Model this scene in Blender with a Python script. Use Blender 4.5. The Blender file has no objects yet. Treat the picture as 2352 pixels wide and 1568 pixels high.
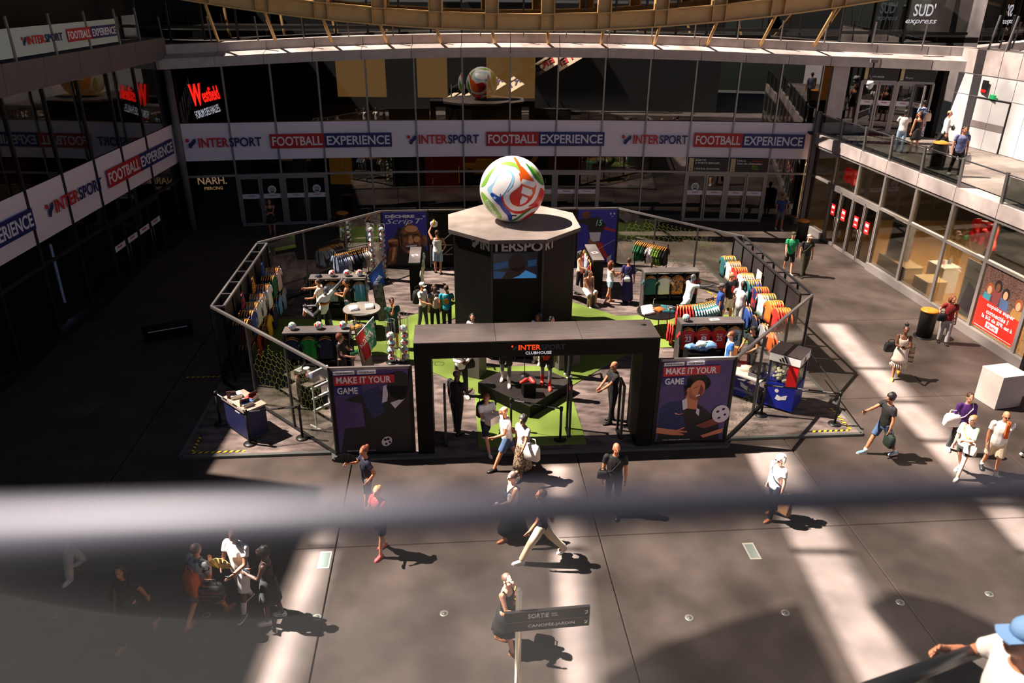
import bpy, bmesh, math, random
from mathutils import Vector, Matrix, Euler, Quaternion
random.seed(7)
S = bpy.context.scene
COL = S.collection
R = math.radians

# ---------------------------------------------------------------- camera
F_PX, PITCH, EYE, ROLL = 1780.0, R(24.7), 10.7, R(-0.55)
_c, _s = math.cos(PITCH), math.sin(PITCH)
FWD = Vector((0, _c, -_s)); _u = Vector((0, _s, _c)); _r = Vector((1, 0, 0))
UPV = _u * math.cos(ROLL) + _r * math.sin(ROLL)
RGT = _r * math.cos(ROLL) - _u * math.sin(ROLL)
cam_d = bpy.data.cameras.new('camera'); cam = bpy.data.objects.new('camera', cam_d); COL.objects.link(cam)
cam_d.sensor_width = 36.0; cam_d.lens = F_PX / 2352 * 36
cam.matrix_world = Matrix(((RGT.x, UPV.x, -FWD.x, 0), (RGT.y, UPV.y, -FWD.y, 0), (RGT.z, UPV.z, -FWD.z, EYE), (0, 0, 0, 1)))
cam_d.clip_start = 0.02; cam_d.clip_end = 400
cam_d.dof.use_dof = True; cam_d.dof.focus_distance = 21.0; cam_d.dof.aperture_fstop = 1.9
S.camera = cam

# ---------------------------------------------------------------- world, sun, exposure
SUN_DIR = Vector((0.68, -0.13, -1.0))
w = bpy.data.worlds.new('sky'); S.world = w; w.use_nodes = True
nt = w.node_tree; bg = nt.nodes['Background']
sky = nt.nodes.new('ShaderNodeTexSky'); sky.sky_type = 'NISHITA'; sky.sun_disc = False
sky.sun_elevation = math.atan2(1.0, math.hypot(.68, .13)); sky.sun_rotation = math.atan2(-.68, .13)
sky.air_density = 1.0; sky.dust_density = 1.0
nt.links.new(sky.outputs[0], bg.inputs[0]); bg.inputs[1].default_value = 0.10
sun_d = bpy.data.lights.new('sun', 'SUN'); sun_d.energy = 84.0; sun_d.angle = R(0.53); sun_d.color = (1.0, 0.91, 0.82)
sun = bpy.data.objects.new('sun', sun_d); COL.objects.link(sun)
sun.rotation_euler = SUN_DIR.to_track_quat('-Z', 'Y').to_euler(); sun.location = (-20, 5, 40)
S.view_settings.view_transform = 'Standard'; S.view_settings.look = 'None'
S.view_settings.exposure = 0.0; S.view_settings.gamma = 1.0; S.view_settings.use_curve_mapping = False
S.cycles.transparent_max_bounces = 24; S.cycles.max_bounces = 8
S.cycles.caustics_reflective = False; S.cycles.caustics_refractive = False

# ---------------------------------------------------------------- stand frame: u to the right, v away from the camera
YAW = R(4.7); ORG = Vector((0.57, 16.6, 0))
UU = Vector((math.cos(YAW), math.sin(YAW), 0)); VV = Vector((-math.sin(YAW), math.cos(YAW), 0))
def W(u, v, z=0.0): return ORG + UU * u + VV * v + Vector((0, 0, z))
def TR(loc, rz=0.0): return Matrix.Translation(Vector(loc)) @ Matrix.Rotation(rz, 4, 'Z')
def SM(u, v, z=0.0, rz=0.0): return TR(W(u, v, z), YAW + rz)

# ---------------------------------------------------------------- materials
def lin(c):
    return tuple(((x / 255) / 12.92 if x / 255 <= .04045 else ((x / 255 + .055) / 1.055) ** 2.4) for x in c) + (1,)
MATS = {}
def mat(name, col=(128, 128, 128), rough=.6, metal=0., spec=.5, noise=None, emit=None, es=1.0, bump=None, trans=None, coat=0.):
    """procedural principled material; noise = (scale, second colour, detail, lo, hi[, stretch]); bump = (scale, strength)"""
    if name in MATS: return MATS[name]
    m = bpy.data.materials.new(name); m.use_nodes = True; MATS[name] = m
    n = m.node_tree.nodes; l = m.node_tree.links; b = n['Principled BSDF']
    b.inputs['Base Color'].default_value = lin(col); b.inputs['Roughness'].default_value = rough
    b.inputs['Metallic'].default_value = metal; b.inputs['Specular IOR Level'].default_value = spec
    if coat: b.inputs['Coat Weight'].default_value = coat
    if noise or bump:
        tc = n.new('ShaderNodeTexCoord')
    if noise:
        sc, c2, det, lo, hi = noise[:5]
        src = tc.outputs['Object']
        if len(noise) > 5:
            mp = n.new('ShaderNodeMapping'); mp.inputs['Scale'].default_value = noise[5]; l.new(src, mp.inputs[0]); src = mp.outputs[0]
        t = n.new('ShaderNodeTexNoise'); t.inputs['Scale'].default_value = sc; t.inputs['Detail'].default_value = det
        l.new(src, t.inputs['Vector'])
        r = n.new('ShaderNodeValToRGB'); r.color_ramp.elements[0].position = lo; r.color_ramp.elements[1].position = hi
        r.color_ramp.elements[0].color = lin(col); r.color_ramp.elements[1].color = lin(c2)
        l.new(t.outputs[0], r.inputs[0]); l.new(r.outputs[0], b.inputs['Base Color'])
    if bump:
        t2 = n.new('ShaderNodeTexNoise'); t2.inputs['Scale'].default_value = bump[0]; t2.inputs['Detail'].default_value = 4
        l.new(tc.outputs['Object'], t2.inputs['Vector'])
        bp = n.new('ShaderNodeBump'); bp.inputs['Strength'].default_value = bump[1]; bp.inputs['Distance'].default_value = .02
        l.new(t2.outputs[0], bp.inputs['Height']); l.new(bp.outputs[0], b.inputs['Normal'])
    if emit:
        b.inputs['Emission Color'].default_value = lin(emit); b.inputs['Emission Strength'].default_value = es
    return m
def glass(name, tint=(200, 205, 205), refl=.06, rough=0.0, spec_col=(255, 255, 255), fres=.8):
    """thin pane: see-through plus a mirror reflection that grows towards grazing angles"""
    if name in MATS: return MATS[name]
    m = bpy.data.materials.new(name); m.use_nodes = True; MATS[name] = m
    n = m.node_tree.nodes; l = m.node_tree.links
    n.remove(n['Principled BSDF']); out = n['Material Output']
    tr = n.new('ShaderNodeBsdfTransparent'); tr.inputs[0].default_value = lin(tint)
    gl = n.new('ShaderNodeBsdfGlossy'); gl.inputs['Roughness'].default_value = rough; gl.inputs[0].default_value = lin(spec_col)
    fr = n.new('ShaderNodeLayerWeight'); fr.inputs[0].default_value = .32
    mm = n.new('ShaderNodeMath'); mm.operation = 'MULTIPLY_ADD'; mm.inputs[1].default_value = fres; mm.inputs[2].default_value = refl
    mm.use_clamp = True
    l.new(fr.outputs['Fresnel'], mm.inputs[0])
    mx = n.new('ShaderNodeMixShader'); l.new(mm.outputs[0], mx.inputs[0]); l.new(tr.outputs[0], mx.inputs[1]); l.new(gl.outputs[0], mx.inputs[2])
    l.new(mx.outputs[0], out.inputs[0])
    return m

# ---------------------------------------------------------------- mesh builder
class MB:
    def __init__(s, M=None): s.v = []; s.f = []; s.mi = []; s.sm = []; s.mats = []; s.M = M or Matrix()
    def mslot(s, m):
        if m not in s.mats: s.mats.append(m)
        return s.mats.index(m)
    def add(s, vs, fs, m, smooth=False, M=None):
        o = len(s.v); X = s.M @ M if M else s.M
        s.v += [X @ Vector(p) for p in vs]; k = s.mslot(m)
        for f in fs: s.f.append([o + i for i in f]); s.mi.append(k); s.sm.append(smooth)
        return s
    def box(s, c, d, m, rz=0, M=None, taper=1.0):
        x, y, z = d[0] / 2, d[1] / 2, d[2] / 2; t = taper
        vs = [(-x, -y, -z), (x, -y, -z), (x, y, -z), (-x, y, -z), (-x * t, -y * t, z), (x * t, -y * t, z), (x * t, y * t, z), (-x * t, y * t, z)]
        X = TR(c, rz)
        return s.add(vs, [(3, 2, 1, 0), (4, 5, 6, 7), (0, 1, 5, 4), (1, 2, 6, 5), (2, 3, 7, 6), (3, 0, 4, 7)], m, M=(M @ X) if M else X)
    def bar(s, a, b, w, h, m, up=(0, 0, 1)):
        """rectangular bar from a to b, w across, h along up"""
        a = Vector(a); b = Vector(b); t = (b - a).normalized(); up = Vector(up)
        if abs(t.dot(up)) > .95: up = Vector((0, 1, 0)) if abs(t.y) < .9 else Vector((1, 0, 0))
        r = t.cross(up).normalized(); q = r.cross(t).normalized(); r *= w / 2; q *= h / 2
        vs = [a - r - q, a + r - q, a + r + q, a - r + q, b - r - q, b + r - q, b + r + q, b - r + q]
        return s.add(vs, [(0, 1, 2, 3), (7, 6, 5, 4), (4, 5, 1, 0), (5, 6, 2, 1), (6, 7, 3, 2), (7, 4, 0, 3)], m)
    def loft(s, rings, m, smooth=True, cap=True, close=True):
        n = len(rings[0]); vs = [p for r in rings for p in r]; fs = []
        for i in range(len(rings) - 1):
            for j in range(n if close else n - 1):
                a, b = i * n + j, i * n + (j + 1) % n
                fs.append((a, b, b + n, a + n))
        if cap and close: fs += [tuple(range(n - 1, -1, -1)), tuple(range((len(rings) - 1) * n, len(rings) * n))]
        return s.add(vs, fs, m, smooth)
    def ell(s, rows, m, n=12, smooth=True, ph=0):
        """stacked ellipses: rows = (z, rx, ry[, cx, cy])"""
        return s.loft([[((q[3] if len(q) > 3 else 0) + q[1] * math.cos(2 * math.pi * k / n + ph), (q[4] if len(q) > 4 else 0) + q[2] * math.sin(2 * math.pi * k / n + ph), q[0]) for k in range(n)] for q in rows], m, smooth)
    def tube(s, pts, r, m, n=8, smooth=True, rnd=False):
        pts = [Vector(p) for p in pts]; rs = r if isinstance(r, (list, tuple)) else [r] * len(pts)
        if rnd:
            t0 = (pts[0] - pts[1]).normalized(); t1 = (pts[-1] - pts[-2]).normalized()
            pts = [pts[0] + t0 * rs[0] * .9, pts[0] + t0 * rs[0] * .5] + pts + [pts[-1] + t1 * rs[-1] * .5, pts[-1] + t1 * rs[-1] * .9]
            rs = [rs[0] * .4, rs[0] * .85] + list(rs) + [rs[-1] * .85, rs[-1] * .4]
        rings = []; prev = None
        for i, p in enumerate(pts):
            t = (pts[min(i + 1, len(pts) - 1)] - pts[max(i - 1, 0)]).normalized()
            if prev is None:
                prev = t.orthogonal().normalized()
            prev = (prev - t * prev.dot(t)); prev = prev.normalized() if prev.length > 1e-6 else t.orthogonal().normalized()
            q = t.cross(prev)
            rings.append([p + (prev * math.cos(2 * math.pi * k / n) + q * math.sin(2 * math.pi * k / n)) * rs[i] for k in range(n)])
        return s.loft(rings, m, smooth)
    def sph(s, c, r, m, n=12, k=8, smooth=True):
        rx, ry, rz = r if isinstance(r, (tuple, list)) else (r, r, r)
        rows = []
        for i in range(k + 1):
            a = -math.pi / 2 + math.pi * i / k; q = max(math.cos(a), .04)
            rows.append((c[2] + rz * math.sin(a), rx * q, ry * q, c[0], c[1]))
        return s.ell(rows, m, n, smooth)
    def prism(s, poly, z0, z1, m, smooth=False, top=None):
        n = len(poly); vs = [(p[0], p[1], z0) for p in poly] + [(p[0], p[1], z1) for p in poly]
        s.add(vs, [(i, (i + 1) % n, n + (i + 1) % n, n + i) for i in range(n)] + [tuple(range(n - 1, -1, -1))], m, smooth)
        return s.add([(p[0], p[1], z1) for p in poly], [tuple(range(n))], top or m)
    def quad(s, a, b, c, d, m): return s.add([a, b, c, d], [(0, 1, 2, 3)], m)
    def mesh(s, name='mesh'):
        me = bpy.data.meshes.new(name); me.from_pydata([tuple(p) for p in s.v], [], s.f)
        for m in s.mats: me.materials.append(m)
        me.polygons.foreach_set('material_index', s.mi); me.polygons.foreach_set('use_smooth', s.sm); me.update()
        return me

def tag(o, label=None, cat=None, group=None, kind=None):
    if label: o['label'] = label
    if cat: o['category'] = cat
    if group: o['group'] = group
    if kind: o['kind'] = kind
    return o
def link(name, data, parent=None, M=None):
    o = bpy.data.objects.new(name, data); COL.objects.link(o)
    if parent: o.parent = parent
    if M: o.matrix_local = M
    return o
def thing(name, label, cat, M=None, group=None, kind=None):
    o = link(name, None, None, M); o.empty_display_size = .1
    return tag(o, label, cat, group, kind)
def part(mb, name, parent=None, M=None, label=None, kind=None):
    o = link(name, mb.mesh(name), parent, M)
    return tag(o, label, None, None, kind)
def solo(mb, name, label, cat, M=None, group=None): return tag(link(name, mb.mesh(name), None, M), label, cat, group)
def structure(name, mb=None, M=None, parent=None):
    o = link(name, mb.mesh(name) if mb else None, parent, M); o['kind'] = 'structure'
    return o
def copy_tree(o, M=None, label=None, group=None):
    c = o.copy(); COL.objects.link(c)
    if M: c.matrix_local = M
    if label: c['label'] = label
    if group: c['group'] = group
    for ch in o.children:
        d = ch.copy(); COL.objects.link(d); d.parent = c
        for g in ch.children:
            e = g.copy(); COL.objects.link(e); e.parent = d
    return c

# lettering: a text curve fitted later into a box of width w and height h; M has x to the right, y up, z out of the sign
TEXTS = []
def text(s, w, h, m, M, parent, bold=0.0, shear=0.0, name='lettering', ext=.003, label=None):
    cu = bpy.data.curves.new('lettering', 'FONT'); cu.body = s; cu.offset = bold; cu.shear = shear; cu.extrude = ext / max(h, .01)
    cu.resolution_u = 2 if h < .3 else 4; cu.materials.append(m)
    o = link(name, cu, parent); TEXTS.append((o, w, h, M))
    if label: o['label'] = label
    return o
def fit_texts():
    bpy.context.view_layer.update()
    for o, w, h, M in TEXTS:
        bb = [Vector(b) for b in o.bound_box]
        x0, x1 = min(b.x for b in bb), max(b.x for b in bb); y0, y1 = min(b.y for b in bb), max(b.y for b in bb)
        sx, sy = w / max(x1 - x0, 1e-4), h / max(y1 - y0, 1e-4)
        o.matrix_local = M @ Matrix.Diagonal((sx, sy, sy, 1)) @ Matrix.Translation((-x0, -y0, 0))
def face(p, right, out=None, up=(0, 0, 1)):
    """matrix of a sign face at p: x = right, y = up, z = towards the viewer"""
    r = Vector(right).normalized(); u = Vector(up); u = (u - r * u.dot(r)).normalized(); z = r.cross(u)
    return Matrix(((r.x, u.x, z.x, p[0]), (r.y, u.y, z.y, p[1]), (r.z, u.z, z.z, p[2]), (0, 0, 0, 1)))
def poly_part(polys, m, M, parent, name='print', th=.003, z=0.0, label=None, kind=None):
    mb = MB(M)
    for q in polys: mb.prism(q, z, z + th, m)
    return part(mb, name, parent, None, label, kind)
def logo(M, h, parent, cr, cb, w, dot=None):
    """dot and wave sign, then the two-coloured word; h = letter height, w = total width"""
    sw = h * 1.25; d = dot or cr
    mb = MB(M)
    mb.prism([(h * .28 + h * .2 * math.cos(a), h * .78 + h * .2 * math.sin(a)) for a in [i * math.pi / 5 for i in range(10)]], 0, .004, d)
    part(mb, 'logo_dot', parent)
    mb = MB(M)
    mb.prism([(h * .33, h * .02), (h * .6, -h * .08), (h * .8, h * .25), (h * 1.15, h * .55), (h * 1.15, h * .95), (h * .95, h * .92), (h * .6, h * .52), (h * .4, h * .45)], 0, .004, cb)
    part(mb, 'logo_wave', parent)
    lw = (w - sw - h * .15)
    text('INTER', lw * .475, h, cr, M @ Matrix.Translation((sw + h * .15, 0, 0)), parent, .02)
    text('SPORT', lw * .515, h, cb, M @ Matrix.Translation((sw + h * .15 + lw * .485, 0, 0)), parent, .02)
def boxed(M, s, w, h, mbox, mtxt, parent, pad=.18):
    poly_part([[(0, 0), (w, 0), (w, h), (0, h)]], mbox, M, parent, 'sign_box')
    text(s, w - 2 * h * .14, h * (1 - 2 * pad), mtxt, M @ Matrix.Translation((h * .14, h * pad, .006)), parent, .02)

# shared materials
BLACK = mat('black_laminate', (7, 7, 7), .55, spec=.15, noise=(5, (11, 10, 10), 4, .3, .7))
BLACKM = mat('black_powder_coat', (16, 16, 17), .45, spec=.3)
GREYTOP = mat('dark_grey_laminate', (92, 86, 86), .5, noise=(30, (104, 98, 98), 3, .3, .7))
STEEL = mat('steel_grey_frame', (120, 116, 116), .38, .55)
DKSTEEL = mat('dark_steel', (58, 58, 60), .42, .4)
WHITE = mat('white_print', (224, 222, 228), .6)
WHITEP = mat('white_paint', (225, 225, 225), .5)
RED = mat('logo_red', (190, 30, 34), .5)
NAVY = mat('logo_navy', (22, 30, 92), .5)
REDBOX = mat('box_red', (176, 22, 30), .5)
BLUEBOX = mat('box_blue', (18, 28, 100), .5)
WOODH = mat('hanger_wood', (226, 158, 70), .5, noise=(8, (200, 128, 48), 2, .3, .7, (1, 1, 6)))
CHROME = mat('chrome', (205, 205, 205), .18, 1.0)
YELLOW = mat('warning_yellow', (236, 200, 20), .6)
BLK = mat('print_black', (10, 10, 11), .55)
ORD = ['first', 'second', 'third', 'fourth', 'fifth', 'sixth', 'seventh', 'eighth', 'ninth', 'tenth', 'eleventh', 'twelfth', 'thirteenth', 'fourteenth', 'fifteenth', 'sixteenth']
NEAR = ['nearest', 'second', 'third', 'fourth', 'fifth', 'sixth', 'seventh', 'eighth', 'farthest']
# ================================================================ SETTING
CONC = mat('dark_concrete', (70, 61, 57), .6, noise=(1.1, (54, 47, 44), 8, .35, .68), bump=(45, .08), spec=.2)
CONC2 = mat('joint_dark', (26, 24, 23), .8)
# floor slabs: joints every 5.57 m across, measured in the stand frame
floor = structure('floor', MB().box((0, 20, -.14), (70, 75, .2), CONC2))
jx = [-15.66, -10.09, -4.5, 1.07, 6.6, 12.0, 17.6]; jv = [-20, -14.5, -8.9, -3.35, 2.2, 7.77, 13.3, 18.9, 24.5]
for i in range(len(jx) + 1):
    for j in range(len(jv) - 1):
        a = jx[i - 1] + .011 if i else -22; b = jx[i] - .011 if i < len(jx) else 23
        mb = MB(); c = .012
        u0, u1, v0, v1 = a, b, jv[j] + .006, jv[j + 1] - .006
        mb.loft([[W(u0, v0, -.05), W(u1, v0, -.05), W(u1, v1, -.05), W(u0, v1, -.05)], [W(u0, v0, -c), W(u1, v0, -c), W(u1, v1, -c), W(u0, v1, -c)],
                 [W(u0 + c, v0 + c, 0), W(u1 - c, v0 + c, 0), W(u1 - c, v1 - c, 0), W(u0 + c, v1 - c, 0)]], CONC, smooth=False)
        part(mb, 'slab', floor)
# round floor studs and rectangular floor plates let into the slabs
STUD = mat('stud_metal', (150, 146, 138), .4, .6); STUDG = mat('stud_glass', (78, 86, 82), .25)
def stud(x, y):
    mb = MB(); mb.ell([(0, .085, .085), (.006, .085, .085), (.008, .06, .06)], STUD, 16); mb.ell([(.008, .045, .045), (.0095, .045, .045)], STUDG, 12)
    return part(mb, 'floor_light', floor, TR((x, y, 0)))
for x, y in [(-5.64, 10.95), (-3.57, 10.93), (-1.22, 11.05), (1.05, 11.0), (3.36, 11.0), (5.2, 11.15), (7.5, 11.45), (9.35, 11.7), (-8.45, 10.9)]: stud(x, y)
def plate(x, y, rz):
    mb = MB(); mb.box((0, 0, .004), (.24, .52, .008), STUD); mb.box((0, 0, .009), (.17, .42, .004), STUDG)
    part(mb, 'floor_plate', floor, TR((x, y, 0), rz))
plate(-3.78, 12.5, .08); plate(5.05, 12.9, .08)

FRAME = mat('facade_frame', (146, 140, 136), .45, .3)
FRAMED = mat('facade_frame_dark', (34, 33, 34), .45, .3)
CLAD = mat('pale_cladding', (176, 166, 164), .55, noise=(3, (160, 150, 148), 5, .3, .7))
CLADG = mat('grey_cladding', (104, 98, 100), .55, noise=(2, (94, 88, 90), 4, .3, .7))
GLASSD = glass('facade_glass', (176, 176, 172), .06)
GLASSC = glass('clear_glass', (214, 220, 216), .03)
BANNER = mat('banner_white', (228, 220, 232), .6)
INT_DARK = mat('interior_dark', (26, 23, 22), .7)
INT_WARM = mat('interior_warm', (120, 92, 60), .6)
LAMP = mat('lamp_warm', (255, 200, 120), .5, emit=(255, 190, 110), es=7)
LAMPW = mat('lamp_white', (255, 250, 240), .5, emit=(255, 245, 230), es=9)

# ---------------------------------------------------------------- back facade (gently curved), bays between mullions
BW = [(-15.3, 35.86), (-13.02, 36.29), (-10.98, 36.63), (-8.92, 36.94), (-6.8, 37.22), (-4.61, 37.47), (-2.41, 37.67), (-0.2, 37.83), (2.03, 37.94), (4.21, 38.01), (6.3, 38.04), (8.45, 38.02), (10.47, 37.97), (12.39, 37.89), (14.25, 37.78)]
def bwy(x):
    for (xa, ya), (xb, yb) in zip(BW, BW[1:]):
        if xa <= x <= xb: return ya + (yb - ya) * (x - xa) / (xb - xa)
    return BW[0][1] if x < BW[0][0] else BW[-1][1]
def bw(x, off=0.0, z=0.0):          # point on the back facade, off towards the camera
    return Vector((x, bwy(x) - off, z))
LEDGE = [7.25, 7.35, 7.45, 7.55, 7.62, 7.68, 7.72, 7.74, 7.74, 7.73, 7.7, 7.66, 7.6, 7.55, 7.5]
wall_back = structure('wall_back')
def pane(a, b, z0, z1, m, parent, name='pane', th=.012, z1b=None):
    a = Vector(a); b = Vector(b); n = Vector((b.y - a.y, a.x - b.x, 0)).normalized() * th
    zb = z1 if z1b is None else z1b
    P = [(a.x, a.y, z0), (b.x, b.y, z0), (b.x, b.y, zb), (a.x, a.y, z1)]
    Q = [(p[0] - n.x, p[1] - n.y, p[2]) for p in P]
    mb = MB(); mb.add(P + Q, [(0, 1, 2, 3), (7, 6, 5, 4), (0, 4, 5, 1), (1, 5, 6, 2), (2, 6, 7, 3), (3, 7, 4, 0)], m)
    return part(mb, name, parent)
DOORBAYS = {1, 2, 7, 8, 11, 12}
for i in range(len(BW) - 1):
    a, b = BW[i], BW[i + 1]
    if i not in DOORBAYS: pane(a, b, .28, 2.43, GLASSD, wall_back)
    pane(a, b, 2.5, 3.17, GLASSD, wall_back)
    pane(a, b, 3.17, 4.86, BANNER, wall_back, 'banner_panel', .03)
    pane(a, b, 4.9, LEDGE[i], GLASSD, wall_back, z1b=LEDGE[i + 1])
    mb = MB(); mb.bar(bw(a[0], .03, 2.46), bw(b[0], .03, 2.46), .09, .09, FRAME); part(mb, 'transom', wall_back)
    if i not in DOORBAYS:
        mb = MB(); mb.bar(bw(a[0], .02, .14), bw(b[0], .02, .14), .12, .28, FRAMED); part(mb, 'plinth', wall_back)
for i, p in enumerate(BW):
    mb = MB()
    mb.box((p[0], p[1] - .01, LEDGE[i] / 2), (.07, .12, LEDGE[i]), FRAME if i not in (0,) else CLADG)
    part(mb, 'mullion', wall_back)
# soffit edge strips above / below the banner, ledge panels and upper fascia
for i in range(len(BW) - 1):
    a, b = BW[i], BW[i + 1]; za, zb = LEDGE[i], LEDGE[i + 1]
    def q(p, off, z): return Vector((p[0], p[1] - off, z))
    g = Vector((b[0] - a[0], b[1] - a[1], 0)).normalized() * .012
    A = Vector((a[0], a[1], 0)) + g; B = Vector((b[0], b[1], 0)) - g
    rings = []
    for P, zl in ((A, za), (B, zb)):
        rings.append([q(P, -.6, zl), q(P, .75, zl), q(P, .75, zl + .42), q(P, .12, zl + .58), q(P, .12, zl + .95), q(P, -.6, zl + .95)])
    mb = MB(); mb.loft(rings, CLAD, smooth=False); part(mb, 'ledge_panel', wall_back)
# right end of the ledge runs over the terrace to the white wall
RE = [(14.25, 37.78, 7.5), (16.3, 37.35, 7.48), (18.3, 36.75, 7.46), (20.1, 35.9, 7.45)]
for (xa, ya, za), (xb, yb, zb) in zip(RE, RE[1:]):
    rings = [[Vector((x, y + .6, z)), Vector((x, y - .75, z)), Vector((x, y - .75, z + .42)), Vector((x, y - .12, z + .58)), Vector((x, y - .12, z + .95)), Vector((x, y + .6, z + .95))] for x, y, z in ((xa + .012, ya, za), (xb - .012, yb, zb))]
    mb = MB(); mb.loft(rings, CLAD, smooth=False); part(mb, 'ledge_panel', wall_back)
# left end piece of the ledge
mb = MB(); mb.loft([[Vector((x, y + .6, z)), Vector((x, y - .75, z)), Vector((x, y - .75, z + .42)), Vector((x, y - .12, z + .58)), Vector((x, y - .12, z + .95)), Vector((x, y + .6, z + .95))] for x, y, z in ((-16.6, 35.6, 7.2), (-15.32, 35.86, 7.25))], CLAD, smooth=False)
part(mb, 'ledge_panel', wall_back)

# banner lettering on the back facade
def tangent(x): return (bw(x + 1.2) - bw(x - 1.2)).normalized()
for xs, xe in ((-15.0, -5.75), (-5.1, 4.35), (5.15, 13.9)):
    wd = xe - xs; hb = .66
    def chord(x0, x1, z): a, b = bw(x0, .1, z), bw(x1, .1, z); return face(a, b - a)
    logo(chord(xs, xs + wd * .365, 3.8), .42, wall_back, RED, NAVY, wd * .365)
    boxed(chord(xs + wd * .40, xs + wd * .665, 3.68), 'FOOTBALL', wd * .265, hb, REDBOX, WHITE, wall_back)
    boxed(chord(xs + wd * .665, xe, 3.68), 'EXPERIENCE', wd * .335, hb, BLUEBOX, WHITE, wall_back)

# glazed double doors in the back facade
def door(n, a, b, leaf=2, z0=0.0, z1=2.42, sticker=True, frame=FRAME, note=None, ang=None, parentkind='structure'):
    a = Vector((a[0], a[1], 0)); b = Vector((b[0], b[1], 0)); t = (b - a).normalized(); L = (b - a).length; wl = L / leaf
    d = structure('door_%d' % n)
    nrm = Vector((t.y, -t.x, 0))
    mb = MB(); mb.bar(a + Vector((0, 0, z0)), a + Vector((0, 0, z1)), .1, .12, frame); mb.bar(b + Vector((0, 0, z0)), b + Vector((0, 0, z1)), .1, .12, frame)
    mb.bar(a + Vector((0, 0, z1)), b + Vector((0, 0, z1)), .12, .1, frame); part(mb, 'door_frame', d)
    for k in range(leaf):
        p = a + t * (wl * k + .05); tt = t
        if ang and k in ang: tt = (Matrix.Rotation(ang[k], 3, 'Z') @ t)
        e = p + tt * (wl - .1); o = nrm * .03
        lf = MB()
        for x in (p, e): lf.bar(x + o + Vector((0, 0, z0 + .02)), x + o + Vector((0, 0, z1 - .06)), .075, .06, frame)
        lf.bar(p + o + Vector((0, 0, z0 + .08)), e + o + Vector((0, 0, z0 + .08)), .06, .13, frame); lf.bar(p + o + Vector((0, 0, z1 - .1)), e + o + Vector((0, 0, z1 - .1)), .06, .09, frame)
        dl = part(lf, 'door_leaf', d)
        pane(p, e, z0 + .14, z1 - .14, GLASSD, dl)
        if sticker:
            n2 = Vector((tt.y, -tt.x, 0)); sp = p + n2 * .02; se = e + n2 * .02
            zs = z0 + (z1 - z0) * .55
            pane(sp, se, zs, zs + .22, WHITE, dl, 'door_sticker', .004)
            text('Westfield', (e - p).length * .4, .07, RED, face(sp + tt * ((e - p).length * .3) + n2 * .004 + Vector((0, 0, zs + .1)), tt), dl, .01)
        hp = (e if k % 2 == 0 else p) + (-tt if k % 2 == 0 else tt) * .09 + nrm * .09
        mb = MB(); mb.tube([hp + Vector((0, 0, z0 + .75)), hp + Vector((0, 0, z0 + 1.35))], .016, STEEL); part(mb, 'door_handle', dl)
    return d
NOTICE = mat('notice_white', (208, 208, 206), .6)
dn = 1
for i in sorted(DOORBAYS):
    a, b = BW[i], BW[i + 1]
    g = .06 * (Vector((b[0] - a[0], b[1] - a[1], 0)).normalized())
    d = door(dn, (a[0] + g.x, a[1] + g.y), (b[0] - g.x, b[1] - g.y)); dn += 1
    if i in (1, 2, 11):
        mx = a[0] + (b[0] - a[0]) * (.75 if i != 11 else .25); p = bw(mx, .06, 1.75)
        M = face(p, tangent(mx))
        poly_part([[(.2 * math.cos(k * math.pi / 6), .2 * math.sin(k * math.pi / 6)) for k in range(12)]], NOTICE, M, d, 'door_notice')
        for k in range(3): poly_part([[(-.12, .06 - k * .055), (.12, .06 - k * .055), (.12, .085 - k * .055), (-.12, .085 - k * .055)]], BLK, M, d, 'notice_line', z=.004)
        poly_part([[(-.09, -.14), (.09, -.14), (.09, -.08), (-.09, -.08)]], BLK, M, d, 'notice_mark', z=.004)
# lit and printed signs on the back facade
def sign(name, label, cat='sign', M=None): return thing(name, label, cat, M)
REDLIT = mat('lit_red', (255, 40, 30), .5, emit=(255, 35, 22), es=1.0)
WHITELIT = mat('lit_white', (250, 250, 255), .5, emit=(235, 240, 255), es=.4)
WARMLIT = mat('lit_warm', (255, 214, 170), .5, emit=(255, 205, 160), es=1.1)
t = tangent(-13.6); s = sign('illuminated_sign', 'red illuminated Westfield sign over white Forum des Halles letters behind upper glass')
up = (t * .16 + Vector((0, 0, 1)))
text('W', .5, .95, REDLIT, face(bw(-14.39, .12, 5.62), t + Vector((0, 0, .1))), s, .03, .1, ext=.02)
text('estfield', .74, .6, REDLIT, face(bw(-13.9, .12, 5.78), t + Vector((0, 0, .22))), s, .01, .1, ext=.02)
text('FORUM DES HALLES', 1.1, .33, WHITELIT, face(bw(-14.3, .12, 5.08), t + Vector((0, 0, .3))), s, 0.0)
s = sign('illuminated_sign', 'warm white NARH. PIERCING shop sign glowing behind ground floor glass')
text('NARH.', 1.3, .36, WARMLIT, face(bw(-14.85, -.25, 2.02), t), s, .012); text('PIERCING', .82, .15, WARMLIT, face(bw(-14.6, -.25, 1.76), t), s, .008)
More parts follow.
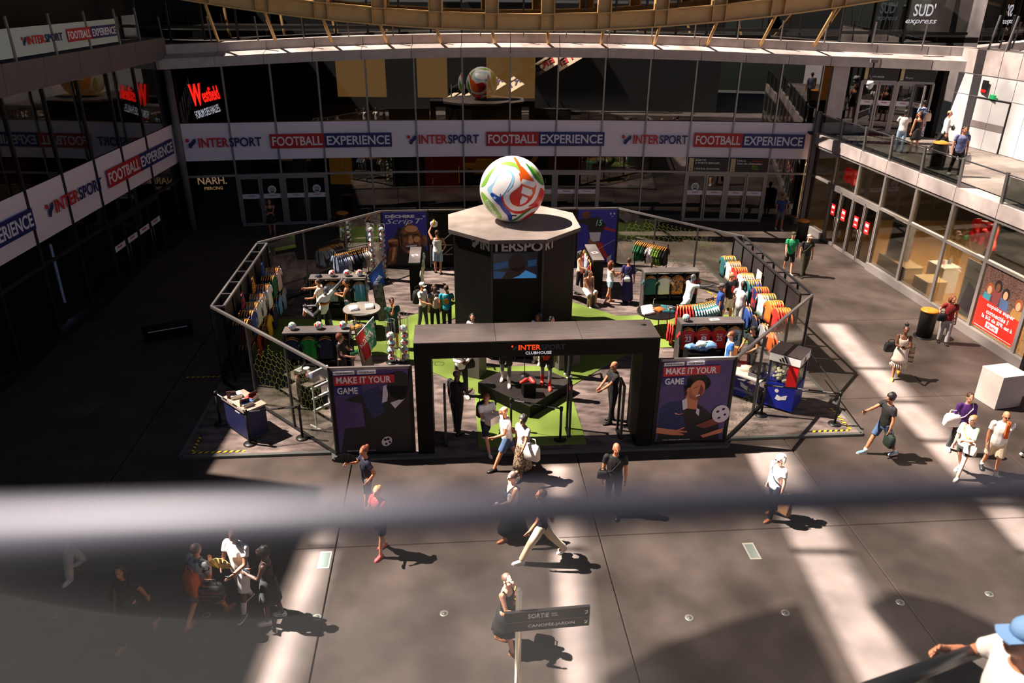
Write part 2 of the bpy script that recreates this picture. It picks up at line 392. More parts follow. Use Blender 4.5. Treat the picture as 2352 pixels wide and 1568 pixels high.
# black direction signs over the right doors and the paper poster
BEIGE = mat('sign_beige', (196, 176, 130), .6); SIGNBLK = mat('sign_black', (20, 19, 18), .5); GREENP = mat('print_green', (110, 190, 40), .5); ORANGEP = mat('print_orange', (236, 92, 24), .5)
for k, (x0, x1, lines) in enumerate(((8.5, 10.42, ('SORTIE', '2 PORTE BERGER', '', '1 PORTE M. DE NAVARRE')), (10.52, 12.34, ('Lieux', 'Rez-de-chaussee', '', '')))):
    s = sign('direction_sign', 'black overhead direction sign reading %s above the right doors' % ('PORTE BERGER', 'Lieux with coloured words')[k]); tg = tangent(x0 + 1)
    M = face(bw(x0, .11, 2.52), tg)
    poly_part([[(0, 0), (x1 - x0, 0), (x1 - x0, .64), (0, .64)]], SIGNBLK, M, s, 'panel', .02)
    poly_part([[(0.02, 0.01), (.24, .01), (.24, .63), (.02, .63)]], BEIGE, M, s, 'arrow_strip', .004, .021)
    text('↓', .1, .16, BLK, M @ Matrix.Translation((.08, .06, .027)), s)
    for j, q in enumerate(lines):
        if q: text(q, min(.085 * len(q), 1.2), .085, WHITE, M @ Matrix.Translation((.32, .5 - j * .14, .024)), s, .01)
    if k:
        for j, (q, mm_) in enumerate((('Monoprix', RED), ('Courir', ORANGEP), ('Zara', GREENP), ('Adopt', GREENP))):
            text(q, .08 * len(q) * .8, .09, mm_, M @ Matrix.Translation((1.05, .48 - j * .125, .024)), s, .01)
tg = tangent(-5.7); s = sign('wall_poster', 'pale green printed notice poster stuck inside the glass left of the ball', 'poster')
M = face(bw(-6.3, -.12, .55), tg); PALE = mat('poster_pale', (140, 168, 160), .6)
poly_part([[(0, 0), (1.05, 0), (1.05, 1.45), (0, 1.45)]], PALE, M, s, 'sheet', .01)
poly_part([[(.08, .98), (.46, .98), (.46, 1.34), (.08, 1.34)]], mat('photo_grey', (40, 44, 44), .6), M, s, 'photo', .003, .011)
for k in range(9): poly_part([[(.08, .2 + k * .06), (.95, .2 + k * .06), (.95, .225 + k * .06), (.08, .225 + k * .06)]], mat('ink_grey', (70, 90, 86), .6), M, s, 'text_line', .002, .011)
text('LE FORUM', .4, .07, RED, M @ Matrix.Translation((.52, 1.2, .012)), s)
# small black information board behind the glass, right of the ball
s = sign('info_board', 'tall black information board with white lettering behind right-hand glass', 'sign')
M = face(bw(6.55, -.35, .2), tangent(7)); poly_part([[(0, 0), (.95, 0), (.95, 2.1), (0, 2.1)]], BLK, M, s, 'panel', .03)
for k, q in enumerate(('Paris', 'Rue Berger')): text(q, .3 + .1 * k, .07, WHITE, M @ Matrix.Translation((.2, 1.75 - k * .12, .033)), s)

# interior behind the back facade: two storeys
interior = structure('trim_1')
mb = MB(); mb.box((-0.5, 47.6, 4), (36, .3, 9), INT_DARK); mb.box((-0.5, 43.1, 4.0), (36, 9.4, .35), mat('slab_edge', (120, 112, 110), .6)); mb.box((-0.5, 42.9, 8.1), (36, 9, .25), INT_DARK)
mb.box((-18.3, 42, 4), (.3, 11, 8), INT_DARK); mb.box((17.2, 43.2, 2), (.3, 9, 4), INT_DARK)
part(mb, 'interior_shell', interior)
# warm backlit wooden panels upstairs, orange shop walls downstairs glowing in place of lighting
PANEL_LIT = mat('backlit_wood', (196, 150, 84), .6, emit=(205, 150, 80), es=.9, noise=(4, (160, 118, 60), 3, .3, .7, (8, 8, .3)))
for x, wd in ((-8.2, 2.6), (-.2, 2.6), (-4.4, 1.6)):
    mb = MB(); mb.box((x, 43.5, 6.25), (wd, .2, 2.2), PANEL_LIT); part(mb, 'lit_panel', interior)
mb = MB(); mb.box((-2.8, 43.0, 1.6), (4.2, .15, 3.0), mat('shop_red', (120, 34, 18), .5, emit=(190, 50, 18), es=.10)); part(mb, 'shop_wall', interior)
mb = MB(); mb.box((3.6, 43.5, 2.2), (3.4, .15, 2.2), mat('shop_brown', (70, 34, 20), .6, emit=(120, 50, 18), es=.06)); part(mb, 'shop_wall', interior)
mb = MB(); mb.box((-9.4, 42.2, 1.7), (1.2, .15, 2.0), mat('shop_gold', (180, 120, 40), .5, emit=(220, 150, 50), es=.18)); part(mb, 'shop_wall', interior)
mb = MB(); mb.box((-11.8, 42.2, 2.5), (1.6, .15, 1.1), mat('shop_gold2', (180, 130, 60), .5, emit=(220, 150, 60), es=.12)); part(mb, 'shop_wall', interior)
for x, z in ((-13, 3.1), (-10, 3.1), (-6, 3.1), (-2, 3.1), (2, 3.1), (6, 3.1), (10, 3.1), (-7, 7.6), (-1, 7.6), (8, 7.6), (11.5, 7.6)):
    mb = MB(); mb.ell([(z - .04, .14, .14), (z, .16, .16)], LAMP, 12); part(mb, 'downlight', interior, Matrix.Translation((x, 40.4 + (x * 7 % 3), 0)))
mb = MB()
for x in (-10.6, -5.0, 4.6): mb.box((x, 39.6 + .1 * x, 2.1), (.55, .55, 4.2), CLAD)
part(mb, 'interior_column', interior)
# yellow toy-like display car and a yellow arch in the lit shop
YEL = mat('display_yellow', (230, 160, 24), .4, emit=(230, 150, 20), es=.12)  # faint glow in the yellow stands in for shop light
mb = MB(); mb.box((0, 0, .5), (1.9, .8, .4), YEL); mb.box((.15, 0, .8), (1.1, .7, .3), YEL, taper=.75)
for x in (-.6, .6): mb.tube([(x, -.45, .3), (x, .45, .3)], .26, BLK, 14)
dc = thing('display_car', 'yellow display car in the orange lit shop behind the ball', 'car', TR((-1.7, 41.2, 1.35)))
part(mb, 'car_body', dc); mb = MB(); mb.box((0, 0, -.55), (2.2, 1.2, 1.6), INT_DARK); part(mb, 'plinth', dc)
mb = MB(); mb.tube([(.45 * math.cos(a), 0, .55 * math.sin(a)) for a in [i * math.pi / 8 for i in range(-3, 12)]], .12, YEL, 8)
solo(mb, 'display_arch', 'curved yellow display ring standing in the lit shop behind the ball', 'sculpture', TR((.75, 41.0, 2.75)))

# ---------------------------------------------------------------- upper level above the ledge
upper = structure('trim_2')
def upz(x): return 8.15 + .5 * math.exp(-(x / 14) ** 2)
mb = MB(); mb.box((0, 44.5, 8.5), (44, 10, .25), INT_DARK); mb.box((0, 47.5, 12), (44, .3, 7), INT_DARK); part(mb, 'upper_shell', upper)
for i in range(26):
    x = -17 + i * 1.45
    if x > 19: break
    y = bwy(max(min(x, 14.2), -15.2)) + (1.6 if x < 14 else .4); mb = MB(); mb.bar((x, y, 8.3), (x, y, 13.5), .08, .12, FRAMED); part(mb, 'mullion', upper)
for i in range(13):
    x0, x1 = -17 + i * 2.9, -17 + (i + 1) * 2.9
    f = lambda x: bwy(max(min(x, 14.2), -15.2)) + (1.65 if x < 14 else .5)
    pane((x0, f(x0)), (x1, f(x1)), 8.3, 13, GLASSD, upper)
    mb = MB(); mb.bar((x0, f(x0) - .1, 8.85), (x1, f(x1) - .1, 8.85), .06, .12, FRAMED); part(mb, 'rail', upper)
# glass balustrade on the ledge, steel posts
for i in range(18):
    x = -15.2 + i * 1.95
    if x < 14.2: y = bwy(x) - .05
    else: y = 37.78 - (x - 14.2) * .33
    mb = MB(); mb.bar((x, y, 8.2), (x - .02, y - .12, 9.35), .045, .07, STEEL); part(mb, 'balustrade_post', upper)
# curved ochre ring beam with paired stiffeners, and its posts
OCHRE = mat('ochre_steel', (214, 172, 112), .5, noise=(2, (200, 158, 98), 3, .3, .7))
bz = lambda x: 8.9 + .0058 * x * x                   # underside
by = lambda x: 36.3 - .004 * x * x
ring = thing('ring_beam', 'curved ochre steel ring beam with paired ribs crossing above the ledge', 'beam')
xs = [-16.5 + i * 1.5 for i in range(24)]
for nm, oy, z0, z1, th in (('web', 0, .0, .66, .05), ('bottom_flange', 0, -.03, .03, .5), ('middle_flange', 0, .63, .68, .5)):
    mb = MB(); mb.loft([[(x, by(x) - th / 2, bz(x) + z0), (x, by(x) + th / 2, bz(x) + z0), (x, by(x) + th / 2, bz(x) + z1), (x, by(x) - th / 2, bz(x) + z1)] for x in xs], OCHRE, smooth=False); part(mb, nm, ring)
for i in range(12):
    xc = -13.1 + i * 2.42
    for dx in (-.27, .27):
        x = xc + dx; mb = MB(); mb.box((x, by(x) - .13, bz(x) + .33), (.035, .24, .62), OCHRE); part(mb, 'rib', ring)
    mb = MB(); mb.box((xc - .27, by(xc), bz(xc) + 2.2), (.04, .5, 3.1), OCHRE); mb.box((xc + .27, by(xc), bz(xc) + 2.2), (.04, .5, 3.1), OCHRE); mb.box((xc, by(xc) + .1, bz(xc) + 2.2), (.54, .04, 3.1), OCHRE)
    part(mb, 'post', ring)
    if i % 1 == 0:
        mb = MB(); mb.tube([(xc, by(xc), bz(xc)), (xc + .12, bwy(max(min(xc, 14.2), -15.2)) + .1, 8.15)], .07, OCHRE, 8); part(mb, 'strut', ring)
s = sign('illuminated_sign', 'white lit SUD sign hanging high at the upper right corner')
M = face((17.3, 36.6, 9.62), (1, -.2, 0)); text('SUD\'', .85, .5, WHITELIT, M, s, .01); text('express', 1.25, .22, WHITELIT, M @ Matrix.Translation((-.25, -.36, 0)), s, .005, .3)

# ---------------------------------------------------------------- left facade
def lwx(y): return -14.8 - (y - 20) * .0375
LWY = [15.8, 18.4, 20.9, 23.3, 25.6, 27.9, 30.2, 32.6, 35.75]
wall_left = structure('wall_left')
def lp(y, off=0, z=0): return Vector((lwx(y) + off, y, z))
for i in range(len(LWY) - 1):
    a, b = lp(LWY[i]), lp(LWY[i + 1])
    dr = i in (5, 6)
    if not dr: pane(a, b, .3, 2.42, GLASSD, wall_left)
    pane(a, b, 2.5, 3.17, GLASSD, wall_left); pane(a, b, 3.17, 4.86, BANNER, wall_left, 'banner_panel', .03); pane(a, b, 4.9, 7.66, GLASSD, wall_left)
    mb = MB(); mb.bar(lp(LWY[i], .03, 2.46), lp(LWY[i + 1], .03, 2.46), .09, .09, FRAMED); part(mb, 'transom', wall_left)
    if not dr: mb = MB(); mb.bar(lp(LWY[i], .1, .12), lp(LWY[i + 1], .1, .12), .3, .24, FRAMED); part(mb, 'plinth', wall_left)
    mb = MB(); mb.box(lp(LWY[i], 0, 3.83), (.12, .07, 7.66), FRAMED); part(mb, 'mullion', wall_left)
    # fascia panels of the balcony above
    y0, y1 = LWY[i] + .012, LWY[i + 1] - .012
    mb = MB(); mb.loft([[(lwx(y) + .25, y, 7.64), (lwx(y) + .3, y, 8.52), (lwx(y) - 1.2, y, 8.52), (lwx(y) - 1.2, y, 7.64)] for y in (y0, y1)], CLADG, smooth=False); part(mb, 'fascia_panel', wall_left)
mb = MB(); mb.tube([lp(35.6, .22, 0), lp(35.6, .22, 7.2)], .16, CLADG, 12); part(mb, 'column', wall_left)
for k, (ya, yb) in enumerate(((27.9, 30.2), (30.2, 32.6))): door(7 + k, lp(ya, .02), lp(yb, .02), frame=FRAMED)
ld = Vector((lwx(35) - lwx(25), 10, 0)).normalized()
def lface(y, off, z): return face(lp(y, off, z), ld)
for ys, ye in ((14.6, 23.35), (24.1, 35.2)):
    wd = ye - ys
    logo(lface(ys, .07, 3.8), .42, wall_left, RED, NAVY, wd * .36)
    boxed(lface(ys + wd * .40, .08, 3.68), 'FOOTBALL', wd * .27, .66, REDBOX, WHITE, wall_left); boxed(lface(ys + wd * .67, .08, 3.68), 'EXPERIENCE', wd * .33, .66, BLUEBOX, WHITE, wall_left)
# balcony glass with the printed banner, posts
FROST = mat('banner_pale_green', (190, 204, 200), .5)
BALY = [19.5, 21.9, 24.2, 26.6, 29.0, 31.4]
for i in range(len(BALY) - 1):
    pane(lp(BALY[i] + .06, .22), lp(BALY[i + 1] - .06, .22), 8.62, 9.42, FROST, wall_left, 'printed_pane', .02)
for y in BALY + [33.3]:
    mb = MB(); mb.bar(lp(y, .24, 8.5), lp(y, .2, 9.75), .05, .1, STEEL); part(mb, 'balustrade_post', wall_left)
pane(lp(31.46, .22), lp(33.2, .22), 8.62, 9.5, GLASSC, wall_left)
logo(lface(24.7, .25, 8.92), .24, wall_left, RED, NAVY, 2.5); boxed(lface(27.5, .25, 8.84), 'FOOTBALL', 1.72, .4, REDBOX, WHITE, wall_left); boxed(lface(29.25, .25, 8.84), 'EXPERIENCE', 2.0, .4, BLUEBOX, WHITE, wall_left)
mb = MB(); mb.box((-20.5, 26, 4), (.3, 26, 9), INT_DARK); mb.box((-17.9, 26, 4.0), (5, 26, .3), INT_DARK); mb.box((-17.9, 26, 8.0), (4.6, 26, .3), INT_DARK); part(mb, 'interior_shell', wall_left)
mb = MB(); mb.box((-17.6, 26, 11.6), (.3, 26, 6.8), INT_DARK); part(mb, 'upper_wall', wall_left)
mb = MB(); mb.box((-17.8, 7.5, 9.6), (.7, 20, 19.2), INT_DARK); part(mb, 'shade_block', wall_left)  # unseen block, made tall to throw the near left floor into shadow
# lit band inside the left hall, amber shop words
AMBER = mat('lit_amber', (255, 160, 30), .5, emit=(255, 150, 20), es=1.1)
s = sign('illuminated_sign', 'amber glowing shop lettering seen through left facade glass above the banner')
text('TEAM FOR', 1.4, .3, AMBER, face((-16.6, 22.6, 4.35), ld), s, .02); text('YOU', .7, .3, AMBER, face((-16.6, 21.3, 4.35), ld), s, .02)
mb = MB(); mb.box((-16.2, 26.05, 1.2), (.04, .05, 2.2), mat('tube_light', (190, 210, 255), .4, emit=(170, 195, 255), es=1.0)); solo(mb, 'tube_light', 'thin vertical blue-white tube light behind the left facade', 'lamp')

# ---------------------------------------------------------------- right facade: phone shop below, terrace above
RWY = [37.2, 34.94, 32.9, 30.9, 28.75, 26.54, 24.34, 22.15, 20.0, 17.6]
def rwx(y): return 14.25 + (37.2 - y) * .106
def rp(y, off=0, z=0): return Vector((rwx(y) - off, y, z))
wall_right = structure('wall_right')
GLASSR = glass('shop_glass', (236, 236, 230), .035)
SILVER = mat('silver_frame', (150, 144, 142), .35, .5)
for i in range(len(RWY) - 1):
    a, b = rp(RWY[i]), rp(RWY[i + 1]); dr = i in (1, 2)
    if not dr:
        pane(a, b, .3, 2.55, GLASSR, wall_right)
        mb = MB(); mb.bar(rp(RWY[i], .06, .15), rp(RWY[i + 1], .06, .15), .2, .3, SILVER); part(mb, 'plinth', wall_right)
    pane(a, b, 2.65, 3.9, GLASSR, wall_right)
    for z in (2.6, 3.95): mb = MB(); mb.bar(rp(RWY[i], .03, z), rp(RWY[i + 1], .03, z), .1, .1, SILVER); part(mb, 'transom', wall_right)
    mb = MB(); mb.bar(rp(RWY[i + 1], .04, .0), rp(RWY[i + 1], .04, 3.95), .07, .16, SILVER); part(mb, 'mullion', wall_right)
    y0, y1 = RWY[i] - .012, RWY[i + 1] + .012
    mb = MB(); mb.loft([[(rwx(y) - .12, y, 4.02), (rwx(y) - .12, y, 4.5), (rwx(y) + .6, y, 4.5), (rwx(y) + .6, y, 4.02)] for y in (y0, y1)], CLAD, smooth=False); part(mb, 'fascia_panel', wall_right)
    # balustrade of the terrace
    if i < len(RWY) - 1:
        if i != 5: pane(rp(RWY[i] - .05, .06), rp(RWY[i + 1] + .05, .06), 4.58, 5.38, GLASSC, wall_right, 'balustrade_pane')
        mb = MB(); mb.bar(rp(RWY[i + 1], .06, 4.5), rp(RWY[i + 1], .1, 5.5), .06, .13, STEEL); part(mb, 'balustrade_post', wall_right)
mb = MB(); mb.tube([rp(37.2, .1, 5.44), rp(17.6, .1, 5.44)], .025, DKSTEEL, 8); part(mb, 'handrail', wall_right)
mb = MB(); mb.bar(rp(37.15, .1, 0), rp(37.15, .1, 5.5), .2, .22, CLADG); part(mb, 'corner_post', wall_right)
rd = Vector((rwx(20) - rwx(30), -10, 0)).normalized()
for k, (ya, yb) in enumerate(((34.94, 32.9), (32.9, 30.9))):
    d = door(9 + k, rp(ya, .02), rp(yb, .02), z1=2.55, sticker=False, frame=SILVER)
    for j, y in enumerate((ya - .55, yb + .55)):
        poly_part([[(-.18, 0), (.18, 0), (.18, .5), (-.18, .5)]], RED, face(rp(y, .09, 1.35), rd), d, 'door_sticker')
        poly_part([[(-.12, .3), (.12, .3), (.12, .42), (-.12, .42)], [(-.1, .1), (.1, .1), (.1, .16), (-.1, .16)]], WHITE, face(rp(y, .095, 1.35), rd), d, 'sticker_print')
# red shop letters
SFRRED = mat('shop_letters_red', (214, 24, 22), .4, emit=(220, 20, 15), es=.35)
for y, sc, lab in ((34.3, .62, 'small red SFR letters in the upper shop window above the glass doors'), (25.6, .8, 'large red SFR letters in the upper shop window near the poster')):
    s = sign('shop_sign', lab); [text(ch, sc * .46, sc, SFRRED, face(rp(y - k * sc * .54, -.12, 2.92), rd), s, .04, ext=.06) for k, ch in enumerate('SFR')]
# poster window (red with photo), blank pale panel above, phone poster
s = sign('window_poster', 'red advertising poster with friends photo reading copains super connectes', 'poster')
M = face(rp(24.2, .03, .42), rd); pw, ph = 2.0, 2.1
POSTRED = mat('poster_red', (222, 40, 28), .5); BRICKP = mat('photo_brick', (120, 88, 76), .6, noise=(14, (70, 52, 48), 3, .35, .6, (1, 1, 3)))
poly_part([[(0, 0), (pw, 0), (pw, ph), (0, ph)]], BRICKP, M, s, 'photo', .006)
poly_part([[(0, 0), (pw, 0), (pw, .88), (0, 1.02)]], POSTRED, M, s, 'red_field', .004, .007)
SK = [mat('photo_skin', (206, 150, 118), .6), mat('photo_skin_dark', (112, 70, 48), .6)]
HR = [mat('photo_hair_dark', (36, 26, 24), .6), mat('photo_hair_red', (142, 74, 40), .6)]
for cx, cy, sk, hr, top in ((.38, 1.35, 0, 1, (60, 130, 150)), (.72, 1.55, 1, 0, (120, 60, 60)), (1.12, 1.42, 0, 0, (70, 92, 130)), (1.75, 1.3, 0, 1, (150, 110, 60))):
    el = lambda x, y, a, b: [(x + a * math.cos(q), y + b * math.sin(q)) for q in [i * math.pi / 7 for i in range(14)]]
    lo = max(.93 - cx * .05, .86)
    poly_part([[(cx - .26, lo), (cx + .24, lo), (cx + .2, cy - .12), (cx - .2, cy - .12)]], mat('photo_top_%d' % int(cx * 100), top, .6), M, s, 'photo_clothes', .002, .008)
    poly_part([el(cx, cy + .05, .17, .2)], HR[hr], M, s, 'photo_hair', .002, .011); poly_part([el(cx, cy, .1, .14)], SK[sk], M, s, 'photo_face', .002, .014)
text('copains super', 1.3, .16, WHITE, M @ Matrix.Translation((.45, .78, .014)), s, .015); text('connectés ?', 1.05, .16, WHITE, M @ Matrix.Translation((.5, .58, .014)), s, .015)
text('la 5G de SFR est à', 1.45, .13, WHITE, M @ Matrix.Translation((.35, .40, .014)), s, .015)
poly_part([[(.62, .14), (1.22, .14), (1.22, .34), (.62, .34)]], WHITE, M, s, 'label_box', .004, .012); text('Paris', .42, .12, RED, M @ Matrix.Translation((.71, .18, .018)), s, .01)
poly_part([[(.1, .05), (1.9, .05), (1.9, .065), (.1, .065)]], WHITE, M, s, 'print_line', .002, .012)
s = sign('window_blind', 'pale blank window panel above the red poster', 'blind'); M = face(rp(24.2, -.03, 2.75), rd)
poly_part([[(0, .25), (2.05, .25), (2.05, 1.15), (0, 1.15)]], mat('blind_pale', (186, 200, 192), .6), M, s, 'panel', .01)
s = sign('phone_poster', 'white phone advertising poster with dark blue phone in the shop window', 'poster'); M = face(rp(25.35, -.1, .4), rd)
poly_part([[(0, 0), (.98, 0), (.98, 1.95), (0, 1.95)]], WHITEP, M, s, 'sheet', .02)
poly_part([[(.1, .25), (.75, .12), (.95, 1.0), (.3, 1.2)]], mat('phone_blue', (26, 34, 110), .25), M, s, 'phone_print', .004, .021)
text('xiaomi', .5, .12, BLK, M @ Matrix.Translation((.42, 1.65, .022)), s, .005)
# shop interior
shop = structure('trim_3')
WOODF = mat('shop_wood_floor', (188, 146, 96), .45, noise=(3, (160, 118, 72), 4, .3, .7, (.4, 6, 1)))
mb = MB(); mb.prism([(rwx(39) + .12, 39), (rwx(17.5) + .12, 17.5), (24.4, 17.5), (24.4, 39)], 0, .05, WOODF); part(mb, 'shop_floor', shop)
mb = MB(); mb.box((24.2, 28.5, 2.2), (.2, 22, 4.4), mat('shop_wall_dark', (64, 56, 50), .6)); mb.box((19.4, 38.4, 2), (9, .2, 4), mat('shop_wall_end', (70, 60, 54), .6)); mb.prism([(rwx(39) + .2, 39), (rwx(17.5) + .2, 17.5), (24.4, 17.5), (24.4, 39)], 4.06, 4.3, mat('shop_ceiling', (120, 104, 84), .6)); part(mb, 'shop_shell', shop)
for x, y in ((16.6, 24), (17.2, 27), (17.5, 30), (17.5, 33), (19.8, 25), (20, 29), (20.5, 32.5)):
    mb = MB(); mb.ell([(3.98, .16, .16), (4.04, .18, .18)], LAMPW, 12); part(mb, 'downlight', shop, Matrix.Translation((x, y, 0)))
for x, y, e in ((17.4, 23.5, 700), (17.4, 27.5, 700), (17.4, 32, 600)):
    ldt = bpy.data.lights.new('shop_lamp', 'AREA'); ldt.energy = e; ldt.size = 2.5; ldt.color = (1, .78, .52); lo = bpy.data.objects.new('shop_lamp', ldt); COL.objects.link(lo); lo.location = (x, y, 3.9)
LIGHTWOOD = mat('light_wood', (196, 168, 128), .5, noise=(3, (176, 146, 104), 3, .3, .7, (6, 6, .5))); GREYP = mat('display_grey', (110, 108, 108), .4)
def counter(x, y, dx, dy, h, m, lab, rz=0.1, extra=None):
    c = thing('shop_counter', lab, 'counter', TR((x, y, .05), rz)); mb = MB(); mb.box((0, 0, h / 2), (dx, dy, h), m); part(mb, 'body', c)
    mb = MB(); mb.box((0, 0, h + .02), (dx + .04, dy + .04, .04), m); part(mb, 'top', c)
    if extra: extra(c, h)
    return c
def shelf_items(c, h):
    for k in range(3): mb = MB(); mb.box((-.2 + .2 * k, .0, h + .12), (.12, .1, .16), (RED, WHITEP, GREYP)[k]); part(mb, 'display_box', c)
counter(15.5, 29.6, .7, 2.0, .75, LIGHTWOOD, 'light wooden display bench behind the shop glass beside the doors'); counter(15.75, 27.6, .75, .9, .7, LIGHTWOOD, 'low light wooden cube behind the middle shop window')
counter(16.6, 28.4, .7, .9, 1.0, WHITEP, 'white shop counter with red lettering in the middle shop window', .2, shelf_items); counter(16.7, 25.2, .8, .9, 1.05, WHITEP, 'white shop counter with boxes near the phone poster', .2, shelf_items)
c = thing('screen_stand', 'large upright grey display screen on the wooden bench in the shop', 'screen', TR((15.5, 29.9, .84), .1))
mb = MB(); mb.box((0, 0, .75), (.35, 1.05, 1.5), mat('screen_case', (128, 128, 128), .4)); part(mb, 'case', c); mb = MB(); mb.box((-.19, 0, .78), (.02, .8, 1.2), BLK); part(mb, 'screen', c)
counter(20.4, 30.3, .6, 2.6, 1.0, INT_DARK, 'dark service desk at the back of the shop'); counter(21, 26, .6, 2.4, 1.4, INT_WARM, 'brown back-wall display unit in the shop')
mb = MB(); mb.tube([(0, 0, .08), (0, 0, 1.15)], .38, mat('shop_red_plastic', (170, 22, 18), .5), 18); solo(mb, 'red_display_drum', 'round red display drum behind the glass beside the shop doors', 'display', TR((16.4, 31.4, 0)))

# terrace floor, white panelled wall with doors
terrace = structure('trim_4')
TERR = mat('terrace_concrete', (132, 122, 116), .55, noise=(2, (112, 104, 98), 6, .35, .65))
mb = MB(); mb.add([(rwx(37.5) + .5, 37.6, 4.5), (rwx(17) + .5, 17, 4.5), (22.6, 17, 4.5), (20.4, 32, 4.5), (19.6, 35.6, 4.5), (18.6, 36.9, 4.5)], [(0, 1, 2, 3, 4, 5)], TERR); part(mb, 'terrace_floor', terrace)
WW = [(19.5, 35.85), (19.72, 34.45), (19.9, 33.5), (20.1, 32.5), (20.3, 31.3), (20.55, 29.9), (20.9, 27.6), (21.5, 24), (22.5, 18)]
PANELW = mat('white_metal_panel', (198, 198, 200), .4, noise=(1.5, (186, 186, 190), 3, .3, .7))
for (a, b) in zip(WW, WW[1:]):
    t_ = (Vector((b[0] - a[0], b[1] - a[1], 0))).normalized() * .015
    A = (a[0] + t_.x, a[1] + t_.y); B = (b[0] - t_.x, b[1] - t_.y)
    pane(A, B, 4.52, 6.55, PANELW, terrace, 'wall_panel', -.05); pane(A, B, 6.58, 7.4, PANELW, terrace, 'wall_panel', -.05); pane(A, B, 7.44, 8.4, CLAD, terrace, 'fascia_panel', -.08)
for (a, b) in zip(WW, WW[1:]):
    pane((a[0] + .5, a[1]), (b[0] + .5, b[1]), 8.42, 13.5, GLASSD, terrace, 'upper_pane', -.02); pane((a[0] + 1.2, a[1]), (b[0] + 1.2, b[1]), 8.4, 13.6, INT_DARK, terrace, 'upper_wall', -.05)
    mb = MB(); mb.bar((b[0] - .02, b[1], 8.4), (b[0] + .15, b[1], 9.75), .05, .09, STEEL); part(mb, 'balustrade_post', terrace)
def wwp(s_):  # point along the white wall by y
    for (a, b) in zip(WW, WW[1:]):
        if b[1] <= s_ <= a[1]: return Vector((a[0] + (b[0] - a[0]) * (s_ - a[1]) / (b[1] - a[1]) - .07, s_, 0))
GREYB = mat('kick_grey', (120, 112, 112), .5)
for n_, (ya, yb, band, plate_) in enumerate(((34.3, 32.5, True, False), (31.6, 29.7, False, True))):
    d = structure('door_%d' % (11 + n_)); a, b = wwp(ya), wwp(yb); m_ = (a + b) / 2
    for p, q in ((a, m_), (m_, b)):
        tt = (q - p).normalized() * .01; pane(p + tt, q - tt, 4.52, 6.5, PANELW, d, 'door_leaf', -.04)
        if band: pane(p + tt + Vector((-.05, 0, 0)), q - tt + Vector((-.05, 0, 0)), 5.35, 5.62, GREYB, d, 'door_band', -.005)
    mb = MB(); mb.bar(a + Vector((0, 0, 6.53)), b + Vector((0, 0, 6.53)), .08, .05, FRAMED); mb.bar(a + Vector((0, 0, 4.5)), a + Vector((0, 0, 6.53)), .05, .05, FRAMED); mb.bar(b + Vector((0, 0, 4.5)), b + Vector((0, 0, 6.53)), .05, .05, FRAMED); part(mb, 'door_frame', d)
    if plate_: mb = MB(); mb.box(m_ + Vector((-.08, .15, 5.35)), (.04, .2, .32), BLK); part(mb, 'lock_plate', d)
s = sign('exit_light', 'small green emergency exit light above the white double door'); mb = MB(); mb.box(wwp(33.4) + Vector((-.08, 0, 6.66)), (.1, .32, .16), mat('exit_green', (30, 120, 70), .5, emit=(40, 200, 110), es=.5)); part(mb, 'box', s)
s = sign('wall_notice', 'small dark red and black notice on the white terrace wall'); mb = MB(); mb.box(wwp(34.0) + Vector((-.05, 0, 7.0)), (.03, .42, .5), BLK); part(mb, 'plate', s)
mb = MB(); mb.box(wwp(34.0) + Vector((-.07, 0, 6.83)), (.01, .38, .12), RED); part(mb, 'red_strip', s)
s = sign('terrace_poster', 'tall red framed poster on the terrace wall at right edge', 'poster'); a, b = wwp(29.2), wwp(27.2); pane(a, b, 4.75, 6.9, CLADG, s, 'poster_frame', -.06); pane(a + Vector((-.08, -.1, 0)), b + Vector((-.08, .1, 0)), 4.85, 6.8, RED, s, 'sheet', -.005)
M = face(a + Vector((-.1, -.35, 5.6)), b - a); text('ROCK', .7, .2, WHITE, M, s, .01); text('A LA CANOPEE', 1.0, .08, WHITE, M @ Matrix.Translation((0, -.2, 0)), s)
# terrace doors under the ledge
TD = [(14.55, 37.6), (15.5, 37.5), (17.0, 37.1), (18.4, 36.65), (19.3, 36.2)]
pane(TD[1], (15.9, 37.45), 4.6, 7.4, GLASSD, terrace); mb = MB(); mb.box((14.95, 37.55, 6.0), (.75, .3, 3.0), CLAD); part(mb, 'pillar', terrace)
door(13, (15.95, 37.35), (17.35, 36.95), z0=4.52, z1=6.85); door(14, (17.4, 36.93), (18.8, 36.5), z0=4.52, z1=6.85, ang={1: -1.1})
for k, (a, b, tx) in enumerate((((15.95, 37.35), (17.35, 36.95), '2 PORTE BERGER'), ((17.4, 36.93), (18.8, 36.5), 'Rue'))):
    s = sign('direction_sign', ('black overhead sign reading PORTE BERGER over terrace doors', 'black overhead sign with beige strip over the open terrace door')[k]); t_ = Vector((b[0] - a[0], b[1] - a[1], 0)); M = face((a[0], a[1] - .08, 6.92), t_)
    poly_part([[(0, 0), (t_.length, 0), (t_.length, .55), (0, .55)]], SIGNBLK, M, s, 'panel', .02); poly_part([[(.02, .01), (.16, .01), (.16, .54), (.02, .54)]], BEIGE, M, s, 'arrow_strip', .004, .021)
    text(tx, .6 if k == 0 else .3, .07, WHITE, M @ Matrix.Translation((.25, .1, .024)), s)
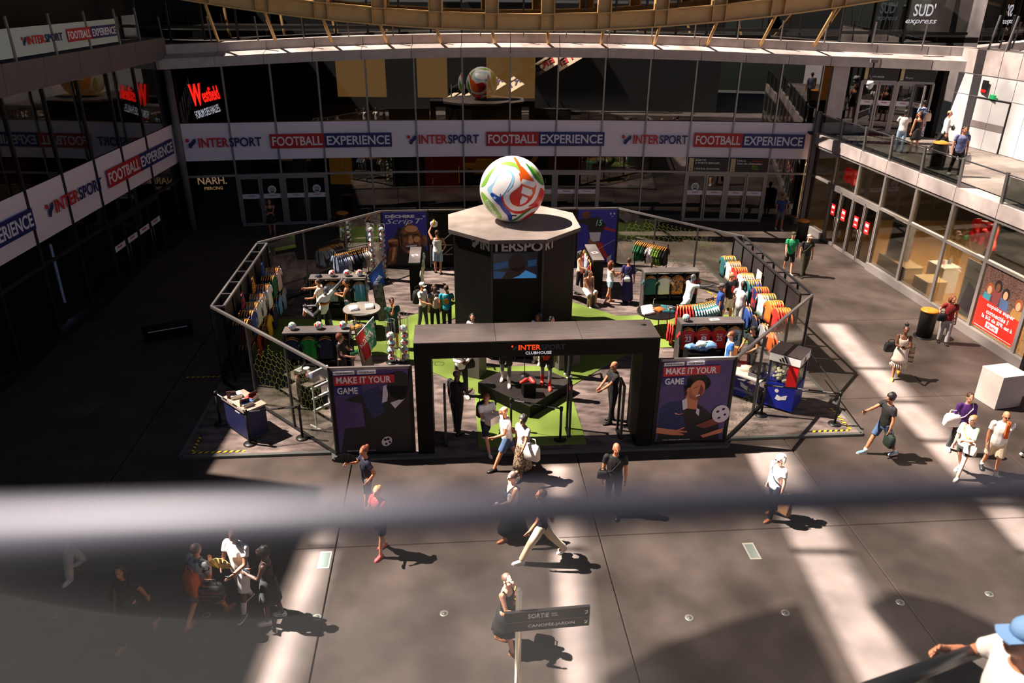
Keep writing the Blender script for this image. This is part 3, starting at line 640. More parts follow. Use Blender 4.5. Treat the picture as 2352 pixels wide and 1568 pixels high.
mb = MB(); mb.box((17.2, 41.5, 6.2), (5, .2, 3.6), INT_DARK); mb.box((17, 39.4, 4.45), (6, 4, .1), INT_DARK); mb.box((16.0, 41.2, 6.3), (1.6, .1, 1.6), mat('foyer_brown', (92, 58, 30), .6, emit=(160, 90, 30), es=.10)); mb.box((19.3, 39, 6), (.2, 5, 3.6), INT_DARK); part(mb, 'foyer_shell', terrace)  # brown panel glows faintly instead of being lit by a foyer lamp
# camera dome hanging from the ledge
c = thing('security_camera', 'white dome security camera hanging under the ledge beside terrace doors', 'camera', TR((15.9, 36.35, 0)))
mb = MB(); mb.tube([(0, .2, 7.75), (0, 0, 7.7), (0, 0, 6.95)], .035, FRAMED); part(mb, 'bracket', c); mb = MB(); mb.ell([(6.95, .12, .12), (6.78, .17, .17)], WHITEP, 14); part(mb, 'housing', c)
mb = MB(); mb.sph((0, 0, 6.75), (.14, .14, .17), WHITEP, 14); part(mb, 'dome', c); mb = MB(); mb.box((-.05, -.05, 7.8), (.3, .16, .14), CLADG); part(mb, 'mount', c)
mb = MB(); mb.box((0, 0, 0), (.5, .16, .16), WHITEP); mb.box((0, .05, -.12), (.3, .06, .1), WHITEP); solo(mb, 'security_camera', 'white bullet security camera under the terrace edge at the corner', 'camera', TR((14.55, 36.2, 4.2), .3))

# ---------------------------------------------------------------- canopy roof over the plaza: tinted glass strips with open slots and cross beams
CZ = 24.0; SHIFT = Vector((-.68, .13)) * CZ
m = bpy.data.materials.new('canopy_glass'); m.use_nodes = True; MATS['canopy_glass'] = m
n = m.node_tree.nodes; l = m.node_tree.links; n.remove(n['Principled BSDF'])
tr = n.new('ShaderNodeBsdfTransparent'); tc = n.new('ShaderNodeTexCoord'); no = n.new('ShaderNodeTexNoise'); no.inputs['Scale'].default_value = .55; no.inputs['Detail'].default_value = 5
rp_ = n.new('ShaderNodeValToRGB'); rp_.color_ramp.elements[0].position = .38; rp_.color_ramp.elements[1].position = .62
rp_.color_ramp.elements[0].color = (.32, .305, .295, 1); rp_.color_ramp.elements[1].color = (.47, .452, .435, 1)  # mottled tint, put in to dapple the sun on the stand
l.new(tc.outputs['Object'], no.inputs['Vector']); l.new(no.outputs[0], rp_.inputs[0]); l.new(rp_.outputs[0], tr.inputs[0]); l.new(tr.outputs[0], n['Material Output'].inputs[0])
CGL = m
CGN = m.copy(); CGN.name = 'canopy_glass_near'; e_ = [q for q in CGN.node_tree.nodes if q.type == 'VALTORGB'][0].color_ramp.elements
e_[0].color = (.36, .345, .335, 1); e_[1].color = (.52, .505, .49, 1)  # near strips tinted lighter to brighten the floor below them
canopy = structure('ceiling')
def tinted(name, c):
    m = bpy.data.materials.new(name); m.use_nodes = True; MATS[name] = m; n = m.node_tree.nodes; n.remove(n['Principled BSDF'])
    t_ = n.new('ShaderNodeBsdfTransparent'); t_.inputs[0].default_value = (c, c, c, 1); m.node_tree.links.new(t_.outputs[0], n['Material Output'].inputs[0]); return m
CG2 = tinted('soft_edge_light', .74); CG3 = tinted('soft_edge_dark', .66)
slots = [(-4.15, -3.55, 8, 13.6), (.9, 1.6, 4, 16.0), (6.0, 7.15, 4, 16.9), (10.75, 11.75, 4, 25.0)]   # ground footprint x0, x1, y0, y1
xed = [-40] + [e for s_ in slots for e in s_[:2]] + [40]
for i in range(len(xed) - 1):
    x0, x1 = xed[i] + SHIFT.x, xed[i + 1] + SHIFT.x
    if i == 0: x0 = -60
    if i == len(xed) - 2: x1 = 60
    spans = [(6.3, 70)]
    if i % 2 == 1:
        s_ = slots[i // 2]; spans = [(6.3, max(s_[2] + SHIFT.y, 6.4)), (s_[3] + SHIFT.y, 70)]
    for y0, y1 in spans:
        ym = 14.2 + SHIFT.y
        for ya, yb, gm in (((y0, ym, CGN), (ym, y1, CGL)) if y0 < ym < y1 else ((y0, y1, CGN if y1 < ym + .1 else CGL),)):
            mb = MB(); mb.box(((x0 + x1) / 2, (ya + yb) / 2, CZ), (x1 - x0, yb - ya, .03), gm); part(mb, 'canopy_glass', canopy)
for y in (12.9, 14.6, 17.3, 19.4, 21.5):
    for s_ in slots:
        if s_[2] < y < s_[3]: mb = MB(); mb.box(((s_[0] + s_[1]) / 2 + SHIFT.x, y + SHIFT.y, CZ - .1), (s_[1] - s_[0], .16, .12), OCHRE); part(mb, 'canopy_beam', canopy)
for s_ in slots:  # tinted strips added inside the slots to soften the sun streak edges
    for k_, wd_ in ((0, .16), (1, .16)):
        x_ = s_[1] - .08 - .16 * k_ + SHIFT.x
        mb = MB(); mb.box((x_, (max(s_[2], 3.4) + s_[3]) / 2 + SHIFT.y, CZ + .05 * k_), (.16 + .16 * (1 - k_) * 0, s_[3] - max(s_[2], 3.4), .03), CG3 if k_ == 0 else CG2); part(mb, 'canopy_glass', canopy)
mb = MB(); mb.box((8.3 + SHIFT.x, 2.4 + SHIFT.y, CZ), (3.2, 1.6, .03), CGL); part(mb, 'canopy_glass', canopy)  # extra pane added only to shade the man on the escalator
# unseen tinted plates, added to cast curved shade on the near right floor
SOL = mat('shade_caster', (150, 140, 120), .6)
CG4 = tinted('shade_caster_tint', .48)
def caster(pts, m=None): part(MB().prism([(x + SHIFT.x, y + SHIFT.y) for x, y in pts], CZ - .6, CZ - .55, m or CG4), 'shade_caster', canopy)
caster([(2.0, 9.55), (3.0, 10.2), (4.5, 10.85), (5.95, 11.35), (5.98, 9.4), (5.5, 7), (1.5, 7)])
caster([(7.2, 11.3), (7.9, 11.7), (8.8, 11.4), (9.5, 10.7), (9.6, 8), (7.6, 8), (7.5, 10)])
caster([(7.5, -4), (13, -4), (13, .6), (7.5, .6)], CG4)  # plate added to shade the right half of the balustrade edge
# buildings that close the plaza left, right and behind the camera
mb = MB(); mb.box((-23, 20, 7), (5, 62, 14), CLADG); part(mb, 'rear_block', wall_left)
mb = MB(); mb.box((27, 20, 7), (5, 62, 14), CLADG); part(mb, 'rear_block', wall_right)
wall_front = structure('wall_front', MB().box((0, -6.6, 4.6), (34, 14.8, 9.2), mat('terrace_block', (22, 21, 21), .7)))  # unseen block under the viewpoint, added to keep the glass reflections dark
# ================================================================ POP-UP FOOTBALL STAND
PZ = .06                                            # top of the raised carpet
CARPET = mat('marbled_carpet', (112, 98, 94), .9, noise=(3.2, (66, 56, 54), 7, .38, .62, (.55, 1.3, 1)))
ALU = mat('aluminium_edge', (92, 96, 94), .4, .4)
TURF = mat('artificial_turf', (116, 138, 52), .9, noise=(60, (92, 118, 40), 4, .3, .7), bump=(220, .6))
def local(pts, z=None): return [tuple(W(*p)) if len(p) == 3 else tuple(W(p[0], p[1], z or 0)) for p in pts]
pl = thing('stand_platform', 'low raised carpeted platform carrying the football stand', 'platform')
out = [(-8.73, .25), (-5.0, .25), (-4.95, -.08), (4.98, -.08), (5.02, .25), (8.72, .25), (8.72, 14.3), (-8.72, 14.3)]
part(MB().prism([W(*p).xy for p in out], .0, PZ, CARPET), 'carpet', pl)
for a, b in zip(out, out[1:] + out[:1]):
    mb = MB(); mb.bar(W(a[0], a[1], .035), W(b[0], b[1], .035), .1, .07, ALU); part(mb, 'edge_profile', pl)
tf = thing('turf_lawn', 'green artificial turf laid as an octagon ring with four arms around the hub', 'turf')
def octo(r, c=(0, 7.1), s=None):
    k = s if s is not None else r * math.tan(math.pi / 8); q = [(-k, -r), (k, -r), (r, -k), (r, k), (k, r), (-k, r), (-r, k), (-r, -k)]
    return [(c[0] + x, c[1] + y) for x, y in q]
o1, o2 = octo(3.85, s=1.38), octo(2.4)
mb = MB(); mb.add([tuple(W(x, y, PZ + .02)) for x, y in o1 + o2], [(i, (i + 1) % 8, 8 + (i + 1) % 8, 8 + i) for i in range(8)], TURF)
mb.add([tuple(W(x, y, z)) for z in (PZ, PZ + .02) for x, y in o1], [(i, (i + 1) % 8, 8 + (i + 1) % 8, 8 + i) for i in range(8)], TURF); part(mb, 'turf_ring', tf)
for q in ([(-1.38, .2), (1.38, .2), (1.38, 3.25), (-1.38, 3.25)], [(-8.3, 6.0), (-3.85, 5.72), (-3.85, 8.48), (-8.3, 8.9)], [(3.85, 5.72), (8.4, 5.95), (8.4, 8.3), (3.85, 8.48)], [(-1.38, 10.95), (1.38, 10.95), (1.38, 13.9), (-1.38, 13.9)]):
    part(MB().prism([W(*p).xy for p in q], PZ, PZ + .02, TURF), 'turf_arm', tf)
# yellow and black hazard tape
def tape(a, b, lab, z=PZ):
    a, b = W(*a, z), W(*b, z); t = (b - a); L = t.length; t.normalize(); s = Vector((-t.y, t.x, 0)) * .035
    th = thing('warning_tape', lab, 'tape'); mb = MB()
    mb.prism([(a - s).xy, (b - s).xy, (b + s).xy, (a + s).xy], z, z + .003, BLK); part(mb, 'black_tape', th)
    mb = MB(); k = 0
    while k < L - .1:
        p, q = a + t * k, a + t * (k + .07); mb.prism([(p - s).xy, (q - s).xy, (q + s + t * .05).xy, (p + s + t * .05).xy], z + .003, z + .006, YELLOW); k += .15
    part(mb, 'yellow_dashes', th, kind='stuff')
tape((-8.5, .42), (-7.2, .42), 'yellow and black tape along the front left platform edge'); tape((-8.5, .46), (-8.5, 1.3), 'short yellow and black tape on the left platform edge at front')
tape((8.45, .42), (7.3, .42), 'yellow and black tape along the front right platform edge'); tape((8.5, .46), (8.5, 1.7), 'yellow and black tape on the right platform edge at front')
tape((-8.75, 4.7), (-10.0, 4.7), 'yellow and black tape on the dark floor left of the stand', .001)
tape((-7.9, 10.3), (-7.5, 13.3), 'yellow and black tape running back on the carpet inside the left corner'); tape((-7.5, 13.35), (-4.9, 13.6), 'yellow and black tape along the back left glass')
tape((5.1, 13.5), (7.4, 12.6), 'yellow and black tape along the back right glass'); tape((7.5, 12.4), (8.0, 10.0), 'yellow and black tape running forward inside the right corner')

# ---------------------------------------------------------------- enclosure: framed glass with printed net
PANE = glass('screen_glass', (244, 246, 243), .01, fres=.22)
NETG = mat('net_print_green', (96, 108, 34), .6); NETD = mat('net_print_grey', (96, 92, 70), .6)
CR = [(-4.9, .1), (-8.68, 4.2), (-8.68, 10.1), (-4.65, 14.15), (4.85, 14.15), (8.68, 9.95), (8.68, 4.15), (4.96, .1)]
HT = 2.48
def seg(a, b):
    A, B = W(*a, PZ), W(*b, PZ); return A, B, (B - A).normalized(), (B - A).length
def net_print(A, t, L, m, parent, box, bulge):
    """hexagon net stretched over the pane, drawn as thin printed strips just off the glass"""
    nrm = Vector((t.y, -t.x, 0)) * .012; mb = MB(); s = .115; x0, x1, z0, z1 = box; wd = .0085
    def P(x, z):
        u, v = (x - x0) / (x1 - x0), (z - z0) / (z1 - z0)
        dx = bulge * math.sin(math.pi * u) * math.sin(math.pi * v); return A + t * (x + dx * .5 * (x1 - x0) * .18) + Vector((0, 0, z + dx * .22)) + nrm
    def edge(p, q):
        a, b = P(*p), P(*q); d = (b - a).normalized(); r = d.cross(nrm.normalized()) * wd / 2
        mb.add([a - r, b - r, b + r, a + r], [(0, 1, 2, 3)], m)
    h = s * math.sqrt(3); row = 0; z = z0
    while z < z1:
        x = x0 + (h / 2 if row % 2 else 0)
        while x < x1:
            u, v = (x - x0) / (x1 - x0), (z - z0) / (z1 - z0)
            if (u - .5) ** 2 * 3.2 + (v - .5) ** 2 * 3.2 < .8 + .1 * math.sin(x * 9):
                c = [(x + s * math.cos(R(90 + 60 * k)), z + s * math.sin(R(90 + 60 * k))) for k in range(4)]
                for k in range(3): edge(c[k], c[k + 1])
            x += h
        z += s * 1.5; row += 1
    part(mb, 'net_print', parent, kind='stuff')
def screen(a, b, n, lab, pm=NETG, box=None, bulge=1.0, railm=STEEL):
    A, B, t, L = seg(a, b); o = thing('glass_screen', lab, 'glass screen')
    mb = MB(); mb.bar(A + Vector((0, 0, HT - PZ - .03)), B + Vector((0, 0, HT - PZ - .03)), .07, .07, railm); part(mb, 'top_rail', o)
    mb = MB(); mb.bar(A + Vector((0, 0, .03)), B + Vector((0, 0, .03)), .07, .06, BLACKM); part(mb, 'bottom_rail', o)
    for k in range(n + 1):
        p = A + t * (L * k / n); mb = MB(); mb.bar(p, p + Vector((0, 0, HT - PZ - .06)), .055, .055, DKSTEEL if railm == STEEL else BLACKM, t); part(mb, 'post', o)
        if k < n:
            q = A + t * (L * (k + 1) / n); pane(p + t * .03, q - t * .03, PZ + .06, HT - .07, PANE, o)
    if box: net_print(A, t, L, pm, o, box, bulge)
    return o
screen(CR[1], CR[0], 3, 'front left slanting glass screen with hexagon net print', box=(2.0, 5.4, .35, 2.1), bulge=1.0)
screen(CR[7], CR[6], 3, 'front right slanting glass screen beside the candy coloured grabber machine', box=(.2, 2.6, .1, .9), bulge=.6)
screen(CR[2], CR[3], 3, 'back left slanting glass screen in front of the dark doors', NETD)
screen(CR[4], CR[5], 3, 'back right slanting glass screen with wide hexagon net print', NETG, box=(.2, 5.2, .2, 2.2), bulge=.9)
# double-framed garment walls on both sides
def garment_wall(side, lab):
    o = thing('garment_wall', lab, 'display wall'); uo, ui = 8.68 * side, 8.34 * side; v0, v1 = 4.2, 10.0
    for u in (uo, ui):
        mb = MB(); mb.bar(W(u, v0, HT - .03), W(u, v1, HT - .03), .06, .06, STEEL if side < 0 else DKSTEEL); part(mb, 'top_rail', o)
    for k in range(7):
        v = v0 + (v1 - v0) * k / 6
        mb = MB(); mb.bar(W(uo, v, HT - .03), W(ui, v, HT - .03), .045, .045, STEEL if side < 0 else DKSTEEL); part(mb, 'rung', o)
        mb = MB(); mb.bar(W(uo, v, PZ), W(uo, v, HT - .06), .06, .06, BLACKM); part(mb, 'post', o)
        mb = MB(); mb.bar(W(ui, v, PZ), W(ui, v, HT - .06), .05, .05, BLACKM); part(mb, 'post', o)
        if k < 6:
            vb = v0 + (v1 - v0) * (k + 1) / 6
            mb = MB(); mb.bar(W(ui + .03 * side, v + .04, (HT + PZ) / 2 - .03), W(ui + .03 * side, vb - .04, (HT + PZ) / 2 - .03), .02, HT - PZ - .1, mat('mesh_panel_grey', (40, 39, 40), .7, noise=(60, (24, 23, 24), 2, .4, .6))); part(mb, 'back_panel', o)
            mb = MB(); mb.bar(W(uo, v + .04, .35), W(uo, vb - .04, .35), .02, .5, BLACKM); part(mb, 'kick_panel', o)
    return o
GW = {}
GW[-1] = garment_wall(-1, 'left wall of black panels with ladder-like double top rails for hanging shirts'); GW[1] = garment_wall(1, 'right wall of dark panels with double top rails for hanging shirts')
# ---------------------------------------------------------------- poster panels
PURPLE = mat('poster_purple', (78, 62, 118), .55, noise=(2.5, (62, 50, 100), 3, .3, .7)); DKBLUE = mat('poster_shirt_blue', (20, 26, 62), .55, noise=(26, (34, 58, 120), 2, .5, .6, (3, .4, 1)))
VDARK = mat('poster_dark', (14, 12, 18), .6); SKINP = mat('poster_skin', (196, 120, 88), .6); SKINPD = mat('poster_skin_shadow', (116, 58, 44), .6); COLLAR = mat('poster_collar', (206, 200, 214), .6); HAIRP = mat('poster_hair', (24, 18, 18), .7)
def poster(u0, u1, lab, v=.1, z0=.08, cat='poster'):
    o = thing('poster_panel', lab, cat); wd = u1 - u0
    for a, b in (((u0, z0), (u0, HT)), ((u1, z0), (u1, HT)), ((u0, HT - .03), (u1, HT - .03)), ((u0, z0), (u1, z0))):
        mb = MB(); mb.bar(W(a[0], v, a[1]), W(b[0], v, b[1]), .07, .07, BLACKM if a[1] != HT - .03 else STEEL, (0, 0, 1) if a[1] == b[1] else UU); part(mb, 'frame_bar', o)
    mb = MB(); mb.bar(W(u0, v, (z0 + HT) / 2), W(u1, v, (z0 + HT) / 2), .04, HT - z0, BLACKM); part(mb, 'backing', o)
    return o, face(W(u0 + .06, v - .025, z0 + .05), UU), wd - .12, HT - z0 - .1
def el(x, y, a, b, n=18, rot=0.0): return [(x + a * math.cos(q) * math.cos(rot) - b * math.sin(q) * math.sin(rot), y + a * math.cos(q) * math.sin(rot) + b * math.sin(q) * math.cos(rot)) for q in [i * 2 * math.pi / n for i in range(n)]]
def layers(o, M, items):
    z = .004
    for nm, m, polys in items:
        for q in polys: poly_part([q], m, M, o, nm, .002, z)
        z += .0025
    return z
def game_text(o, M, w_, h_, x0, slant):
    z = Matrix.Translation((0, 0, .04))
    poly_part([[(x0, h_ * .945), (x0 + .5, h_ * .95), (x0 + .5, h_ * .99), (x0, h_ * .985)], [(x0 + .56, h_ * .95), (x0 + 1.0, h_ * .955), (x0 + 1.0, h_ * .995), (x0 + .56, h_ * .99)]], WHITE, M @ z, o, 'label_strip')
    text('YOUR PASSION', .42, .045, BLK, M @ z @ Matrix.Translation((x0 + .04, h_ * .956, .004)), o, .01); text('YOUR PLACE', .36, .045, BLK, M @ z @ Matrix.Translation((x0 + .6, h_ * .96, .004)), o, .01)
    poly_part([[(x0, h_ * .82), (x0 + w_ * .8, h_ * .845), (x0 + w_ * .8, h_ * .94), (x0, h_ * .93)]], REDBOX, M @ z, o, 'red_box'); text('MAKE IT YOUR', w_ * .72, .175, WHITE, M @ z @ Matrix.Translation((x0 + .06, h_ * .848, .005)), o, .02)
    poly_part([[(x0, h_ * .71), (x0 + w_ * .35, h_ * .715), (x0 + w_ * .35, h_ * .815), (x0, h_ * .81)]], BLUEBOX, M @ z, o, 'blue_box'); text('GAME', w_ * .27, .175, WHITE, M @ z @ Matrix.Translation((x0 + .06, h_ * .725, .005)), o, .02)
    text('YOUR PASSION, YOUR PLACE', w_ * .4, .022, WHITE, M @ z @ Matrix.Translation((x0 + .15, .06, .003)), o)
o, M, pw, ph = poster(-4.88, -2.98, 'purple MAKE IT YOUR GAME poster left of the gate, face in shadow'); X = lambda f: f * pw; Y = lambda f: f * ph
poly_part([[(0, 0), (pw, 0), (pw, ph), (0, ph)]], PURPLE, M, o, 'sheet', .004)
layers(o, M, [('shirt_print', VDARK, [[(X(.02), Y(.0)), (X(1), Y(0)), (X(1), Y(.8)), (X(.8), Y(.78)), (X(.55), Y(.72)), (X(.3), Y(.7)), (X(.12), Y(.64)), (X(.36), Y(.6)), (X(.38), Y(.32)), (X(.1), Y(.3)), (X(.05), Y(.1))]]),
              ('shoulder_print', DKBLUE, [[(X(.36), Y(.72)), (X(.6), Y(.8)), (X(.66), Y(.5)), (X(.5), Y(.4)), (X(.42), Y(.55))]]),
              ('collar_print', COLLAR, [[(X(.66), Y(.8)), (X(.74), Y(.82)), (X(.7), Y(.62)), (X(.63), Y(.6))], [(X(.74), Y(.6)), (X(.98), Y(.74)), (X(.96), Y(.66)), (X(.8), Y(.53))]]),
              ('head_print', VDARK, [el(X(.88), Y(.8), X(.17), Y(.17)), [(X(.7), Y(.8)), (X(.74), Y(.6)), (X(.95), Y(.66)), (X(1), Y(.8))]]),
              ('ball_print', COLLAR, [el(X(.66), Y(.13), X(.085), Y(.05), rot=.9)]), ('ball_patch', VDARK, [el(X(.64), Y(.15), X(.02), Y(.016)), el(X(.68), Y(.16), X(.022), Y(.016)), el(X(.65), Y(.1), X(.018), Y(.014)), el(X(.7), Y(.12), X(.018), Y(.014))])])
game_text(o, M, pw, ph, .03, 0)
o, M, pw, ph = poster(3.06, 4.94, 'purple MAKE IT YOUR GAME poster right of the gate with smiling footballer')
poly_part([[(0, 0), (pw, 0), (pw, ph), (0, ph)]], PURPLE, M, o, 'sheet', .004)
layers(o, M, [('dark_print', VDARK, [[(X(.02), 0), (X(.95), 0), (X(.9), Y(.25)), (X(.66), Y(.42)), (X(.5), Y(.5)), (X(.3), Y(.5)), (X(.1), Y(.4))]]),
              ('shirt_print', DKBLUE, [[(X(.02), Y(.1)), (X(.02), Y(.42)), (X(.14), Y(.5)), (X(.34), Y(.52)), (X(.36), Y(.36)), (X(.42), Y(.2)), (X(.3), Y(.12))]]),
              ('hair_print', HAIRP, [el(X(.52), Y(.72), X(.19), Y(.12)), el(X(.42), Y(.66), X(.08), Y(.12)), el(X(.62), Y(.72), X(.1), Y(.08))]),
              ('neck_print', SKINP, [[(X(.4), Y(.62)), (X(.56), Y(.56)), (X(.56), Y(.4)), (X(.4), Y(.42)), (X(.36), Y(.5))], el(X(.53), Y(.64), X(.11), Y(.125), rot=-.25), el(X(.415), Y(.64), X(.03), Y(.035))]),
              ('shade_print', SKINPD, [[(X(.58), Y(.72)), (X(.63), Y(.64)), (X(.6), Y(.55)), (X(.53), Y(.52)), (X(.56), Y(.62))], [(X(.47), Y(.67)), (X(.54), Y(.69)), (X(.54), Y(.68)), (X(.47), Y(.66))]]),
              ('teeth_print', WHITE, [[(X(.52), Y(.575)), (X(.58), Y(.59)), (X(.58), Y(.575)), (X(.53), Y(.562))]]),
              ('collar_print', COLLAR, [[(X(.33), Y(.52)), (X(.4), Y(.55)), (X(.42), Y(.42)), (X(.36), Y(.4))], [(X(.56), Y(.42)), (X(.6), Y(.4)), (X(.6), Y(.32)), (X(.55), Y(.36))]]),
              ('arm_print', SKINP, [[(X(0), Y(.12)), (X(0), Y(.19)), (X(.3), Y(.15)), (X(.42), Y(.19)), (X(.4), Y(.165)), (X(.34), Y(.145)), (X(.46), Y(.13)), (X(.45), Y(.115)), (X(.32), Y(.12)), (X(.42), Y(.09)), (X(.4), Y(.08)), (X(.22), Y(.09))], [(X(.66), Y(.07)), (X(.98), Y(.16)), (X(.98), Y(.1)), (X(.7), Y(.04))]]),
              ('arm_shadow_print', SKINPD, [[(X(.56), Y(.2)), (X(.86), Y(.3)), (X(1), Y(.34)), (X(1), Y(.24)), (X(.7), Y(.16))]]),
              ('ball_print', COLLAR, [el(X(.92), Y(.34), X(.13), Y(.11))]), ('ball_patch', VDARK, [el(X(.87), Y(.37), X(.025), Y(.014), rot=.6), el(X(.95), Y(.4), X(.025), Y(.014), rot=.6), el(X(.9), Y(.29), X(.025), Y(.012), rot=.4), el(X(.98), Y(.33), X(.02), Y(.014))]),
              ('swoosh_print', mat('print_pink', (220, 130, 140), .6), [[(X(.24), Y(.36)), (X(.3), Y(.345)), (X(.38), Y(.365)), (X(.3), Y(.355)), (X(.25), Y(.375))]])])
game_text(o, M, pw, ph, .03, 0)
# back posters
PBLUE = mat('poster_blue', (34, 36, 150), .5); FACE1 = mat('poster_face', (150, 92, 56), .6, noise=(5, (92, 50, 32), 3, .35, .6)); FACE2 = mat('poster_face_light', (206, 150, 106), .6)
o, M, pw, ph = poster(-4.72, -2.85, 'blue back poster with a laughing face reading DECHIRE SCRIPT', 14.1)
poly_part([[(0, 0), (pw, 0), (pw, ph), (0, ph)]], PBLUE, M, o, 'sheet', .004)
layers(o, M, [('dark_print', VDARK, [[(0, 0), (pw, 0), (pw, Y(.25)), (X(.86), Y(.6)), (X(.34), Y(.72)), (X(.22), Y(.5)), (X(.05), Y(.3))]]), ('head_print', FACE1, [el(X(.61), Y(.5), X(.26), Y(.28)), el(X(.2), Y(.44), X(.13), Y(.085)), [(X(.04), Y(.02)), (X(.24), Y(.06)), (X(.32), Y(.4)), (X(.12), Y(.42))], el(X(.93), Y(.47), X(.07), Y(.11))]),
              ('light_print', FACE2, [el(X(.64), Y(.69), X(.15), Y(.06)), [(X(.58), Y(.56)), (X(.64), Y(.57)), (X(.68), Y(.44)), (X(.6), Y(.41)), (X(.55), Y(.44))], el(X(.76), Y(.5), X(.08), Y(.05), rot=.5), [(X(.09), Y(.49)), (X(.31), Y(.5)), (X(.32), Y(.47)), (X(.1), Y(.45))], [(X(.14), Y(.1)), (X(.2), Y(.11)), (X(.27), Y(.36)), (X(.2), Y(.36))], el(X(.6), Y(.27), X(.08), Y(.025))]),
              ('shade_print', mat('poster_mouth', (48, 22, 16), .6), [[(X(.44), Y(.58)), (X(.56), Y(.6)), (X(.56), Y(.57)), (X(.45), Y(.55))], [(X(.67), Y(.6)), (X(.8), Y(.6)), (X(.79), Y(.57)), (X(.68), Y(.57))], [(X(.46), Y(.39)), (X(.78), Y(.41)), (X(.7), Y(.31)), (X(.54), Y(.3))], [(X(.37), Y(.6)), (X(.44), Y(.62)), (X(.42), Y(.36)), (X(.38), Y(.4))]]), ('teeth_print', COLLAR, [[(X(.48), Y(.385)), (X(.76), Y(.4)), (X(.73), Y(.365)), (X(.51), Y(.355))]])])
text('DÉCHIRE', pw * .66, .15, WHITE, M @ Matrix.Translation((X(.06), Y(.89), .03)), o, .05); text('ScripT', pw * .86, .28, WHITE, M @ Matrix.Translation((X(.06), Y(.755), .03)), o, .0, .35)
poly_part([el(X(.82), Y(.92), .07, .045, 8)], NAVY, M, o, 'emblem', .003, .03); text('33', .1, .07, WHITE, M @ Matrix.Translation((X(.91), Y(.9), .03)), o, .02)
o, M, pw, ph = poster(3.2, 4.92, 'blue back poster with a jumping footballer in dark shirt and red socks', 14.1)
poly_part([[(0, 0), (pw, 0), (pw, ph), (0, ph)]], PBLUE, M, o, 'sheet', .004)
REDS = mat('poster_red_sock', (176, 40, 28), .6)
layers(o, M, [('sock_print', REDS, [[(X(.5), Y(.4)), (X(.66), Y(.38)), (X(.7), Y(.26)), (X(.86), Y(.1)), (X(.8), Y(.06)), (X(.6), Y(.2)), (X(.42), Y(.34))], [(X(.68), Y(.68)), (X(.98), Y(.62)), (X(.98), Y(.58)), (X(.66), Y(.63))]]), ('leg_print', FACE1, [[(X(.3), Y(.46)), (X(.56), Y(.42)), (X(.5), Y(.32)), (X(.34), Y(.3)), (X(.28), Y(.36))]]),
              ('shorts_print', COLLAR, [[(X(.3), Y(.58)), (X(.6), Y(.6)), (X(.58), Y(.42)), (X(.42), Y(.4)), (X(.34), Y(.44))]]), ('shirt_print', VDARK, [[(X(.28), Y(.84)), (X(.52), Y(.86)), (X(.72), Y(.72)), (X(.64), Y(.58)), (X(.3), Y(.58)), (X(.22), Y(.72)), (X(0), Y(.76)), (X(0), Y(.82))]]),
              ('head_print', FACE1, [el(X(.2), Y(.9), X(.11), Y(.07), rot=.3)]), ('boot_print', COLLAR, [[(X(.8), Y(.1)), (X(.92), Y(.16)), (X(.9), Y(.03)), (X(.8), Y(.01))]]), ('line_print', COLLAR, [[(X(.5), Y(.25)), (X(.98), Y(.44)), (X(.98), Y(.435)), (X(.5), Y(.24))]])])
text('15', .26, .26, mat('print_teal', (130, 210, 200), .6), M @ Matrix.Translation((X(.46), Y(.7), .03)), o, .01, .2)
poly_part([el(X(.83), Y(.92), .03, .05, 6), el(X(.92), Y(.92), .03, .05, 6), el(X(.875), Y(.87), .03, .02, 6)], WHITE, M, o, 'emblem', .003, .03)
# black panels between the two back posters
o = thing('back_partition', 'black back partition between the two blue posters behind the hub', 'partition')
for u0, u1 in ((-2.8, -1.3), (-1.28, .25), (.27, 1.75), (1.77, 3.15)):
    mb = MB(); mb.bar(W(u0, 14.12, 1.27), W(u1, 14.12, 1.27), .05, 2.4, BLACK); part(mb, 'panel', o)
mb = MB(); mb.bar(W(-2.82, 14.12, 2.46), W(3.16, 14.12, 2.46), .07, .06, STEEL); part(mb, 'top_rail', o)
mb = MB()
for a, b in (((-2.75, 0), (-2.2, 0)), ((-2.75, .2), (-2.75, 1.0)), ((-2.75, .2), (-1.9, .9)), ((-2.75, .8), (-1.9, 1.5)), ((-2.6, .6), (-1.9, .6)), ((-2.5, 1.0), (-1.9, 1.0))):
    mb.bar(W(a[0], 13.78, PZ + .05 + a[1]), W(b[0], 13.78, PZ + .05 + b[1]), .035, .035, STEEL)
mb.bar(W(-2.75, 13.62, PZ + .02), W(-2.75, 13.94, PZ + .02), .04, .04, STEEL); mb.bar(W(-1.95, 13.62, PZ + .02), W(-1.95, 13.94, PZ + .02), .04, .04, STEEL)
solo(mb, 'folding_frame', 'small folded steel frame standing beside the hub at back left', 'frame')

# ---------------------------------------------------------------- gate
g = thing('entrance_gate', 'big black portal gate at the front with INTERSPORT CLUBHOUSE lettering', 'gate', SM(0, 0, 0))
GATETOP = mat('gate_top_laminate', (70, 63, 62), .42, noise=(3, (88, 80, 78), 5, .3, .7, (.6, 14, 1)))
ga0, ga1, gi0, gi1, gt, gb = -2.88, 2.99, -2.48, 2.6, 3.1, 2.68
for a, b in ((ga0, gi0), (gi1, ga1)):
    mb = MB(); mb.box(((a + b) / 2, .55, (gb + PZ) / 2), (b - a, 1.08, gb - PZ), BLACK); part(mb, 'pillar', g)
mb = MB(); mb.box(((ga0 + ga1) / 2, .55, (gb + gt) / 2 - .015), (ga1 - ga0, 1.08, gt - gb - .03), BLACK); part(mb, 'header', g)
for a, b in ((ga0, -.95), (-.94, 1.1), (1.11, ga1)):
    mb = MB(); mb.box(((a + b) / 2, .55, gt - .012), (b - a, 1.08, .024), GATETOP); part(mb, 'top_panel', g)
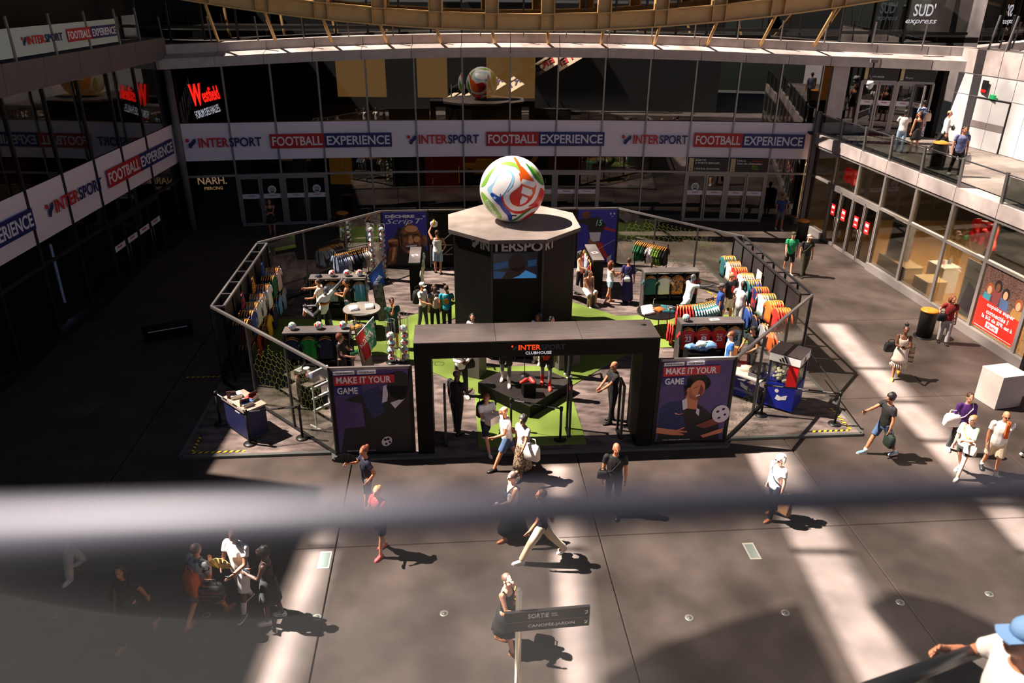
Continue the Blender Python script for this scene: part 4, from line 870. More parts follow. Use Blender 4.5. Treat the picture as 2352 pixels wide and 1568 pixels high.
mb = MB(); mb.ell([(gt, .07, .05), (gt + .01, .06, .045)], BLACKM, 12); part(mb, 'cable_grommet', g, TR((2.75, .75, 0)))
OR = mat('lit_orange_letter', (255, 84, 24), .5, emit=(255, 70, 15), es=.55); DIMB = mat('dim_blue_letter', (24, 30, 48), .5)
logo(face((-.6, -.01, 2.86), (1, 0, 0)), .13, g, OR, DIMB, 1.3); text('CLUBHOUSE', .62, .075, WHITELIT, face((-.25, -.012, 2.745), (1, 0, 0)), g, .01)

# ---------------------------------------------------------------- hub tower with slab, screen and giant ball
hub = thing('hub_tower', 'black octagonal centre tower with a screen and pale slab top', 'kiosk', SM(0, 7.1, PZ))
HB, HS = 1.84, 2.02; ho = octo(HB, (0, 0)); hs = octo(HS, (0, 0)); HZ = 3.86 - PZ
for i in range(8):
    a, b = Vector((*ho[i], 0)), Vector((*ho[(i + 1) % 8], 0)); t = (b - a).normalized()
    mb = MB(); mb.bar(a + t * .03 + Vector((0, 0, HZ / 2)), b - t * .03 + Vector((0, 0, HZ / 2)), .05, HZ, BLACK); part(mb, 'panel', hub)
    mb = MB(); mb.bar(a, a + Vector((0, 0, HZ)), .06, .06, DKSTEEL); part(mb, 'corner_post', hub)
SLAB = mat('slab_beige_grey', (150, 140, 134), .5, noise=(2.5, (138, 128, 122), 6, .3, .7)); SLABE = mat('slab_edge_grey', (70, 64, 62), .5)
mb = MB(); mb.prism(hs, HZ, HZ + .12, SLABE, top=SLAB); part(mb, 'slab_top', hub)
vf = -HB - .03; LG = mat('letter_grey', (170, 164, 160), .5)
M = face((-.76, vf, 3.52), (1, 0, 0)); text('TERSPO', 1.5, .3, LG, M, hub, .03)
t = Vector((ho[0][0] - ho[7][0], ho[0][1] - ho[7][1], 0)); t.normalize(); n_ = Vector((t.y, -t.x, 0)) * .03
p = Vector((*ho[0], 3.52)) + n_; text('IN', .36, .3, LG, face(p - t * .42, t), hub, .03)
mb = MB(face(p - t * .86, t)); mb.prism(el(.1, .24, .06, .06, 10), 0, .004, LG); part(mb, 'logo_dot', hub)
mb = MB(face(p - t * .86, t)); mb.prism([(.1, .02), (.2, -.02), (.26, .06), (.38, .16), (.38, .29), (.32, .28), (.2, .16), (.12, .14)], 0, .004, LG); part(mb, 'logo_wave', hub)
t = Vector((ho[2][0] - ho[1][0], ho[2][1] - ho[1][1], 0)); t.normalize(); n_ = Vector((t.y, -t.x, 0)) * .03
text('RT', .44, .3, LG, face(Vector((*ho[1], 3.52)) + n_ + t * .06, t), hub, .03)
SCR = mat('screen_dark', (6, 10, 16), .2, emit=(10, 26, 44), es=.3)
mb = MB(); mb.box((-.08, vf - .01, 3.1), (1.36, .06, .84), BLK); part(mb, 'tv_frame', hub)
M = face((-.72, vf - .045, 2.71), (1, 0, 0)); SX, SY = 1.28, .77
mb = MB(M); mb.prism([(0, 0), (SX, 0), (SX, SY), (0, SY)], 0, .004, SCR); tv = part(mb, 'tv_screen', hub)
SB = [mat('screen_blue', (20, 70, 110), .3, emit=(16, 62, 104), es=.3), mat('screen_cyan', (60, 130, 180), .3, emit=(40, 120, 180), es=.45), mat('screen_black', (2, 3, 6), .3)]
layers(tv, M, [('screen_band', SB[0], [[(0, SY * .6), (SX * .35, SY * .7), (SX * .34, SY * .45), (0, SY * .35)], [(SX * .8, SY * .7), (SX, SY * .75), (SX, SY * .5), (SX * .8, SY * .45)], [(0, 0), (SX * .4, 0), (SX * .3, SY * .25), (0, SY * .3)]]), ('screen_head', SB[2], [el(SX * .55, SY * .62, SX * .2, SY * .36), [(SX * .2, 0), (SX * .8, 0), (SX * .75, SY * .5), (SX * .35, SY * .4)]]), ('screen_shoulder', SB[1], [[(SX * .45, 0), (SX, 0), (SX, SY * .12), (SX * .75, SY * .32), (SX * .6, SY * .1)]])])

# balls: sphere with curved colour panels set just proud of the surface
def onsph(x, y, r):            # orthographic disc -> sphere, front = -y axis
    q = min(x * x + y * y, .985); return Vector((x, -math.sqrt(1 - q), y)).normalized() * r
def ball_panels():
    """outlines on the unit disc seen from the front: (material, polygon)"""
    wh, rd_, og, gr, lg, bl, lb = (mat('ball_white', (236, 234, 236), .35), mat('ball_red', (206, 38, 26), .35), mat('ball_orange', (232, 96, 24), .35), mat('ball_green', (52, 128, 44), .35), mat('ball_lime', (132, 186, 70), .35), mat('ball_blue', (34, 70, 160), .35), mat('ball_sky', (150, 204, 236), .35))
    P = [('red_panel', rd_, [(.13, .68), (.26, .5), (.55, .36), (.66, .26), (.6, .02), (.42, -.2), (.16, -.3), (-.06, -.22), (-.15, -.05), (-.12, .1), (.0, .2), (.14, .3), (.2, .42)], 0),
         ('orange_panel', og, [(.2, .8), (.3, .76), (.45, .6), (.62, .38), (.66, .26), (.6, .02), (.45, -.05), (.3, .1), (.22, .36), (.16, .5)], 1),
         ('sky_panel', lb, [(-.62, .36), (-.45, .62), (-.2, .74), (-.04, .66), (.0, .5), (-.1, .3), (-.28, .1), (-.34, -.1), (-.46, -.22), (-.76, .05), (-.77, .2)], 0),
         ('white_panel', wh, [(-.58, .36), (-.44, .58), (-.22, .7), (-.08, .6), (-.1, .46), (-.2, .28), (-.34, .08), (-.46, .0), (-.66, .12)], 1),
         ('navy_panel', bl, [(-.62, .08), (-.44, -.04), (-.42, -.3), (-.7, .0)], 1),
         ('blue_band', bl, [(-.42, .1), (-.36, -.1), (-.2, -.36), (-.06, -.62), (-.06, -.84), (-.14, -.82), (-.2, -.62), (-.36, -.42), (-.46, -.2)], 1),
         ('red_band', rd_, [(-.36, .06), (-.3, -.18), (-.1, -.4), (.2, -.46), (.5, -.36), (.7, -.36), (.76, -.42), (.5, -.42), (.25, -.54), (-.02, -.52), (-.26, -.34), (-.38, -.1)], 1),
         ('red_side', rd_, [(.82, .16), (.96, .0), (.95, -.25), (.86, -.48), (.76, -.4), (.6, -.34), (.42, -.32), (.62, -.2), (.76, .04)], 0),
         ('green_low', gr, [(.56, -.42), (.36, -.46), (.14, -.66), (-.1, -.86), (.06, -.84), (.28, -.62), (.5, -.46)], 1),
         ('red_low', rd_, [(.66, -.58), (.68, -.66), (.5, -.8), (.24, -.86), (.34, -.72), (.5, -.6)], 0),
         ('green_side', gr, [(.36, .88), (.6, .68), (.84, .44), (.94, .22), (.9, .2), (.72, .36), (.5, .66)], 0),
         ('lime_side', lg, [(.5, .8), (.72, .62), (.9, .38), (.94, .24), (.86, .3), (.68, .54)], 1),
         ('lime_left', lg, [(-.96, .14), (-.88, .36), (-.7, .62), (-.5, .8), (-.56, .72), (-.72, .5), (-.84, .26)], 0),
         ('green_top', lg, [(-.4, .86), (-.1, .92), (.1, .86), (.24, .7), (.26, .56), (.18, .68), (.04, .8), (-.16, .84)], 1),
         ('orange_top', og, [(.02, .99), (.1, .98), (.22, .8), (.26, .6), (.2, .62), (.14, .78)], 2),
         ('lime_low', lg, [(-.96, -.02), (-.88, -.02), (-.6, -.3), (-.38, -.62), (-.36, -.78), (-.5, -.76), (-.78, -.5), (-.94, -.2)], 0)]
    return wh, P
WH_BALL, BP = ball_panels()
def tri_fill(poly, depth=2):
    bm = bmesh.new(); vs = [bm.verts.new((x, y, 0)) for x, y in poly]; bm.faces.new(vs)
    bmesh.ops.triangulate(bm, faces=bm.faces[:])
    for _ in range(depth): bmesh.ops.subdivide_edges(bm, edges=bm.edges[:], cuts=1, use_grid_fill=True)
    bmesh.ops.triangulate(bm, faces=bm.faces[:]); bm.verts.index_update()
    r = [tuple(v.co.xy) for v in bm.verts], [[v.index for v in f.verts] for f in bm.faces]; bm.free(); return r
def densify(poly, k=3):
    out = []; n = len(poly)
    for i in range(n):
        p0, p1, p2, p3 = [Vector(poly[(i + j - 1) % n]) for j in range(4)]
        for s in range(k):
            t = s / k; out.append(tuple(.5 * ((2 * p1) + (p2 - p0) * t + (2 * p0 - 5 * p1 + 4 * p2 - p3) * t * t + (3 * p1 - p0 - 3 * p2 + p3) * t ** 3)))
    return out
ROTS = [Matrix(), Matrix.Rotation(math.pi, 3, 'Z') @ Matrix.Rotation(.9, 3, 'Y')]
def add_panel(mb, poly, m, r, Q, k=3, d=2):
    v, f = tri_fill(densify(poly, k), d)
    mb.add([Q @ onsph(x, y, r) for x, y in v], f, m, True)
giant = thing('giant_football', 'giant white football with red, green and blue swirl panels on the hub slab', 'ball', SM(-.03, 7.1, PZ + HZ + .12))
GR = 1.0
mb = MB(); mb.sph((0, 0, GR), GR, WH_BALL, 40, 24); part(mb, 'ball_shell', giant)
for q, Q in enumerate(ROTS):
    for nm, m, poly, lay in BP:
        mb = MB(Matrix.Translation((0, 0, GR))); add_panel(mb, poly, m, GR * (1.003 + .003 * lay), Q); part(mb, 'panel', giant)
mb = MB(Matrix.Translation((0, 0, GR)))
for bar_ in ([(.2, .44), (.24, .5), (.62, .38), (.64, .3), (.58, .22), (.2, .38)], [(.22, .22), (.24, .3), (.52, .18), (.54, .06), (.46, .0), (.18, .12)], [(.16, -.1), (.22, .04), (.38, -.04), (.4, -.08), (.32, -.18), (.16, -.24)]):
    add_panel(mb, bar_, WH_BALL, GR * 1.013, ROTS[0], 1, 2)
part(mb, 'white_stripes', giant, kind='stuff')
st_ = [(-.58 + (.07 if k % 2 == 0 else .028) * math.sin(k * math.pi / 5), -.06 + (.07 if k % 2 == 0 else .028) * math.cos(k * math.pi / 5)) for k in range(10)]
mb = MB(Matrix.Translation((0, 0, GR))); add_panel(mb, st_, mat('ball_sky', (150, 204, 236), .35), GR * 1.012, ROTS[0], 1, 0); part(mb, 'star', giant)
c0 = onsph(-.68, -.42, GR * 1.008) + Vector((0, 0, GR)); nrm = (c0 - Vector((0, 0, GR))).normalized(); rgt = Vector((.52, .12, -.62)); rgt = (rgt - nrm * rgt.dot(nrm)).normalized(); upv = nrm.cross(rgt)
text('TRIONDA', .62, .13, WH_BALL, Matrix(((rgt.x, upv.x, nrm.x, 0), (rgt.y, upv.y, nrm.y, 0), (rgt.z, upv.z, nrm.z, 0), (0, 0, 0, 1))).normalized() if False else Matrix.Translation(c0 - rgt * .31 + nrm * .035) @ Matrix(((rgt.x, upv.x, nrm.x, 0), (rgt.y, upv.y, nrm.y, 0), (rgt.z, upv.z, nrm.z, 0), (0, 0, 0, 1))), giant, .02, .1)
c0 = onsph(.0, -.6, GR * 1.008) + Vector((0, 0, GR)); poly_part([[(-.08, -.03), (.08, -.03), (.08, .01), (-.08, .01)]], BLK, face(c0, (1, 0, 0), up=(0, .6, .8)), giant, 'printed_mark', .006)
# small football mesh shared by every ball of the stand
sb = MB(); sb.sph((0, 0, 0), 1.0, WH_BALL, 14, 9)
for Q in ROTS:
    for nm, m, poly, lay in BP:
        if nm in ('red_panel', 'sky_panel', 'blue_band', 'red_side', 'green_low', 'green_side', 'lime_low', 'red_low', 'lime_left'): add_panel(sb, poly, m, 1.02, Q, 1, 1)
SMALL = sb.mesh('small_football')
def ball(p, lab, group=None, r=.11, seed=None):
    q = random.Random(seed if seed is not None else hash((round(p[0], 2), round(p[1], 2), round(p[2], 2))))
    M = Matrix.Translation(p) @ Euler((q.uniform(-.7, .7), q.uniform(-3, 3), q.uniform(-.6, .6))).to_matrix().to_4x4() @ Matrix.Scale(r, 4)
    return tag(link('football', SMALL, None, M), lab, 'ball', group)

# ---------------------------------------------------------------- podium, display cube and boots
pod = thing('podium', 'low black pointed display podium behind the gate', 'podium', SM(0, 0, PZ))
pp = [(-1.28, 3.05), (.06, 1.55), (1.42, 2.98), (.84, 3.62), (-.6, 3.7)]
mb = MB(); mb.prism(pp, 0, .36, BLACK); part(mb, 'base', pod)
mb = MB(); mb.prism([(x * .995 + .0, y * .995 + .012) for x, y in pp], .361, .375, mat('podium_top', (34, 31, 30), .45, noise=(4, (46, 42, 40), 4, .3, .7, (1, 8, 1)))); part(mb, 'top_panel', pod)
PT = PZ + .375
cube = thing('display_cube', 'small black cube on the podium carrying red football boots', 'plinth', SM(.08, 2.22, PT, .15)); mb = MB(); mb.box((0, 0, .2), (.34, .3, .4), BLACK); part(mb, 'body', cube); mb = MB(); mb.box((0, 0, .41), (.36, .32, .02), BLACKM); part(mb, 'top', cube)
BOOTRED = mat('boot_red', (226, 72, 66), .4); SOLEW = mat('sole_white', (225, 220, 215), .5)
def shoe_mesh(m, sole, L=.27, Wd=.1, Hh=.1, high=0.0):
    mb = MB(); f = lambda y, w_, z1: [(w_ * math.cos(a), y, max(.018 + (z1 - .018) * (.5 + .5 * math.sin(a)), .018)) for a in [i * math.pi / 4 for i in range(8)]]
    mb.loft([f(-.07, .02, .05), f(-.062, .036, .085 + high), f(-.02, .042, Hh + high), f(.04, .042, .085), f(.11, .048, .062), f(.165, .04, .05), f(.195, .014, .035)], m)
    mb.loft([[(w_ * sx, y, z) for sx, z in ((-1, .0), (1, .0), (1, .024), (-1, .024))] for y, w_ in ((-.075, .025), (-.05, .04), (.0, .042), (.1, .05), (.16, .044), (.2, .018))], sole, smooth=False)
    return mb
for k, (dx, rz, tl) in enumerate(((-.09, 2.2, 0), (.06, 3.6, 0))):
    o = solo(shoe_mesh(BOOTRED, BOOTRED), 'football_boot', ('red football boot lying left on the small black cube', 'red football boot standing right on the small black cube')[k], 'boot', SM(.08 + dx, 2.22 + .04 * k, PT + .421, rz))

# ---------------------------------------------------------------- queue posts and belts
BELT = mat('belt_black', (18, 18, 19), .7)
def post(u, v, lab, h=.98, z=PZ):
    o = thing('queue_post', lab, 'barrier post', SM(u, v, z)); mb = MB(); mb.ell([(0, .17, .17), (.02, .17, .17), (.035, .05, .05)], BLACKM, 20); part(mb, 'base', o)
    mb = MB(); mb.tube([(0, 0, .03), (0, 0, h - .1)], .032, BLACKM, 12); part(mb, 'pole', o); mb = MB(); mb.ell([(h - .1, .045, .045), (h, .045, .045)], BLACKM, 12); part(mb, 'belt_head', o)
def belt(a, b, lab, z=PZ + .93, n=3):
    A, B = W(*a, z), W(*b, z); t = (B - A).normalized(); o = thing('queue_belt', lab, 'barrier belt')
    mb = MB(); mb.bar(A + t * .04, B - t * .04, .006, .05, BELT); part(mb, 'webbing', o)
    L = (B - A).length
    for k in range(n):
        p = A + t * (L * (k + .5) / n); nn = Vector((t.y, -t.x, 0)); nn = nn if nn.y < 0 else -nn
        text('INTERSPORT', .26, .025, WHITE, face(p + nn * .005 - t * .13 + Vector((0, 0, -.012)), t), o, .01)
post(.73, .42, 'black queue post on turf just inside the gate'); post(-.5, .95, 'black queue post behind the boy with the white box'); belt((-.5, .95), (.73, .42), 'black belt strung across the turf in front of the podium')
post(-8.15, 1.8, 'black queue post at the left edge of the platform, behind the booklet cart'); post(-7.15, .75, 'black queue post at the platform front before the booklet cart'); post(-5.88, .95, 'black queue post right of the booklet cart near the slanting glass'); 
belt((-8.15, 1.8), (-7.15, .75), 'black belt from the left edge post round the cart'); belt((-7.15, .75), (-5.88, .95), 'black belt in front of the booklet cart')
post(6.4, 1.35, 'black queue post left of the grabber machine'); post(8.2, .75, 'black queue post at the front right platform corner'); belt((6.4, 1.35), (8.2, .75), 'black belt in front of the grabber machine'); belt((8.2, .75), (8.5, 3.6), 'black belt along the right platform edge')
def pedestal(u, v, lab):
    o = thing('security_pedestal', lab, 'security gate', SM(u, v, PZ)); mb = MB(); mb.box((0, 0, .02), (.1, .5, .04), BLACKM); part(mb, 'base', o)
    for dv in (-.22, .22): mb = MB(); mb.box((0, dv, .79), (.06, .06, 1.5), DKSTEEL); part(mb, 'upright', o)
    mb = MB(); mb.box((0, 0, 1.53), (.06, .5, .05), DKSTEEL); part(mb, 'cap', o); mb = MB(); mb.box((0, 0, .75), (.015, .38, 1.4), PANE); part(mb, 'pane', o)
pedestal(.98, .75, 'tall thin security pedestal on the turf inside the gate'); pedestal(2.3, .6, 'tall thin security pedestal beside the right gate pillar'); pedestal(-2.2, .55, 'tall thin security pedestal beside the left gate pillar')

# ---------------------------------------------------------------- booklet cart at front left
ct = thing('booklet_cart', 'dark navy trolley counter with beige top and stacks of booklets', 'cart', SM(-7.35, 1.42, PZ, -.82))
mb = MB(); mb.box((0, 0, .46), (1.05, .58, .76), mat('cart_navy', (22, 26, 66), .5)); part(mb, 'body', ct); mb = MB(); mb.box((0, 0, .87), (1.12, .64, .05), mat('cart_top', (150, 128, 116), .5)); part(mb, 'top', ct)
mb = MB(); mb.box((0, 0, .06), (1.0, .54, .04), STEEL); part(mb, 'chassis', ct)
for x, y in ((-.45, -.22), (.45, -.22), (-.45, .22), (.45, .22)): mb = MB(); mb.tube([(x - .02, y, .045), (x + .02, y, .045)], .045, BLACKM, 10); part(mb, 'wheel', ct)
text('INTERSPORT', .22, .03, WHITE, face((.05, -.292, .72), (1, 0, 0)), ct, .01)
BKC = [(210, 60, 50), (60, 140, 70), (228, 190, 70), (235, 232, 225), (50, 90, 160), (240, 240, 238)]
for k, (x, y, rz, nm) in enumerate(((.28, -.08, .1, 'nearest stack'), (-.3, -.05, -.2, 'left stack'), (.1, .16, .5, 'rear upright stack'))):
    for j in range(5):
        o = thing('booklet', 'colourful booklet in the %s on the cart, %s from the bottom' % (nm, ORD[j]), 'booklet', SM(-7.35, 1.42, PZ + .896 + j * .022, -.82) @ TR((x, y, 0), rz + .12 * ((j * 7) % 3 - 1)), 'booklets in the %s' % nm)
        c = BKC[(j + k) % 6]; mb = MB(); mb.box((0, 0, .01), (.21, .28, .019), mat('page_white', (228, 224, 214), .7)); part(mb, 'pages', o)
        mb = MB(); mb.box((0, 0, .0205), (.212, .282, .003), mat('cover_%d' % (BKC.index(c)), c, .5)); part(mb, 'cover', o)
    mb = MB(); mb.box((0, -.16, .1), (.24, .012, .26), mat('menu_dark_red', (60, 24, 20), .5), M=Matrix.Rotation(.3, 4, 'X')); solo(mb, 'upright_card', 'small dark upright card beside the %s of booklets' % nm, 'card', SM(-7.35, 1.42, PZ + .93, -.82) @ TR((x - .16, y - .0, .02), rz + 1.2))

# ---------------------------------------------------------------- grabber machine at front right
cm = thing('grabber_machine', 'blue white and red grabber machine with three-stripe logo', 'arcade machine', SM(7.2, 1.9, PZ, -.72))
CB = mat('machine_blue', (18, 34, 150), .4); hw, hd, hh = .40, .40, 1.68
mb = MB(); mb.box((0, 0, .39), (.8, .8, .66), CB); part(mb, 'base_cabinet', cm)
mb = MB(); mb.box((0, 0, .76), (.8, .8, .06), CB); part(mb, 'tray', cm)
for x, y in ((-.37, -.37), (.37, -.37), (-.37, .37), (.37, .37)): mb = MB(); mb.box((x, y, 1.12), (.06, .06, .68), mat('machine_post', (30, 34, 80), .4)); part(mb, 'corner_post', cm)
for a, b in (((-.34, -.385), (.1, -.385)), ((.385, -.34), (.385, .34)), ((-.385, .34), (-.385, -.34)), ((.34, .385), (-.34, .385))):
    pane((*a, 0), (*b, 0), .8, 1.44, PANE, cm)
mb = MB(); mb.box((.26, -.392, 1.12), (.28, .02, .68), mat('machine_red', (206, 24, 30), .4)); part(mb, 'red_panel', cm)
mb = MB(); mb.box((0, 0, 1.555), (.84, .84, .23), WHITEP); part(mb, 'header', cm); mb = MB(); mb.box((0, 0, 1.68), (.85, .85, .02), mat('machine_top', (44, 36, 38), .5)); part(mb, 'top', cm)
for M, s in ((face((-.12, -.424, 1.47), (1, 0, 0)), 1), (face((.424, -.1, 1.47), (0, 1, 0)), .8)):
    for k in range(3): h_ = .07 + .05 * k; poly_part([[(k * .085, 0), (.06 + k * .085, 0), (.06 + k * .085 - h_ * .55, h_), (k * .085 - h_ * .55, h_)]], BLK, M @ Matrix.Scale(s, 4), cm, 'logo_stripe')
M = face((-.2, -.405, .28), (1, 0, 0)); poly_part([el(.12, .3, .055, .055, 12)], WHITE, M, cm, 'logo_dot'); poly_part([[(.1, .05), (.2, .02), (.28, .06), (.4, .1), (.42, .24), (.33, .2), (.25, .15), (.14, .19)]], WHITE, M, cm, 'logo_wave')
mb = MB(); mb.tube([(0, 0, 1.44), (.02, 0, 1.2)], .012, CHROME, 8); mb.tube([(.02, 0, 1.2), (-.06, 0, 1.1)], .012, CHROME, 6); mb.tube([(.02, 0, 1.2), (.1, 0, 1.1)], .012, CHROME, 6); mb.tube([(.02, 0, 1.2), (.02, .08, 1.1)], .012, CHROME, 6); part(mb, 'claw', cm)
mb = MB(); r_ = random.Random(3)
for k in range(60): mb.sph((r_.uniform(-.32, .32), r_.uniform(-.32, .32), .84 + r_.uniform(0, .07)), r_.uniform(.045, .06), mat('prize_cream', (220, 212, 190), .6), 6, 4)
part(mb, 'prize_heap', cm, kind='stuff')
for x, y in ((-.34, -.34), (.34, -.34), (.34, .34), (-.34, .34)): mb = MB(); mb.tube([(x - .02, y, .035), (x + .02, y, .035)], .035, BLACKM, 10); part(mb, 'wheel', cm)

# ---------------------------------------------------------------- garments
HANG = MB(); HANG.tube([(-.21, 0, -.085), (-.1, 0, -.025), (0, 0, .0), (.1, 0, -.025), (.21, 0, -.085)], [.013, .019, .024, .019, .013], WOODH, 6); HANG.tube([(0, 0, -.02), (0, 0, .03), (.02, 0, .05), (.04, 0, .035)], .004, CHROME, 5)
HANGM = HANG.mesh('hanger')
def shirt_mesh(wd=.25, ln=.70, dp=.035, sl=.2):
    mb = MB(); k = 12
    def ring(z, w_, d, wob): return [(w_ * math.cos(2 * math.pi * i / k), d * math.sin(2 * math.pi * i / k) + wob * math.sin(i * 2.1 + z * 9), z) for i in range(k)]
    mb.loft([ring(-ln, wd * .95, dp * 1.1, .012), ring(-ln * .72, wd * .9, dp, .014), ring(-ln * .4, wd * .9, dp, .01), ring(-.22, wd * .94, dp, .006), ring(-.11, wd * .9, dp * .9, .003), ring(-.065, wd * .6, dp * .8, 0), ring(-.035, wd * .3, dp * .8, 0)], None)
    for s in (-1, 1):
        rr = lambda x, z, a, b: [(x + a * .5 * math.cos(q) * .6, b * math.sin(q), z + a * math.cos(q)) for q in [i * math.pi / 3 for i in range(6)]]
        mb.loft([rr(s * wd * .72, -.13, .075, dp * .7), rr(s * (wd + .06), -.21, .08, dp * .7), rr(s * (wd + .11), -.21 - sl * .5, .075, dp * .8)], None)
    me = MB.mesh(mb, 'shirt') if False else None
    m = bpy.data.meshes.new('shirt'); m.from_pydata([tuple(p) for p in mb.v], [], mb.f); m.materials.append(WHITE); m.polygons.foreach_set('use_smooth', [True] * len(mb.f)); return m
SHIRTS = [shirt_mesh(), shirt_mesh(.24, .66, .03, .18), shirt_mesh(.26, .74, .04, .22)]
def shorts_mesh():
    mb = MB(); k = 8
    for s in (-1, 1):
        mb.loft([[(s * (.1 + t * .04) + (.1 + t * .02) * math.cos(2 * math.pi * i / k), .03 * math.sin(2 * math.pi * i / k), -.04 - t * .38) for i in range(k)] for t in (0, .4, 1)], None)
    m = bpy.data.meshes.new('shorts'); m.from_pydata([tuple(p) for p in mb.v], [], mb.f); m.materials.append(WHITE); m.polygons.foreach_set('use_smooth', [True] * len(mb.f)); return m
SHORTS = shorts_mesh()
def two(name, c1, c2, sc=10, st=None, lo=.45, hi=.55): return mat(name, c1, .75, noise=(sc, c2, 2, lo, hi) + ((st,) if st else ()))
FAB = {
 'orange': mat('fabric_orange', (214, 96, 24), .75), 'amber': mat('fabric_amber', (222, 152, 36), .75), 'yellow': mat('fabric_yellow', (228, 172, 40), .75), 'red': mat('fabric_red', (188, 30, 26), .75),
 'maroon': mat('fabric_maroon', (84, 16, 18), .75), 'white': mat('fabric_white', (226, 222, 220), .75), 'black': mat('fabric_black', (16, 16, 18), .75), 'blue': mat('fabric_blue', (32, 66, 140), .75),
 'navy': mat('fabric_navy', (20, 28, 58), .75), 'petrol': mat('fabric_petrol', (18, 84, 92), .75), 'green': mat('fabric_green', (16, 92, 56), .75), 'lime': two('fabric_lime', (22, 26, 24), (150, 200, 40), 7, (8, 1, 1.2), .5, .56),
 'brightgreen': mat('fabric_bright_green', (22, 160, 46), .75, noise=(2, (16, 128, 36), 2, .45, .55, (9, 1, .4))), 'teal': two('fabric_teal', (200, 226, 226), (40, 140, 148), 9, (1, 1, 1.6), .46, .56), 'cream': mat('fabric_cream', (224, 206, 186), .75), 'grey': mat('fabric_grey', (128, 128, 134), .75),
 'sky': mat('fabric_sky', (118, 168, 216), .75), 'pink': mat('fabric_pink', (216, 186, 180), .75), 'bluegrey': two('fabric_blue_grey', (176, 188, 206), (96, 116, 156), 8, (6, 1, .6)), 'flame': two('fabric_flame', (228, 150, 40), (60, 40, 60), 14, None, .5, .55),
 'floral': two('fabric_floral_print', (226, 132, 36), (60, 70, 110), 16, None, .48, .52), 'striped': two('fabric_sky_stripes', (226, 226, 230), (90, 160, 200), 9, (1, .05, .05), .47, .5), 'camo': two('fabric_camo', (160, 206, 206), (226, 232, 232), 8, None, .46, .54),
 'redblue': two('fabric_red_blue', (180, 40, 36), (28, 40, 90), 6, None, .48, .52)}
def garment(M, fab, lab, group, mesh=None, hanger=True, sc=1.0, name='shirt'):
    o = tag(link(name, mesh or random.choice(SHIRTS), None, M @ Matrix.Scale(sc, 4)), lab, 'shorts' if name == 'shorts' else 'shirt', group)
    o.material_slots[0].link = 'OBJECT'; o.material_slots[0].material = FAB[fab]
    if hanger: link('hanger', HANGM, o)
    return o
# side walls: cantilever arms pointing inwards, garments hung along them
ORD = ['first', 'second', 'third', 'fourth', 'fifth', 'sixth', 'seventh', 'eighth', 'ninth', 'tenth', 'eleventh', 'twelfth', 'thirteenth', 'fourteenth', 'fifteenth', 'sixteenth']
NEAR = ['nearest', 'second', 'third', 'fourth', 'fifth', 'sixth', 'seventh', 'eighth', 'farthest']
def arm(side, v, z, fabs, where, L=.5, n=6, mesh=None):
    u0 = 8.30 * side; u1 = u0 - L * side
    mb = MB(); mb.tube([W(u0, v, z + .045), W(u1, v, z + .045), W(u1 - .02 * side, v, z + .08)], .011, CHROME, 6); part(mb, 'hanging_arm', GW[side])
    for k in range(n):
        f = fabs[min(k * len(fabs) // n, len(fabs) - 1)]; u = u0 - (.09 + (L - .12) * k / (n - 1)) * side
        garment(SM(u, v + random.uniform(-.02, .02), z, math.pi / 2 + random.uniform(-.06, .06)), f, '%s shirt on a wooden hanger, %s from the wall, %s' % (f, ORD[k], where), 'shirts, %s' % where, mesh)
LV = [(4.55, ['black', 'maroon']), (5.2, ['maroon', 'blue']), (5.85, ['white', 'white']), (6.55, ['teal', 'white']), (7.4, ['grey', 'white']), (8.25, ['black', 'green']), (9.0, ['white', 'pink'])]
for i, (v, f) in enumerate(LV): arm(-1, v, 1.88, f, 'upper left wall, %s arm' % NEAR[i])
LV2 = [(4.75, ['black', 'black']), (5.4, ['white', 'red']), (6.1, ['white', 'maroon']), (6.9, ['yellow', 'yellow']), (7.7, ['bluegrey', 'navy']), (8.7, ['amber', 'sky']), (9.4, ['black', 'bluegrey'])]
for i, (v, f) in enumerate(LV2): arm(-1, v, 1.02, f, 'lower left wall, %s arm' % NEAR[i], n=5)
RV = [(4.5, ['orange', 'red']), (5.1, ['red', 'orange']), (5.7, ['petrol', 'camo']), (6.3, ['red', 'redblue']), (6.95, ['blue', 'petrol']), (7.6, ['white', 'white']), (8.25, ['red', 'red']), (8.85, ['white', 'white']), (9.45, ['petrol', 'petrol'])]
for i, (v, f) in enumerate(RV): arm(1, v, 1.88, f, 'upper right wall, %s arm' % NEAR[i])
RV2 = [(4.6, ['camo', 'orange']), (5.3, ['white', 'grey']), (6.0, ['blue', 'navy']), (6.7, ['black', 'blue']), (7.4, ['cream', 'cream']), (8.1, ['cream', 'white']), (8.9, ['green', 'petrol'])]
for i, (v, f) in enumerate(RV2): arm(1, v, 1.02, f, 'lower right wall, %s arm' % NEAR[i], n=5)
